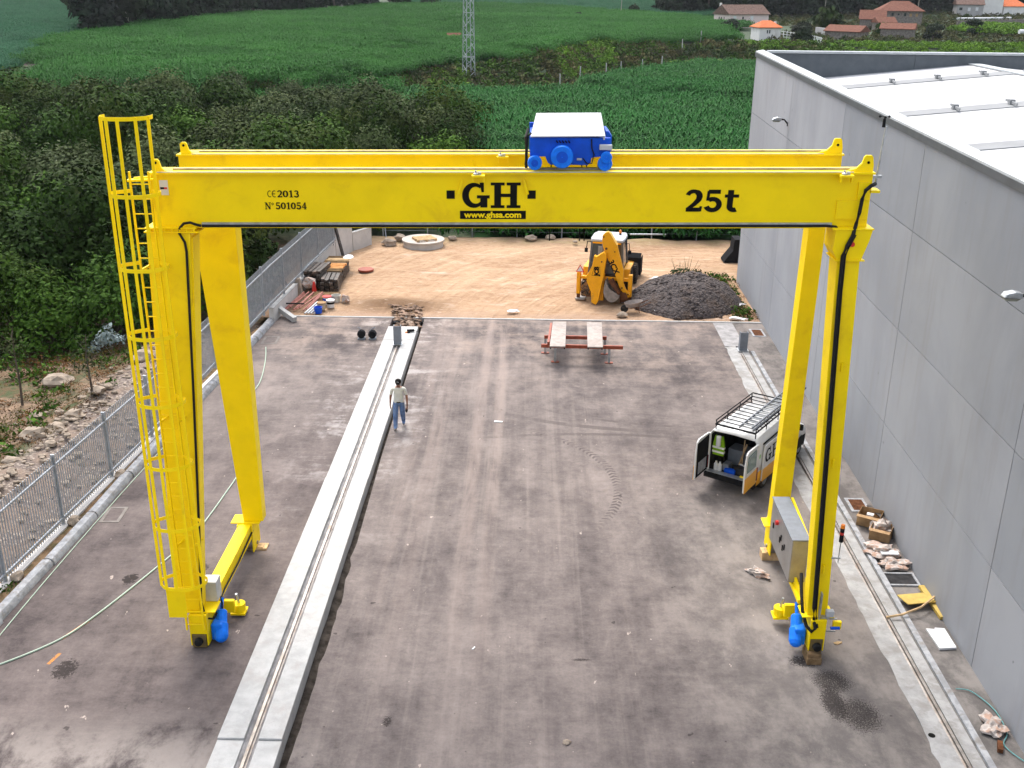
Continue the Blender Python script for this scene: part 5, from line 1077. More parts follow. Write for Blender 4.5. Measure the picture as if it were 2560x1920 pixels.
mb = MB(); mb.blob((0, .145, 1.625), (.012, .018, .02), 1, 1, 0); mb.blob((0, .118, 1.592), (.025, .012, .006), 2, 1, 0); 
for s in (-1, 1): mb.blob((s * .083, .035, 1.635), (.012, .02, .03), 1, 1, 0)
mb.build('face_features', m_skin, pe)
mb = MB(); mb.lathe((-.285, .13, .885), (0, 0, 1), [(0, .036), (.025, .036)], 12); mb.build('wrist_watch', m_black, pe)
mb = MB(); mb.blob((0, 0, 0), (.045, .07, .085), 3, 2, .1); o = mb.build('black_bag', m_rub, smooth=True); o.location = (-4.0, 32.10, .72); tag(o, 'small black object held low in the left hand of the walking man', 'pouch')

# ================================================================ VAN
va = thing('van', (6.04, 28.04, 0), 'white and yellow panel van with open rear doors parked near the warehouse', 'van', rz=R(-34))
st = [(0.0, .90, .88, .36, 1.10, 1.66, 1.80), (0.5, .90, .88, .34, 1.10, 1.68, 1.83), (2.4, .90, .87, .30, 1.08, 1.66, 1.82), (2.85, .90, .82, .30, 1.06, 1.58, 1.74), (3.45, .90, .80, .30, 1.00, 1.09, 1.12), (4.0, .88, .78, .32, .82, .93, .96), (4.32, .78, .68, .34, .62, .76, .80), (4.42, .66, .58, .36, .50, .60, .64)]
def loop(y, wb_, wt, zb, zm, ze, zt_): return [(-wb_, y, zb), (-wb_, y, zm * .5 + zb * .5 + .06), (-wb_ * 1.0, y, zm), (-wt, y, ze), (-wt + .12, y, zt_), (0, y, zt_ + .03), (wt - .12, y, zt_), (wt, y, ze), (wb_, y, zm), (wb_, y, zm * .5 + zb * .5 + .06), (wb_, y, zb)]
L_ = [loop(*s) for s in st]; kk = len(L_[0])
def shell(sel, name, m, cap=False, thick=.04):
    mb = MB(); mb.v = [p for l in L_ for p in l]
    for j in range(len(L_) - 1):
        for i in range(kk - 1):
            if sel(j, i): mb.f.append((j * kk + i, j * kk + i + 1, (j + 1) * kk + i + 1, (j + 1) * kk + i))
    if cap: mb.f.append(tuple((len(L_) - 1) * kk + i for i in range(kk)))
    o = mb.build(name, m, va, smooth=True); md = o.modifiers.new('t', 'SOLIDIFY'); md.thickness = thick; md.offset = -1; return o
low = lambda j, i: i in (0, 9)
shell(lambda j, i: not low(j, i) and not (j == 3 and i in (3, 4, 5, 6)), 'body', m_vanw)
shell(lambda j, i: low(j, i) and j < 4, 'lower_body', m_vany)
shell(lambda j, i: low(j, i) and j >= 4, 'front_bumper', m_trim, cap=True)
shell(lambda j, i: j == 3 and i in (3, 4, 5, 6), 'windscreen', m_glass, thick=.01)
mb = MB(); mb.box(-.86, .86, .02, 3.4, .34, .48); mb.box(-.84, .84, 2.1, 2.14, .48, 1.72); mb.box(-.845, -.825, .05, 2.1, .481, 1.6); mb.box(.825, .845, .05, 2.1, .481, 1.6); mb.build('load_floor', m_int, va)
mb = MB(); mb.box(-.91, .91, -.14, .04, .30, .50); mb.build('rear_bumper', m_trim, va, bevel=.03)
mb = MB(); mb.box(-.84, .84, -.142, .06, .502, .512); mb.build('sill_strip', m_steel, va)
for s in (-1, 1):
    mb = MB(); mb.box(min(s * .79, s * .905), max(s * .79, s * .905), -.02, .03, .50, 1.70); mb.build('rear_pillar', m_vanw, va, bevel=.02)
    mb = MB(); mb.box(min(s * .82, s * .925), max(s * .82, s * .925), -.03, .05, .56, .98); mb.build('tail_lamp', mat('dark red lamp lens', (.16, .015, .012), .2), va, bevel=.015)
    mb = MB(); mb.prism_x([(2.50, 1.10), (3.30, 1.06), (3.08, 1.42), (2.82, 1.60), (2.50, 1.62)], *( (.872, .912) if s > 0 else (-.912, -.872))); mb.build('side_window', m_glass, va)
    mb = MB(); mb.box(min(s * .93, s * 1.10), max(s * .93, s * 1.10), 3.12, 3.22, 1.06, 1.26); mb.build('door_mirror', m_trim, va, bevel=.03)
    for y in (.78, 3.55):
        mb = MB(); mb.lathe((s * .66, y, .31), (s, 0, 0), [(0, .26), (.03, .31), (.18, .31), (.215, .27)], 24); wh = mb.build('wheel', m_tyre, va)
        mb = MB(); mb.lathe((s * .86, y, .31), (s, 0, 0), [(0, .19), (.02, .18), (.03, .05)], 18); mb.build('rim', m_gbox, wh)
        mb = MB(); pts = [(y + .40 * math.cos(R(a)), .31 + .40 * math.sin(R(a))) for a in range(0, 181, 15)]
        mb.prism_x(pts, *((.885, .906) if s > 0 else (-.906, -.885))); mb.build('wheel_arch', m_black, va)
mb = MB(); mb.prism_x([(.30, .44), (1.70, .40), (1.80, 1.02), (1.66, 1.52), (.36, 1.56), (.30, 1.30)], .925, .975); sd = mb.build('sliding_door', m_vanw, va, bevel=.01)
mb = MB(); mb.prism_x([(.302, .42), (1.702, .38), (1.75, .78), (.302, .82)], .973, .982); mb.build('door_lower_panel', m_vany, sd)
mb = MB(); mb.box(.89, .93, .30, 2.3, 1.60, 1.625); mb.build('door_runner', m_black, va)
mb = MB(); mb.box(.872, .925, 1.75, 2.35, .6, 1.55); mb.build('side_window', m_glass, va)
T = Matrix.Translation((.983, .40, .96)) @ Matrix(((0, 0, 1), (1, 0, 0), (0, 1, 0))).to_4x4()
mb = MB(); slab_text(mb, 'GH', 0, 0, .46, 0, .85); o = mb.build('door_letters', m_black, sd); o.data.transform(T)
mb = MB(); mb.box(.905, .912, .10, .17, 1.22, 1.34); mb.build('green_sticker', mat('green sticker', (.15, .4, .05), .5), va)
# rear doors, both open straight back
for s in (-1, 1):
    x0, x1 = (.84, .90) if s > 0 else (-.90, -.84)
    pl = [(-.04, .50), (-.86, .48), (-.88, 1.30), (-.82, 1.66), (-.70, 1.74), (-.04, 1.72)]
    mb = MB(); mb.prism_x(pl, x0, x1); dr = mb.build('rear_door', m_vanw, va, bevel=.015)
    mb = MB(); xi = (x0 - .012, x0 - .001) if s > 0 else (x1 + .001, x1 + .012); mb.prism_x([(-.07, .54), (-.82, .52), (-.84, 1.62), (-.07, 1.68)], *xi); mb.build('door_lining', m_trim, dr)
    xo = (x1 + .001, x1 + .012) if s > 0 else (x0 - .012, x0 - .001)
    mb = MB(); mb.prism_x([(-.04, .49), (-.862, .47), (-.872, .92), (-.04, .96)], *xo); mb.build('door_lower_panel', m_vany, dr)
    mb = MB(); mb.prism_x([(-.14, 1.08), (-.76, 1.08), (-.74, 1.58), (-.18, 1.62)], xo[0] + .0, xo[1] + .012 * (1 if s > 0 else 0)); mb.build('window', m_glassg if s > 0 else m_glass, dr)
    mb = MB(); mb.prism_x([(-.20, .62), (-.70, .60), (-.72, .98), (-.20, 1.0)], xi[0] - (.01 if s > 0 else -.0), xi[1] + (.01 if s < 0 else 0)); mb.build('door_pocket', mat('grey door pocket', (.28, .29, .32), .4, var=.3, sc=6), dr)
# roof rack
va.scale = (.88, 1, 1)
mb = MB(); zr = 1.98
for x in (-.70, .70): mb.bar((x, .05, zr), (x, 2.75, zr), .035, .035); mb.bar((x, .05, zr + .12), (x, 2.75, zr + .12), .025, .025)
mb.bar((-.70, 2.75, zr + .12), (.70, 2.75, zr + .12), .03, .03); mb.bar((-.70, .05, zr), (.70, .05, zr), .035, .035)
for i in range(11): mb.bar((-.70, .10 + i * .265, zr), (.70, .10 + i * .265, zr), .025, .02)
for x in (-.70, .70):
    for y in (.1, .9, 1.8, 2.7): mb.bar((x, y, 1.74), (x, y, zr + .12), .025, .025)
mb.build('roof_rack', m_trim, va)
el = thing('ladder', (6.04, 28.04, 0), 'long grey extension ladder lying on the roof rack of the van', 'ladder', rz=R(-34))
for zz, xa, xb in ((2.13, .18, .60), (2.20, .22, .56)):
    mb = MB()
    for x in (xa, xb): mb.bar((x, -.10, zz), (x, 4.1, zz), .03, .055)
    mb.build('stile', m_gbox, el)
    mb = MB()
    for i in range(15): mb.bar((xa, .05 + i * .28, zz), (xb, .05 + i * .28, zz), .03, .03)
    mb.build('rungs', m_steel, el)
def inv(x, y, z): return Matrix.Translation((6.04, 28.04, 0)) @ Matrix.Rotation(R(-34), 4, 'Z') @ Vector((x * .88, y, z))
def cargo(name, mb, m, loc, label, cat, **k):
    o = mb.build(name, m, **k); o.location = inv(*loc); o.rotation_euler = (0, 0, R(-34)); return tag(o, label, cat)
ve = thing('safety_vest', inv(-.56, .14, .98), 'green high visibility vest hanging inside the left of the open van', 'vest', rz=R(-34))
mb = MB(); mb.prism([(-.17, 0), (.17, 0), (.18, .34), (.12, .62), (.05, .60), (0, .45), (-.06, .6), (-.13, .62), (-.18, .34)], -.04, .04); mb.build('cloth', m_hiv, ve, bevel=.01)
mb = MB(); mb.box(-.185, .185, -.05, .05, .08, .14); mb.box(-.185, .185, -.05, .05, .22, .28); mb.build('reflective_bands', m_refl, ve)
mb = MB(); mb.cyl((0, 0, 0), (0, 0, .3), .07, n=14); cargo('paper_roll', mb, m_foam, (-.53, .02, 1.33), 'white paper roll above the green vest inside the van', 'roll')
for i, x in enumerate((-.60, -.46)):
    mb = MB(); mb.lathe((0, 0, 0), (0, 0, 1), [(0, .065), (.2, .065), (.25, .03), (.29, .03)], 12); cargo('bottle', mb, m_foam, (x, .12, .49), ('left' if i == 0 else 'right') + ' one of the two white bottles on the floor of the open van', 'bottle')
rg = random.Random(4)
for i, (x, y, sx, sy, sz, m, lb) in enumerate([(-.30, .35, .2, .3, .22, m_gbox, 'grey tool case on the van floor behind the white bottles'), (-.10, .18, .34, .16, .12, m_blue, 'blue tool bag near the sill of the open van'), (.20, .30, .3, .25, .2, m_int, 'dark tool box in the middle of the van floor'), (.58, .35, .2, .3, .3, m_red, 'dark red tool case inside the right rear corner of the van'), (-.1, 1.0, .7, .5, .5, m_gbox, 'stack of grey cases deep inside the open van'), (.55, .06, .42, .08, .05, m_yel, 'yellow spirit level lying on the van sill')]):
    mb = MB(); mb.box(-sx / 2, sx / 2, -sy / 2, sy / 2, 0, sz); cargo('tool_case' if m is not m_yel else 'spirit_level', mb, m, (x, y, .49), lb, 'tool', bevel=.015)
mb = MB(); mb.bar((0, 0, 0), (.12, .3, .75), .04, .04); mb.bar((.12, 0, 0), (.02, .35, .85), .03, .03); cargo('wooden_props', mb, m_timberl, (0.0, .5, .49), 'wooden battens leaning inside the open van', 'batten')
mb = MB(); mb.bar((0, 0, 0), (.5, -.2, .02), .05, .03); cargo('white_batten', mb, m_foam, (.1, .45, .72), 'white strip lying across the tools in the van', 'strip')

# ================================================================ BACKHOE
bk = thing('backhoe_loader', (3.50, 47.35, 0), 'yellow backhoe loader with white cab roof parked on the sand, digging arm folded', 'backhoe', rz=R(-12))
def U(u, v): return ((u - 795) * .0026, (1410 - v) * .0027)
def bp(name, mb, m, parent=bk, **k): return mb.build(name, m, parent, **k)
mb = MB(); mb.prism([U(*p) for p in [(605, 1390), (590, 1200), (520, 1040), (480, 950), (545, 850), (600, 730), (625, 560), (670, 575), (790, 490), (840, 520), (845, 600), (800, 960), (775, 1100), (735, 1350), (690, 1425)]][::-1], -.50, -.22); bm_ = bp('boom', mb, m_yel2, bevel=.02)
mb = MB(); mb.prism([U(*p) for p in [(745, 230), (790, 180), (840, 158), (870, 185), (1010, 390), (1030, 470), (1145, 830), (1150, 1050), (1200, 1160), (1275, 1230), (1255, 1290), (1210, 1280), (1080, 1110), (1010, 930), (840, 600), (765, 440), (742, 320)]][::-1], -.21, .02); dp_ = bp('dipper', mb, m_yel2, bevel=.02)
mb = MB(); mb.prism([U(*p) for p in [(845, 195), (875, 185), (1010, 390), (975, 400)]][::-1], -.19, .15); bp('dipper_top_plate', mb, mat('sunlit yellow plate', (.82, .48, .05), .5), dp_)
mb = MB()
for u, v, r in ((768, 250, .035), (822, 450, .055), (975, 495, .03), (766, 655, .035), (1243, 1228, .035), (497, 980, .04), (1130, 1120, .04)):
    x, z = U(u, v); mb.cyl((x, -.53 if u < 800 and v > 600 else -.24, z), (x, .03, z), r, n=12)
bp('pins', mb, m_rusty)
# hydraulic rams and hoses
mb = MB(); x0, z0 = U(640, 1230); x1, z1 = U(740, 400); mb.cyl((-.28, .02, .9), (-.12, .02, 2.75), .045, n=10); mb.cyl((.28, -.1, 1.0), (.70, -.1, .72), .05, n=10); mb.cyl((.60, -.12, 1.45), (.95, -.12, .78), .06, n=12); bp('hydraulic_rams', mb, m_gbox)
mb = MB(); mb.tube([(-.95, .0, .55), (-1.02, -.1, .8), (-.85, -.12, .98), (-.6, -.1, .9), (-.7, -.05, .6)], .03, 6); mb.tube([(-.9, -.05, .25), (-1.0, -.12, .4), (-.8, -.1, .52), (-.72, -.1, .35)], .035, 6); mb.tube([(.05, .1, 1.2), (.02, -.05, 1.7), (.1, -.05, 2.1), (.05, .0, 2.5)], .02, 6); bp('hydraulic_hoses', mb, m_rub, smooth=True)
# bucket curled under the dipper
prof = [U(*p) for p in [(850, 965), (832, 1060), (820, 1180), (850, 1275), (905, 1330), (970, 1352), (1045, 1325), (1100, 1262), (1108, 1225)]]
inn = [U(*p) for p in [(1095, 1215), (1040, 1180), (960, 1140), (905, 1090), (885, 1040)]]
mb = MB(); k = len(prof); vs = [(x, -.55, z) for x, z in prof] + [(x, -.02, z) for x, z in prof]; mb.add(vs, [(i, i + 1, k + i + 1, k + i) for i in range(k - 1)])
full = prof + inn; n0 = len(mb.v); mb.v += [(x, -.55, z) for x, z in full] + [(x, -.02, z) for x, z in full]; mb.f += [tuple(n0 + i for i in range(len(full))), tuple(n0 + len(full) + i for i in range(len(full)))[::-1]]
o = bp('digging_bucket', mb, m_bktgrey); md = o.modifiers.new('s', 'SOLIDIFY'); md.thickness = .02
mb = MB(); x, z = U(1040, 1150); mb.prism([U(*p) for p in [(900, 1000), (960, 960), (1110, 1180), (1090, 1230)]], -.5, -.1); bp('bucket_inside', mb, m_rusty, o)
mb = MB(); mb.prism([U(*p) for p in [(1080, 1190), (1210, 1200), (1250, 1300), (1120, 1320)]], -.35, -.05); bp('bucket_link', mb, m_rusty)
# rear frame, stabilisers
mb = MB(); mb.box(-1.12, 1.12, .05, .25, 1.02, 1.16); mb.box(-1.12, 1.12, .05, .25, .42, .56); mb.box(-.28, .02, -.2, .3, .1, 1.3); rf = bp('rear_frame', mb, m_yel2, bevel=.015)
mb = MB(); mb.box(-.75, .85, .28, .5, .35, 1.25); bp('rear_panel', mb, m_int)
mb = MB(); mb.box(-1.06, -.62, -.12, .2, .22, .95); o = bp('swing_block', mb, mat('greasy orange casting', (.45, .19, .03), .5, var=.5, sc=6, dirt=(.03, .02, .015), dsc=6, dlo=.42, dhi=.5, dop=.95), bevel=.05)
for s in (-1, 1):
    mb = MB(); mb.box(*sorted((s * 1.12, s * 1.30)), .0, .28, .3, 1.34); sb = bp('stabiliser', mb, m_yel2, bevel=.015)
    mb = MB(); mb.box(*sorted((s * 1.14, s * 1.28)), .04, .24, .1, .299); bp('stabiliser_ram', mb, m_rusty, sb)
    mb = MB(); mb.box(*sorted((s * .85, s * 1.33)), -.1, .4, .02, .10); bp('stabiliser_pad', mb, m_bktgrey, sb, bevel=.02)
mb = MB(); mb.prism([U(*p) for p in [(1080, 1210), (1240, 1290), (1250, 1390), (1100, 1400)]], -.1, .3); bp('stabiliser_arm', mb, m_rusty)
# triangle
mb = MB(); mb.prism([(-1.34, 1.36), (-.93, 1.36), (-1.135, 1.73)], -.05, -.03); tg = bp('warning_triangle', mb, m_red)
mb = MB(); mb.prism([(-1.275, 1.40), (-.995, 1.40), (-1.135, 1.65)], -.055, -.051); bp('triangle_centre', mb, m_foam, tg)
# cab
cb_ = [(-.80, .42, 1.2), (.80, .42, 1.2), (-.80, 2.1, 1.2), (.80, 2.1, 1.2), (-.70, .55, 2.72), (.70, .55, 2.72), (-.70, 1.95, 2.72), (.70, 1.95, 2.72)]
mb = MB(); mb.hexa(cb_); cab = bp('cab_glass', mb, mat('smoky cab glass', (.055, .065, .07), .15, spec=.8))
mb = MB()
for i, j in ((0, 4), (1, 5), (2, 6), (3, 7), (4, 5), (0, 1), (1, 3), (0, 2)): mb.bar(cb_[i], cb_[j], .09, .09)
mb.bar((-.78, .40, 1.75), (.78, .40, 1.75), .04, .05); bp('cab_frame', mb, mat('dark grey cab frame', (.10, .11, .12), .5))
mb = MB(); mb.box(-.4, .45, .415, .44, 2.0, 2.55); bp('rear_window', mb, mat('hazy rear pane', (.25, .27, .27), .2, var=.4, sc=2), cab)
mb = MB(); mb.prism_z([(-.74, .42), (.74, .42), (.80, .8), (.80, 1.7), (.68, 2.15), (-.68, 2.15), (-.80, 1.7), (-.80, .8)], 2.725, 2.86); rr_ = bp('cab_roof', mb, m_white, bevel=.05)
mb = MB(); mb.box(-.66, -.02, .39, .43, 2.66, 2.73); mb.box(.1, .66, .39, .43, 2.66, 2.73); bp('roof_edge_strip', mb, m_yel2, rr_)
mb = MB(); mb.cyl((.46, 1.6, 2.86), (.46, 1.6, 2.94), .06, n=12); bp('beacon_base', mb, m_trim, rr_)
mb = MB(); mb.lathe((.46, 1.6, 2.941), (0, 0, 1), [(0, .065), (.10, .06), (.15, .03)], 12); bp('beacon', mb, m_org, rr_)
mb = MB(); mb.box(-.45, .45, 2.1, 3.9, .9, 1.55); bp('bonnet', mb, m_yel2, bevel=.05)
mb = MB(); mb.box(-.4, .4, .3, 4.3, .5, .9); bp('chassis', mb, m_trim)
for s in (-1, 1):
    for y, r, wd in ((1.35, .68, .42), (3.7, .48, .32)):
        mb = MB(); x = s * (1.14 - wd); mb.lathe((x, y, r), (s, 0, 0), [(0, r * .8), (.04, r), (wd - .05, r), (wd, r * .82)], 32)
        for q in range(24):
            a = 2 * math.pi * q / 24; T = Matrix.Translation((0, y, r)) @ Matrix.Rotation(a, 4, 'X'); mb.box(*sorted((x + s * .02, x + s * (wd - .02))), -.03, .03, r - .01, r + .035, T)
        wh = bp('wheel', mb, m_tyre)
        mb = MB(); mb.lathe((x + s * (wd - .06), y, r), (s, 0, 0), [(0, r * .55), (.03, r * .5), (.04, r * .2)], 20); bp('rim', mb, m_white, wh)
    mb = MB(); mb.prism_x([(.60, 1.34), (2.1, 1.34), (2.1, 1.42), (.62, 1.46), (.52, 1.05), (.58, 1.05)], *sorted((s * .80, s * 1.10))); bp('rear_fender', mb, m_yel2, bevel=.015)
    mb = MB(); mb.tube([(s * .78, .9, 2.6), (s * .98, .9, 2.62), (s * 1.02, .9, 2.3)], .022, 6); mb.box(*sorted((s * .95, s * 1.10)), .86, .9, 2.1, 2.3); bp('mirror', mb, m_trim)
    mb = MB(); mb.bar((s * .72, 2.3, 1.35), (s * .80, 4.5, .75), .12, .20); mb.bar((s * .75, 2.4, 1.0), (s * .80, 3.9, .9), .09, .12); bp('loader_arm', mb, m_yel2, bevel=.01)
mb = MB(); mb.tube([(.62, 2.3, 1.5), (.66, 2.3, 2.5), (.70, 2.35, 2.72)], .05, 8); bp('exhaust', mb, m_trim, smooth=True)
mb = MB(); mb.prism_x([(4.6, .15), (5.4, .12), (5.45, .16), (4.72, .3), (4.68, .95), (4.95, 1.2), (4.88, 1.22), (4.6, 1.02)], -1.18, 1.18); mb.box(-1.2, -1.17, 4.6, 5.4, .12, 1.0); mb.box(1.17, 1.2, 4.6, 5.4, .12, 1.0); bp('front_bucket', mb, m_trim)
mb = MB(); mb.prism([(-.10, 0), (.20, 0), (.20, .42), (-.10, .42)], -.1, .1)
# side lettering on the boom and dipper
def onb(par, u, v, rot, yy): 
    x, z = U(u, v); return Matrix.Translation((x, yy, z)) @ Matrix(((1, 0, 0), (0, 0, -1), (0, 1, 0))).to_4x4() @ Matrix.Rotation(R(rot), 4, 'Z')
text('boom_letters', 'JCB', m_black, bm_, .27, onb(bm_, 685, 825, 92, -.506), offset=.018)
mb = MB(); q = [U(*p) for p in [(598, 905), (745, 905), (735, 752), (640, 752)]]
for a, b in zip(q, q[1:] + q[:1]): mb.bar((a[0], -.503, a[1]), (b[0], -.503, b[1]), .012, .006, up=(0, 1, 0))
bp('badge_outline', mb, m_black, bm_)
text('dipper_letters', '3CX', m_black, dp_, .36, onb(dp_, 965, 765, -62, -.215), offset=.014)

# ================================================================ GRAVEL PILE AND SITE THINGS
mb = MB(); gp = [(5.0, 49.4), (5.6, 46.6), (5.4, 45.6), (6.4, 44.95), (8.0, 44.9), (9.3, 45.2), (9.9, 46.6), (10.0, 48.6), (9.3, 50.2), (7.5, 50.8), (5.8, 50.4)]
cxp, cyp = 7.25, 47.7; NR, NA = 26, 90
for i in range(NR + 1):
    for a in range(NA):
        th = 2 * math.pi * a / NA; f = i / NR; rx_, ry_ = 2.75 + .25 * noise.noise(Vector((math.cos(th) * 1.5, math.sin(th) * 1.5, 5))), 2.75 + .3 * noise.noise(Vector((math.cos(th) * 2, math.sin(th) * 2, 8)))
        x = cxp + f * rx_ * math.cos(th); y = cyp + f * ry_ * math.sin(th); z = 1.18 * (1 - f ** 2.3) * (1 + .3 * math.sin(th * 1.0 + 2.2) * f) + (.16 * noise.noise(Vector((x, y, 0)) * 1.1) + .08 * noise.noise(Vector((x, y, 0)) * 3.5) + .05 * noise.noise(Vector((x, y, 0)) * 9)) * (1 - f ** 5) - .06 * (f > .99)
        mb.v.append((x, y, z + .02))
for i in range(NR):
    for a in range(NA): mb.f.append((i * NA + a, i * NA + (a + 1) % NA, (i + 1) * NA + (a + 1) % NA, (i + 1) * NA + a))
n = NT('dark crushed asphalt'); P = n.obj(); vr = n.n('ShaderNodeTexVoronoi'); vr.inputs['Scale'].default_value = 9; n.l(P, vr.inputs[0])
rg = random.Random(12)
for q in range(420):
    th = rg.uniform(0, 6.283); f = rg.random() ** .5 * 1.08; x = cxp + f * 2.55 * math.cos(th); y = cyp + f * 2.75 * math.sin(th); z = max(0.0, 1.18 * (1 - f ** 2.3) * (1 + .3 * math.sin(th + 2.2) * f)); s = rg.uniform(.03, .085); mb.blob((x, y, z + .03), (s * 1.3, s, s * .8), q, 1, .5)
c = n.mix(n.ramp(n.noise(P, 9, 5, .75), .35, .7), (.026, .021, .022), (.125, .098, .092)); c = n.mix(n.ramp(n.noise(P, 1.2, 5), .5, .7), c, (.085, .058, .045)); c = n.mix(n.math('MULTIPLY', n.ramp(n.noise(P, 13, 2), .68, .74), .7), c, (.30, .25, .22))
n.col(c); n.set(.9); n.bump(n.math('ADD', vr.outputs['Distance'], n.noise(P, 14, 4, .7)), 1.0, .06)
tag(mb.build('gravel_pile', n.m), 'dark gravel pile between the backhoe and the warehouse wall', 'gravel pile')
# loading ramps on trestles
for i, (xa, xb, xc, xd, lb) in enumerate(((.84, 1.44, 1.02, 1.57, 'left loading ramp plank lying across the red beams'), (2.30, 2.89, 2.42, 3.03, 'right loading ramp plank lying across the red beams'))):
    mb = MB(); mb.hexa([(xa, 38.25, .86), (xb, 38.25, .86), (xc, 41.35, .86), (xd, 41.35, .86), (xa, 38.25, .91), (xb, 38.25, .91), (xc, 41.35, .91), (xd, 41.35, .91)]); rp = mb.build('loading_ramp', m_ramp); tag(rp, lb, 'ramp', 'loading ramps')
    mb = MB(); mb.bar((xa + .03, 38.3, .83), (xc + .03, 41.3, .83), .05, .11); mb.bar((xb - .03, 38.3, .83), (xd - .03, 41.3, .83), .05, .11); mb.build('side_rail', m_trim, rp)
ts = thing('trestle', (2.0, 39.4, 0), 'red steel beams on grey trestle legs under the two loading ramps', 'trestle')
mb = MB(); mb.bar((-1.48, -.5, .70), (1.72, -.58, .70), .10, .14); mb.bar((-1.35, .6, .70), (1.15, .55, .70), .10, .14); mb.build('beam', m_oxide, ts, bevel=.006)
mb = MB(); mb.bar((-1.20, -.55, .83), (-1.05, 1.9, .83), .09, .09); mb.build('square_tube', m_oxide, ts, bevel=.004)
for x, y in ((-.92, -.42), (1.20, -.45), (-1.3, .62), (1.1, .6)):
    mb = MB(); mb.bar((x, y, .03), (x, y, .62), .09, .09); lg = mb.build('leg', m_steel, ts)
    mb = MB(); mb.box(x - .16, x + .16, y - .07, y + .07, 0, .03); mb.build('foot_plate', m_oxide, lg)
# end stops of the rails
for x, y, w_, lb in ((-5.33, 40.5, .30, 'grey steel end stop on the white concrete at the far end of the left rail'), (8.80, 40.75, .32, 'grey steel end stop at the far end of the right rail beside the warehouse')):
    t = thing('rail_end_stop', (x, y, .14 if x < 0 else .0), lb, 'end stop'); mb = MB(); w2 = w_ / 2; hh = .78
    mb.box(-w2, w2, -.12, -.10, .02, hh); mb.box(-w2, -w2 + .02, -.099, .14, .02, hh); mb.box(w2 - .02, w2, -.099, .14, .02, hh); mb.box(-w2 + .021, w2 - .021, .12, .14, .02, hh * .9); mb.build('box', m_gbox, t)
    mb = MB(); mb.box(-w2 - .06, w2 + .06, -.22, .24, 0, .019); mb.build('base_plate', m_steel, t)
# palette helpers
def pallet(loc, rz, label, m=m_timberl, group=None, tilt=0, s=1.0):
    t = thing('pallet', loc, label, 'pallet', rot=(tilt, 0, rz), group=group); mb = MB()
    for i in range(6): mb.box(-.6, .6, -.5 + i * .18, -.39 + i * .18, .12, .142)
    mb.build('deck_boards', m, t); mb = MB()
    for x in (-.55, 0, .55):
        for y in (-.45, .0, .45): mb.box(x - .06, x + .06, y - .05, y + .05, .022, .12)
    mb.build('blocks', m, t); mb = MB()
    for x in (-.55, 0, .55): mb.box(x - .05, x + .05, -.5, .5, 0, .021)
    mb.build('bottom_boards', m, t); t.scale = (s, s, s); return t
mh = thing('concrete_manhole', (-6.0, 58.0, 0), 'round pale concrete manhole with a flat lid at the back of the sandy yard', 'manhole')
mb = MB(); mb.cyl((0, 0, -.1), (0, 0, .24), 1.12, n=48); mb.build('ring', m_cwall, mh, smooth=True)
mb = MB(); mb.cyl((0, 0, .241), (0, 0, .34), 1.20, n=48); mb.build('lid', mat('dusty concrete lid', (.42, .38, .34), .9, var=.12, sc=2, dirt=(.5, .42, .34), dop=.5), mh, bevel=.01)
pallet((-5.9, 57.75, .34), .45, 'open wooden pallet lying on the concrete manhole lid', m_timberl, s=.95)
mb = MB(); mb.blob((0, 0, .12), (.45, .3, .25), 4, 2, .3); o = mb.build('boulder', m_stone); o.location = (-7.9, 57.9, 0); tag(o, 'brownish boulder just left of the concrete manhole', 'rock')
for i, (x, y, s, lb) in enumerate(((-7.4, 58.9, .3, 'pale stone behind the left side of the manhole'), (.1, 59.1, .3, 'pale boulder on the berm in front of the wire fence'), (1.2, 59.5, .24, 'flat stone on the berm right of the pale boulder'), (2.6, 58.6, .13, 'small white stone on the sand near the berm'), (-4.4, 59.0, .22, 'small pale stone right behind the manhole'), (4.2, 45.1, .2, 'brown stone under the upturned wheelbarrow'), (.89, 16.86, .07, 'small white stone lying on the concrete at the bottom of the picture'))):
    mb = MB(); mb.blob((0, 0, s * .35), (s * 1.2, s, s * .6), i + 20, 2, .25); o = mb.build('stone', m_stone); o.location = (x, y, .1 if y > 58 else 0); tag(o, lb, 'rock')
tag(MB().cyl((5.8, 59.85, .32), (7.9, 59.95, .32), .045, n=8).build('pipe', m_steel), 'pale pipe lying on the berm behind the backhoe', 'pipe')
# timber stack along the wall
for i, (x, y, lb) in enumerate(((-10.05, 53.0, 'weathered pallet in the farthest pile by the concrete wall'), (-10.15, 51.8, 'weathered pallet in the nearer of the two piles by the wall'))):
    for q in range(3): pallet((x + .03 * q, y, .15 * q), .1, lb.replace('weathered pallet', ['bottom', 'middle', 'top'][q] + ' pallet'), m_timber)
st_ = thing('timber_stack', (-9.75, 50.9, 0), 'stack of orange and brown boards between the pallets and the black timber', 'timber stack')
rg = random.Random(2)
for q in range(10):
    mb = MB(); mb.box(-.56 + rg.uniform(-.05, .05), .56 + rg.uniform(-.05, .05), -1.25 + q * .25, -1.12 + q * .25, .62, .70, Matrix.Rotation(rg.uniform(-.04, .04), 4, 'Z')); mb.build('top_board', m_timbero if q in (2, 3, 4, 5) else (m_timberl if q > 7 else m_timber), st_)
mb = MB()
for r_ in range(4):
    for q in range(5): mb.box(-.55, .55, -1.2 + q * .5, -.82 + q * .5, .03 + r_ * .14, .15 + r_ * .14, Matrix.Rotation(rg.uniform(-.03, .03), 4, 'Z'))
mb.build('lower_layers', m_wet, st_)
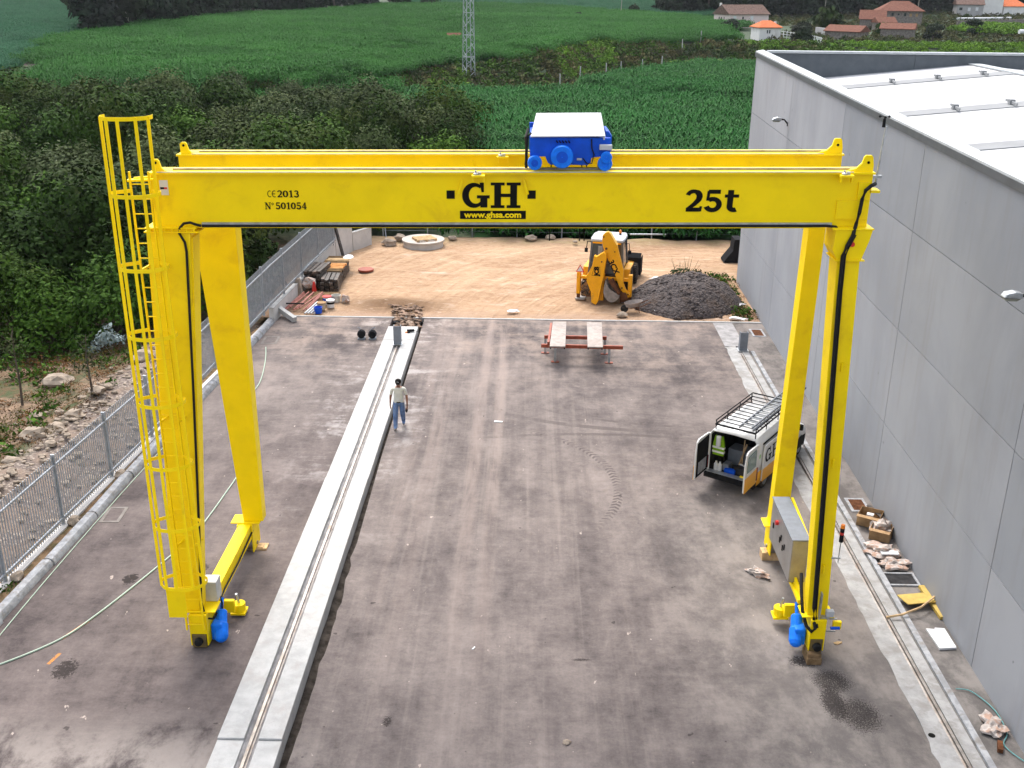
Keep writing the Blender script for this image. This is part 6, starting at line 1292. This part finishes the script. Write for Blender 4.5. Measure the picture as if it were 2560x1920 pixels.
def bundle(loc, rz_, rows, label, L=1.7):
    t = thing('black_timber_bundle', loc, label, 'timber', rz=rz_)
    for r_ in range(rows):
        mb = MB()
        for q in range(4):
            x = -.42 + q * .22 + rg.uniform(-.02, .02); ya, yb_ = -L / 2 + rg.uniform(-.15, .1), L / 2 + rg.uniform(-.1, .15); mb.hexa([(x, ya, .03 + r_ * .15), (x + .19, ya, .03 + r_ * .15), (x, yb_, .05 + r_ * .15), (x + .19, yb_, .05 + r_ * .15), (x + .01, ya, .15 + r_ * .15), (x + .18, ya, .15 + r_ * .15), (x + .01, yb_, .17 + r_ * .15), (x + .18, yb_, .17 + r_ * .15)])
        mb.build('board_layer', m_wet, t)
bundle((-10.35, 49.6, 0), -.12, 6, 'taller bundle of black wet timber leaning by the concrete wall'); bundle((-9.6, 49.0, 0), .05, 4, 'lower bundle of black wet timber on the side of the open sand', 1.3)
mb = MB(); mb.blob((0, 0, .05), (.28, .45, .06), 2, 2, .1); o = mb.build('white_sheet', m_foam); o.location = (-9.3, 52.4, .62); tag(o, 'white board lying on the timber stack by the wall', 'board')
mb = MB(); mb.bar((0, 0, 0), (-.45, .5, 1.5), .10, .16); o = mb.build('black_plank', m_wet); o.location = (-9.75, 53.6, .3); tag(o, 'black plank leaning on the concrete wall above the pallets', 'plank')
pr = thing('prop_bundle', (-10.65, 46.2, 0), 'bundle of faded red scaffold props lying in front of the concrete wall', 'props'); mb = MB(); rg = random.Random(3)
for q in range(11): x = -.75 + q * .15; mb.cyl((x - .1, -1.15 + rg.uniform(-.1, .1), .08 + .05 * (q % 3)), (x + .28 + rg.uniform(-.1, .1), 1.3, .16 + .06 * (q % 2)), .035, n=7)
mb.build('props', m_pink, pr); mb = MB(); mb.bar((-.95, -.75, .28), (.5, -.8, .28), .06, .05); mb.build('tie_bar', m_trim, pr)
mb = MB()
for q in range(4): mb.cyl((q * .14, -.85, .06), (.25 + q * .13, .85, .09), .04, n=7)
o = mb.build('steel_tubes', m_steel); o.location = (-10.0, 45.5, 0); tag(o, 'four grey steel tubes beside the red props', 'tubes')
mb = MB(); mb.bar((-11.55, 44.9, .45), (-10.2, 43.55, .12), .20, .22); tag(mb.build('concrete_lintel', m_plinth), 'pale concrete lintel propped on the kerb at the corner of the slab', 'lintel')
mb = MB(); mb.hexa([(-.28, -.2, 0), (.28, -.2, 0), (-.28, .2, 0), (.28, .2, 0), (-.16, -.12, .85), (.16, -.12, .85), (-.16, .12, .85), (.16, .12, .85)]); o = mb.build('concrete_block', m_stone, bevel=.02); o.location = (-10.95, 47.6, 0); tag(o, 'tapered stone-coloured concrete block against the wall', 'block')
mb = MB(); mb.blob((0, 0, .25), (.35, .3, .28), 6, 2, .3); o = mb.build('cement_bag', m_paper); o.location = (-10.5, 48.2, .2); tag(o, 'pale cement bag between the block and the black timber', 'bag')
mb = MB(); mb.hexa([(-.1, -.1, 0), (.1, -.1, 0), (-.1, .1, 0), (.1, .1, 0), (-.04, -.04, .45), (.04, -.04, .45), (-.04, .04, .45), (.04, .04, .45)]); o = mb.build('traffic_cone', m_red); o.location = (-10.2, 47.9, .15); tag(o, 'small red cone by the black timber bundle', 'cone')
pallet((-9.55, 47.3, 0), .0, 'low brown pallet in front of the black timber, behind the buckets', m_timber)
def bucket(x, y, body, lid, band, label, r=.17, h=.30, open_=False):
    t = thing('bucket', (x, y, 0), label, 'bucket'); mb = MB(); mb.lathe((0, 0, 0), (0, 0, 1), [(0, r * .85), (h, r)] + ([(h + .001, r * .9), (h * .4, r * .8)] if open_ else []), 20); mb.build('tub', body, t)
    if lid: mb = MB(); mb.cyl((0, 0, h + .001), (0, 0, h + .035), r * 1.05, n=20); mb.build('lid', lid, t)
    if band: mb = MB(); mb.lathe((0, 0, h * .55), (0, 0, 1), [(0, r * .945), (h * .3, r * .99)], 20); mb.build('band', band, t)
bucket(-9.30, 46.35, m_foam, m_red, m_blue, 'white bucket with blue band and red lid', .2, .34); bucket(-9.05, 45.85, m_foam, m_foam, m_black, 'white bucket with black band and white lid', .19, .32)
bucket(-8.95, 46.75, mat('dirty white tub', (.5, .48, .43), .7, var=.3), None, None, 'dirty white open tub behind the red-lidded bucket', .22, .32, True); bucket(-9.45, 44.95, m_blue, None, None, 'dark blue open tub at the edge of the slab', .19, .28, True)
bucket(-9.40, 45.5, mat('beige tub', (.42, .35, .25), .7, var=.3), m_card, None, 'beige tub with a rag on top, behind the dark blue tub', .2, .3)
mb = MB(); mb.blob((0, 0, .15), (.22, .2, .2), 12, 2, .4); o = mb.build('bag_of_rubbish', m_paper); o.location = (-8.5, 46.6, 0); tag(o, 'grey and white bag standing alone right of the buckets', 'bag')
# manhole cover, debris strip at the end of the rail beam, wheelbarrow
mb = MB(); mb.cyl((0, 0, 0), (0, 0, .09), .40, n=28); o = mb.build('manhole_cover', m_oxide); o.location = (-8.4, 52.3, .0); tag(o, 'round reddish manhole cover in the sand left of the track', 'manhole cover')
mb = MB(); rg = random.Random(8)
for i in range(150):
    f = rg.random() ** 1.2; x = -5.2 + rg.uniform(-.5, .5) * (1 + .5 * f) - .4 * f; y = 42.85 + f * 3.3; s = rg.uniform(.04, .13)
    if rg.random() < .72: mb.blob((x, y, s * .3), (s * 1.3, s, s * .6), i, 1, .4)
    else: a = rg.uniform(-.6, .6); T = Matrix.Translation((x, y, .04 + .08 * rg.random())) @ Matrix.Rotation(a, 4, 'Z') @ Matrix.Rotation(rg.uniform(-.2, .2), 4, 'Y'); mb.box(-.14 * rg.random() - .05, .12, -.035, .035, 0, .03, T)
o = mb.build('rubble', mat('mixed rubble', (.22, .15, .11), .9, var=.8, sc=4, dirt=(.48, .38, .30), dsc=3, dop=.8)); o['kind'] = 'stuff'; o['label'] = 'rubble and broken boards filling the gap behind the end of the left rail beam'; o['category'] = 'rubble'
mb = MB(); mb.box(-5.75, -4.72, 42.76, 44.3, -.25, -.02); struct(mb.build('rubble_bed', m_trench))
wbw = thing('wheelbarrow', (4.75, 45.75, 0), 'upturned brown wheelbarrow at the foot of the gravel pile', 'wheelbarrow', rz=.15)
mb = MB(); k = 14; vs = []
for i in range(k): a = math.pi * 2 * i / k; vs.append((.42 * math.cos(a), .30 * math.sin(a), .50 + .06 * math.cos(a)))
for i in range(k): a = math.pi * 2 * i / k; vs.append((.30 * math.cos(a) - .05, .2 * math.sin(a), .26))
mb.add(vs, [(i, (i + 1) % k, k + (i + 1) % k, k + i) for i in range(k)] + [tuple(range(k, 2 * k))]); o = mb.build('tray', m_ramp, wbw); md = o.modifiers.new('s', 'SOLIDIFY'); md.thickness = .01
mb = MB(); mb.tube([(-.3, -.2, .22), (.3, -.2, .3), (.75, -.22, .5)], .018, 6); mb.tube([(-.3, .2, .22), (.3, .2, .3), (.75, .22, .5)], .018, 6); mb.bar((.2, -.2, .28), (.25, -.2, 0), .03, .03); mb.bar((.2, .2, .28), (.25, .2, 0), .03, .03); mb.build('handles', m_rusty, wbw)
mb = MB(); mb.lathe((-.4, -.04, .18), (0, 1, 0), [(0, .15), (.02, .18), (.06, .18), (.08, .15)], 18); mb.build('wheel', m_tyre, wbw)
mb = MB(); mb.bar((5.4, 47.0, .45), (5.75, 45.6, .12), .09, .03); tag(mb.build('grey_plank', m_steel), 'grey batten lying on the near slope of the gravel pile', 'batten')
for x, y, rz_, lb, sx in ((9.75, 46.9, .2, 'white plastic tray in the weeds by the warehouse foot', .3), (9.6, 47.9, .1, 'small white plastic sheet above the tray by the warehouse', .18), (6.6, 51.3, .1, 'pale plastic sheet behind the gravel pile', .5), (9.3, 44.8, -.4, 'crumpled white plastic at the corner of the slab and the warehouse', .35), (-.7, 45.4, .3, 'white rag on the sand near the slab edge', .3), (-9.3, 44.4, .0, 'white scrap at the corner of slab beside the dark blue tub', .0)):
    if sx: mb = MB(); mb.blob((0, 0, .05), (sx, sx * .45, .05), int(x * 7), 2, .5); o = mb.build('plastic_sheet', m_foam); o.location = (x, y, .04); o.rotation_euler = (0, 0, rz_); tag(o, lb, 'plastic')
# motors, drill, small litter on the slab
for i, x in enumerate((-6.96, -6.5)):
    t = thing('dark_tool', (x, 41.45, 0), ('left' if i == 0 else 'right') + ' one of the two small dark machines on the slab left of the rail end', 'machine'); mb = MB(); mb.lathe((0, -.12, .22), (0, 1, 0), [(0, .14), (.04, .17), (.2, .17), (.24, .12)], 16); mb.build('drum', m_trim, t); mb = MB(); mb.box(-.15, .15, -.15, .15, 0, .05); mb.tube([(-.1, 0, .36), (0, 0, .46), (.12 if i else -.14, 0, .50)], .02, 6); mb.build('base', m_gbox, t)
t = thing('power_drill', (-4.95, 41.95, .15), 'black power tool lying on the white concrete beside the left end stop', 'tool'); mb = MB(); mb.cyl((-.16, 0, .07), (.14, .05, .07), .055, n=10); mb.box(-.14, -.02, -.12, .0, .0, .07); mb.build('body', m_trim, t, bevel=.01); mb = MB(); mb.box(-.22, -.14, -.1, -.02, 0, .05); mb.build('battery', m_org, t); mb = MB(); mb.tube([(.14, .05, .07), (.3, .02, .02), (.36, -.1, .01)], .01, 5); mb.build('cord', m_rub, t)
for pts, m, r_, lb in (([(-12.6, 18.2, .02), (-11.48, 19.0, .02), (-10.56, 19.97, .02), (-10.1, 21.0, .02), (-9.7, 22.18, .02), (-9.32, 23.43, .02), (-9.0, 24.6, .02), (-8.9, 25.35, .02), (-8.79, 27.14, .02), (-8.77, 28.87, .02), (-9.2, 31.0, .02), (-10.0, 34.0, .02), (-9.95, 36.1, .02), (-10.3, 38.5, .02), (-10.72, 40.36, .02)], m_pg, .022, 'pale green hose snaking along the yard left of the crane legs'), ([(-12.0, 20.0, .015), (-11.95, 23.0, .015), (-11.75, 28.3, .015), (-11.4, 33.7, .015)], m_pg, .014, 'thin green line lying parallel to the left kerb'), ([(9.3, 18.8, .02), (9.6, 18.7, .03), (9.85, 18.1, .02), (9.8, 17.4, .03), (9.6, 17.0, .02), (9.9, 16.4, .03)], m_pb, .012, 'teal rope lying at the foot of the warehouse wall near the camera')):
    P3 = [Vector(p) for p in pts]; fine_ = []
    for i in range(len(P3) - 1):
        p0, p1, p2, p3 = P3[max(i - 1, 0)], P3[i], P3[i + 1], P3[min(i + 2, len(P3) - 1)]
        for q in range(6): t_ = q / 6; fine_.append(.5 * ((2 * p1) + (-p0 + p2) * t_ + (2 * p0 - 5 * p1 + 4 * p2 - p3) * t_ ** 2 + (-p0 + 3 * p1 - 3 * p2 + p3) * t_ ** 3))
    mb = MB(); mb.tube(fine_, r_, 6); tag(mb.build('hose', m, smooth=True), lb, 'hose')
mb = MB(); mb.tube([(-9.4 + .42 * 0, 24.0, 0), (-9.4, 24.0, 0)], .01, 4)
def paper(name, x, y, sx, sy, sz, label, m, cat='paper', seed=1, rz_=0, amp=.55):
    mb = MB(); mb.blob((0, 0, sz * .8), (sx, sy, sz), seed, 3, amp); o = mb.build(name, m); o.location = (x, y, 0); o.rotation_euler = (0, 0, rz_); return tag(o, label, cat)
paper('paper_bag', 5.95, 23.3, .26, .12, .09, 'crumpled white and brown paper bag on the slab left of the steel cabinet', m_paper, seed=3, rz_=-.6)
paper('paper_scrap', 6.9, 22.0, .09, .06, .04, 'small brown paper scrap beside the right front crane leg', m_paper, seed=4)
paper('plastic_film', 9.75, 25.5, .24, .22, .20, 'bundle of crumpled brown film on top of the cardboard box', m_paper, 'film', 5)
paper('plastic_film', 9.45, 24.5, .38, .28, .12, 'flat heap of brown and clear film in front of the cardboard boxes', m_paper, 'film', 6)
paper('plastic_film', 9.62, 23.85, .36, .22, .10, 'heap of clear film beside the open drain pit', m_paper, 'film', 7)
paper('plastic_film', 9.55, 17.55, .20, .30, .10, 'crumpled clear film by the wall at the bottom right corner', m_paper, 'film', 8)
mb = MB(); mb.box(-.13, .15, -.05, .05, 0, .09, Matrix.Rotation(1.2, 4, 'Z')); o = mb.build('brick', m_rusty); o.location = (9.48, 16.95, 0); tag(o, 'dark red brick lying by the crumpled film near the wall', 'brick')
for x, y, rz_, s, lb in ((9.65, 26.2, -.5, .30, 'open cardboard box with scraps inside, farther of the two by the wall'), (9.72, 25.4, -.5, .27, 'cardboard box under the crumpled film by the wall')):
    t = thing('cardboard_box', (x, y, 0), lb, 'box', rz=rz_); mb = MB(); s2 = s
    for a, b, c_, d_ in ((-s2, s2, -s2, -s2 + .01), (-s2, s2, s2 - .01, s2), (-s2, -s2 + .01, -s2 + .011, s2 - .011), (s2 - .01, s2, -s2 + .011, s2 - .011)): mb.box(a, b, c_, d_, 0, .32)
    mb.box(-s2 + .011, s2 - .011, -s2 + .011, s2 - .011, 0, .02); mb.build('walls', m_card, t)
    mb = MB(); mb.bar((-s2, -s2 - .08, .34), (s2, -s2 - .08, .34), .16, .01); mb.build('flap', m_card, t); mb = MB(); mb.box(-.1, .08, -.05, .1, .2, .26); mb.build('white_packing', m_foam, t)
mb = MB(); mb.bar((9.98, 25.6, .30), (9.85, 27.0, .12), .12, .03); tag(mb.build('dark_plank', m_wet), 'dark plank leaning along the wall behind the cardboard boxes', 'plank')
mb = MB(); mb.box(9.35, 9.80, 24.15, 24.35, .16, .19, None); tag(mb.build('foam_strip', m_foam), 'white foam strip on the film heap by the wall', 'strip')
mb = MB(); mb.box(-.42, .42, -.25, .25, 0, .02, Matrix.Rotation(R(12), 4, 'Z')); o = mb.build('plywood_sheet', m_ply); o.location = (9.62, 22.15, .12); o.rotation_euler = (R(-6), 0, 0); tag(o, 'yellow plywood sheet lying over a plank beside the wall', 'plywood')
mb = MB(); mb.bar((9.9, 22.75, .10), (9.98, 21.45, .04), .14, .08); tag(mb.build('dark_plank', m_ply), 'thick yellowish plank under the plywood against the wall', 'plank')
mb = MB(); mb.tube([(8.62, 21.4, .07), (9.0, 21.45, .12), (9.5, 21.65, .20), (9.98, 22.1, .22)], .028, 6); tag(mb.build('curved_batten', m_timberl), 'thin curved wooden batten lying across the right rail', 'batten')
mb = MB(); mb.prism_z([(9.42, 21.0), (9.62, 20.98), (9.64, 21.04), (9.86, 21.02), (9.86, 20.27), (9.46, 20.22)], .0, .05); tag(mb.build('foam_board', m_foam), 'white foam board lying flat at the foot of the warehouse wall', 'foam board')
mb = MB(); mb.bar((-.97 - .14, 32.9, .02), (-.97 + .14, 32.86, .02), .09, .03); tag(mb.build('white_scrap', m_foam), 'small white scrap lying alone in the middle of the slab', 'scrap')
mb = MB(); mb.bar((.0, 0, .01), (.05, .09, .01), .03, .02); o = mb.build('cigarette_box', m_foam); o.location = (-1.15, 19.9, 0); tag(o, 'tiny white scrap in the near centre of the slab', 'scrap')
mb = MB(); mb.blob((0, 0, .02), (.13, .05, .025), 4, 1, .3); o = mb.build('wood_chip', m_timberl); o.location = (7.2, 20.4, 0); o.rotation_euler = (0, 0, .3); tag(o, 'brown wood chip between the crane leg and the right rail', 'chip')
# drain covers
def drain(x, y, w_, l_, rz_, label, grate=True):
    t = thing('drain_cover', (x, y, 0), label, 'drain', rz=rz_); mb = MB(); b = .09
    for a, c_, d_, e in ((-w_, w_, -l_, -l_ + b), (-w_, w_, l_ - b, l_), (-w_, -w_ + b, -l_ + b, l_ - b), (w_ - b, w_, -l_ + b, l_ - b)): mb.box(a, c_, d_, e, -.05, .012)
    mb.build('frame', m_kerb if grate else bpy.data.materials.get('dull drain frame') or mat('dull drain frame', (.20, .18, .165), .9, var=.2), t)
    mb = MB(); mb.box(-w_ + b, w_ - b, -l_ + b, l_ - b, -.05, .004); mb.build('pit', m_rusty if grate else m_yard, t)
    if grate:
        mb = MB(); q = -w_ + b + .02
        while q < w_ - b: mb.box(q, q + .022, -l_ + b, l_ - b, .005, .014); q += .05
        for yy in (-.1, .08): mb.box(-w_ + b, w_ - b, yy, yy + .02, .0145, .018)
        mb.build('grate', m_rusty, t)
drain(9.62, 27.25, .28, .42, 0, 'slotted drain grate by the warehouse behind the cardboard boxes'); drain(9.85, 43.0, .28, .5, 0, 'slotted drain grate near the far end of the warehouse')
drain(-11.55, 25.9, .28, .45, .05, 'square drain cover by the left kerb near the fence', False); drain(-10.7, 41.1, .32, .5, .05, 'square drain cover by the kerb near the stacked timber', False)
t = thing('open_pit', (9.55, 23.2, 0), 'open drain pit between the film heap and the plywood sheet', 'drain pit'); mb = MB(); mb.box(-.34, .36, -.24, .26, -.02, .004); mb.build('hole', m_int, t); mb = MB()
for a in ((-.40, .42, -.30, -.241), (-.40, .42, .261, .32), (-.40, -.341, -.24, .26), (.361, .42, -.24, .26)): mb.box(*a, -.05, .03)
mb.build('frame', m_kerb, t)
mb = MB(); mb.lathe((8.26, 17.3, .007), (0, 0, 1), [(0, .07), (.004, .07)], 20); tag(mb.build('round_hole', m_black), 'small round hole in the pale strip beside the right rail', 'hole')

# ================================================================ PYLON, POSTS, HOUSES
py_ = thing('lattice_pylon', (-9.15, 157.5, .3), 'tall grey lattice pylon standing on the bank between the fields', 'pylon', rz=.5)
Hh = 34.0; wd = lambda z: 0.68 - 0.013 * z
mb = MB(); cs = [(1, 1), (-1, 1), (-1, -1), (1, -1)]
for a in cs: mb.bar((a[0] * wd(0), a[1] * wd(0), -.5), (a[0] * wd(Hh), a[1] * wd(Hh), Hh), .09, .09)
mb.build('corner_legs', m_galv, py_); mb = MB(); z = 0.0; i = 0
while z < Hh - 1.2:
    h = 1.0; za, zb_ = z, z + h
    for q in range(4):
        a, b = cs[q], cs[(q + 1) % 4]
        if i % 2: a, b = b, a
        mb.bar((a[0] * wd(za), a[1] * wd(za), za), (b[0] * wd(zb_), b[1] * wd(zb_), zb_), .05, .05)
        if i % 3 == 0: mb.bar((a[0] * wd(za), a[1] * wd(za), za), (b[0] * wd(za), b[1] * wd(za), za), .07, .07)
    z += h; i += 1
mb.build('lattice_bracing', m_galv, py_)
for i, (x, y) in enumerate([(3.94, 151.6), (6.72, 153.3), (11.25, 165.5), (13.66, 168.9), (17.53, 174.0), (21.5, 182.2), (26.04, 191.6), (30.5, 200.8)]):
    mb = MB(); hh = 2.6 if i < 2 else 2.2; mb.cyl((0, 0, -.3), (.06 if i % 2 else -.05, 0, hh), .085, n=7); o = mb.build('field_post', m_plinth); o.location = (x, y, ground(x, y)); tag(o, 'pale concrete post in the row along the foot of the brown bank', 'post', 'pale posts along the bank between the fields')
m_pinkw = mat('pale pink render', (.66, .54, .52), .8, var=.06, sc=.6); m_whitew = mat('white render', (.72, .70, .68), .8, var=.06, sc=.6, dirt=(.45, .42, .4), dsc=.5)
m_stonew = mat('grey brown stone wall', (.20, .175, .16), .9, var=.35, sc=2.5, bump=.6, bsc=5); m_greyw = mat('grey rendered wall', (.36, .35, .35), .9, var=.12, sc=1)
m_tileb = mat('weathered brown roof tiles', (.13, .085, .07), .85, var=.3, sc=2.5); m_tiler = mat('red brown roof tiles', (.155, .070, .050), .85, var=.25, sc=2.5); m_tileo = mat('orange roof tiles', (.48, .14, .06), .8, var=.15, sc=2)
def house(name, A, B, depth, wall, ridge, mw, mr, label, cat='house', hip=0.0, wins=(), z=None, oh=.3, side=(), chim=None, door=()):
    """A-B: the two ends of the front wall; the building goes back from it"""
    A, B = Vector((*A, 0)), Vector((*B, 0)); ex = (B - A).normalized(); ey = Vector((-ex.y, ex.x, 0)); L = (B - A).length; z = 3.8 if z is None else z
    t = thing(name, (A.x, A.y, z), label, cat, rz=math.atan2(ex.y, ex.x)); mb = MB(); mb.box(0, L, 0, depth, -1.5, wall)
    if not hip: mb.add([(0.001, 0, wall), (0.001, depth, wall), (0.001, depth / 2, ridge - .12), (.05, 0, wall), (.05, depth, wall), (.05, depth / 2, ridge - .12)], [(0, 1, 2), (3, 5, 4)]); mb.add([(L - .001, 0, wall), (L - .001, depth, wall), (L - .001, depth / 2, ridge - .12)], [(0, 1, 2)])
    mb.build('wall', mw, t); hp = hip * L; mb = MB()
    e = [(-oh, -oh, wall), (L + oh, -oh, wall), (L + oh, depth + oh, wall), (-oh, depth + oh, wall), (hp - oh * (not hip), depth / 2, ridge), (L - hp + oh * (not hip), depth / 2, ridge)]
    lo = [(x, y, q - .12) for x, y, q in e]; mb.add(e + lo, [(0, 1, 5, 4), (2, 3, 4, 5), (1, 2, 5), (3, 0, 4), (7, 6, 10, 11), (9, 8, 11, 10), (0, 6, 7, 1), (1, 7, 8, 2), (2, 8, 9, 3), (3, 9, 6, 0)]); rf = mb.build('roof', mr, t)
    if chim: mb = MB(); x, y, h = chim; mb.box(x - .2, x + .2, y - .2, y + .2, wall, h); mb.build('chimney', m_whitew, rf)
    for x, zz, w_, h_, m in wins: mb = MB(); mb.box(x - w_ / 2, x + w_ / 2, -.04, .02, zz, zz + h_); mb.build('window', m, t)
    for y, zz, w_, h_, m in side: mb = MB(); mb.box(-.04, .02, y - w_ / 2, y + w_ / 2, zz, zz + h_); mb.build('window', m, t)
    return t
m_lightw = m_foam
house('house', (44.6, 252.8), (54.3, 257.0), 6.5, 2.75, 4.75, m_pinkw, m_tileb, 'long pale pink house with brown tiled roof, farthest left of the houses', wins=((1.4, 1.5, .8, .9, m_lightw), (3.6, 1.7, .4, .5, m_glass), (6.0, 1.5, .8, .9, m_lightw), (3.3, .3, .25, .25, m_glass)), side=((2.2, 1.6, .35, .5, m_glass), (3.2, 1.6, .35, .5, m_glass), (4.2, 1.6, .35, .5, m_glass)), chim=(.4, 4.6, 5.1))
house('annex', (42.9, 209.9), (47.0, 210.6), 4.5, 1.8, 2.95, m_whitew, m_tileo, 'small white annex with orange tiled roof in front of the pink house', 'annex', hip=.3, wins=((1.55, .7, .22, .6, m_glass), (2.0, .7, .22, .6, m_glass)), chim=(3.8, 2.2, 2.75))
house('farmhouse', (84.0, 271), (93.8, 269.5), 7, 3.4, 5.6, m_stonew, m_tiler, 'largest stone farmhouse with hipped red brown roof and small windows', hip=.30, wins=((3.0, 2.2, .5, .7, m_glass), (4.4, 2.4, .4, .4, m_glass), (5.9, 2.2, .5, .7, m_glass), (7.2, 2.1, .55, .7, m_card), (8.6, 2.1, .55, .7, m_card)), oh=.5)
house('barn', (73.7, 251.5), (78.8, 250), 5, 2.1, 4.0, m_stonew, m_tiler, 'stone barn with red brown gable roof left of the largest farmhouse', 'barn', wins=((3.2, .3, .8, 1.0, m_glass),))
house('barn', (76.3, 246), (80.2, 246.4), 3.5, 1.6, 2.7, m_stonew, m_tiler, 'small stone lean-to barn with a tiled roof in front of the farmhouse', 'barn', wins=((.6, .4, .4, .9, m_glass),))
house('barn', (68.6, 219.5), (74.2, 217.0), 4, 1.45, 2.45, m_stonew, m_tiler, 'low stone barn below the farmhouse, nearest to the vines', 'barn')
house('barn', (57.6, 219), (63.0, 214.5), 4.5, .95, 2.05, m_stonew, m_tiler, 'low stone barn with a broad red brown roof left of the farm group', 'barn')
house('house', (117.5, 311), (124.2, 309.6), 7, 3.2, 5.1, m_greyw, m_tileb, 'grey rendered house with a dark brown roof at the far right', z=4.8, wins=((1.0, 1.7, .8, .7, m_glass), (3.2, 1.5, .7, .9, m_lightw), (5.2, 1.6, .7, .9, m_lightw)))
house('house', (125.4, 313.5), (131.5, 314.5), 7, 5.1, 6.9, m_whitew, m_tileo, 'tall white house with orange roof between the grey house and the garage', z=4.8)
house('garage', (132.0, 314.8), (139.0, 316.5), 6, 2.75, 4.5, m_whitew, m_tileo, 'white low building with orange roof at the right end of the houses', 'garage', z=4.8, hip=.2, wins=((2.1, .2, 1.1, 1.5, m_lightw),))
house('hut', (-15.3, 202), (-13.3, 202.4), 2.0, 1.35, 2.2, mat('yellow sheet wall', (.55, .38, .2), .8), m_tiler, 'tiny ochre hut left of the pylon beyond the green maize', 'hut', z=ground(-14.3, 202) - .0)
for (a, b, h, lb, m) in (((101, 266), (126, 284), 1.5, 'long grey terrace wall below the white houses', m_stonew), ((58.9, 231), (60.2, 219.5), 1.2, 'pale grey yard wall left of the low barn', m_greyw), ((-75.2, 175.2), (-73.2, 175.6), .9, 'small pale concrete tank by the ditch at the edge of the far wood', m_greyw), ((40.8, 255.5), (44.0, 254.5), .5, 'low white wall left of the pink house', m_whitew)):
    mb = MB(); mb.bar((a[0], a[1], 3.4 + h / 2), (b[0], b[1], 3.4 + h / 2), .4, h + .6); tag(mb.build('garden_wall', m), lb, 'wall')
mb = MB(); mb.cyl((110, 290, 4.9), (128, 300, 4.9), .3, n=10); tag(mb.build('white_tube', m_foam), 'long white covered tube on the terrace below the white houses', 'tube')
mb = MB(); mb.cyl((98.6, 226, 4.6), (101.5, 226.5, 4.6), .45, n=14); tag(mb.build('white_tank', m_foam), 'white cylindrical tank at the right edge of the slope', 'tank')
pf = thing('picket_fence', (50, 210, 3.5), 'white post and rail fence running from the annex towards the vines', 'fence')
mb = MB(); mr_ = MB(); P_ = [(48.6, 224), (50.2, 216), (51.4, 208), (51.2, 200), (51.0, 195)]
for a, b in zip(P_, P_[1:]):
    for f in range(5): x, y = a[0] + (b[0] - a[0]) * f / 5, a[1] + (b[1] - a[1]) * f / 5; mb.bar((x - 50, y - 210, -.6), (x - 50, y - 210, 1.1), .12, .12)
    for z in (.45, .95): mr_.bar((a[0] - 50, a[1] - 210, z), (b[0] - 50, b[1] - 210, z), .05, .07)
mb.build('posts', m_foam, pf); mr_.build('rails', m_foam, pf)
for x, y, h, lb in ((75.5, 290, 9, 'thin wooden utility pole left of the stone barn'), (96.0, 280, 10, 'thin utility pole right of the largest farmhouse'), (23, 292, 8, 'leaning bare pole near the edge of the right wood')):
    mb = MB(); mb.cyl((0, 0, 0), (.2, 0, h), .12, .08, n=7); o = mb.build('utility_pole', m_bark2); o.location = (x, y, 3.5); tag(o, lb, 'pole')
# the dark ditch beside the left field
mb = MB(); D = [(-56, 118), (-59, 130), (-65, 146), (-71, 162), (-77, 178)]
for a in D: 
    for s in (-2.0, 2.0): mb.v.append((a[0] + s - .5, a[1], ground(a[0], a[1]) + .9))
for i in range(len(D) - 1): mb.f.append((2 * i, 2 * i + 1, 2 * i + 3, 2 * i + 2))
struct(mb.build('ditch', m_trench))

# ================================================================ HAZE
mb = MB(); mb.box(-440, 440, -70, 1120, -4, 60)
hz = NT('haze'); hz.t.nodes.remove(hz.b); pv = hz.n('ShaderNodeVolumePrincipled'); pv.inputs['Color'].default_value = (.86, .92, 1, 1); pv.inputs['Density'].default_value = 0.00007; pv.inputs['Anisotropy'].default_value = 0.2
hz.l(pv.outputs[0], hz.out.inputs['Volume']); hb = mb.build('haze', hz.m); hb['kind'] = 'stuff'; hb['label'] = 'thin pale haze over the fields'; hb['category'] = 'haze'
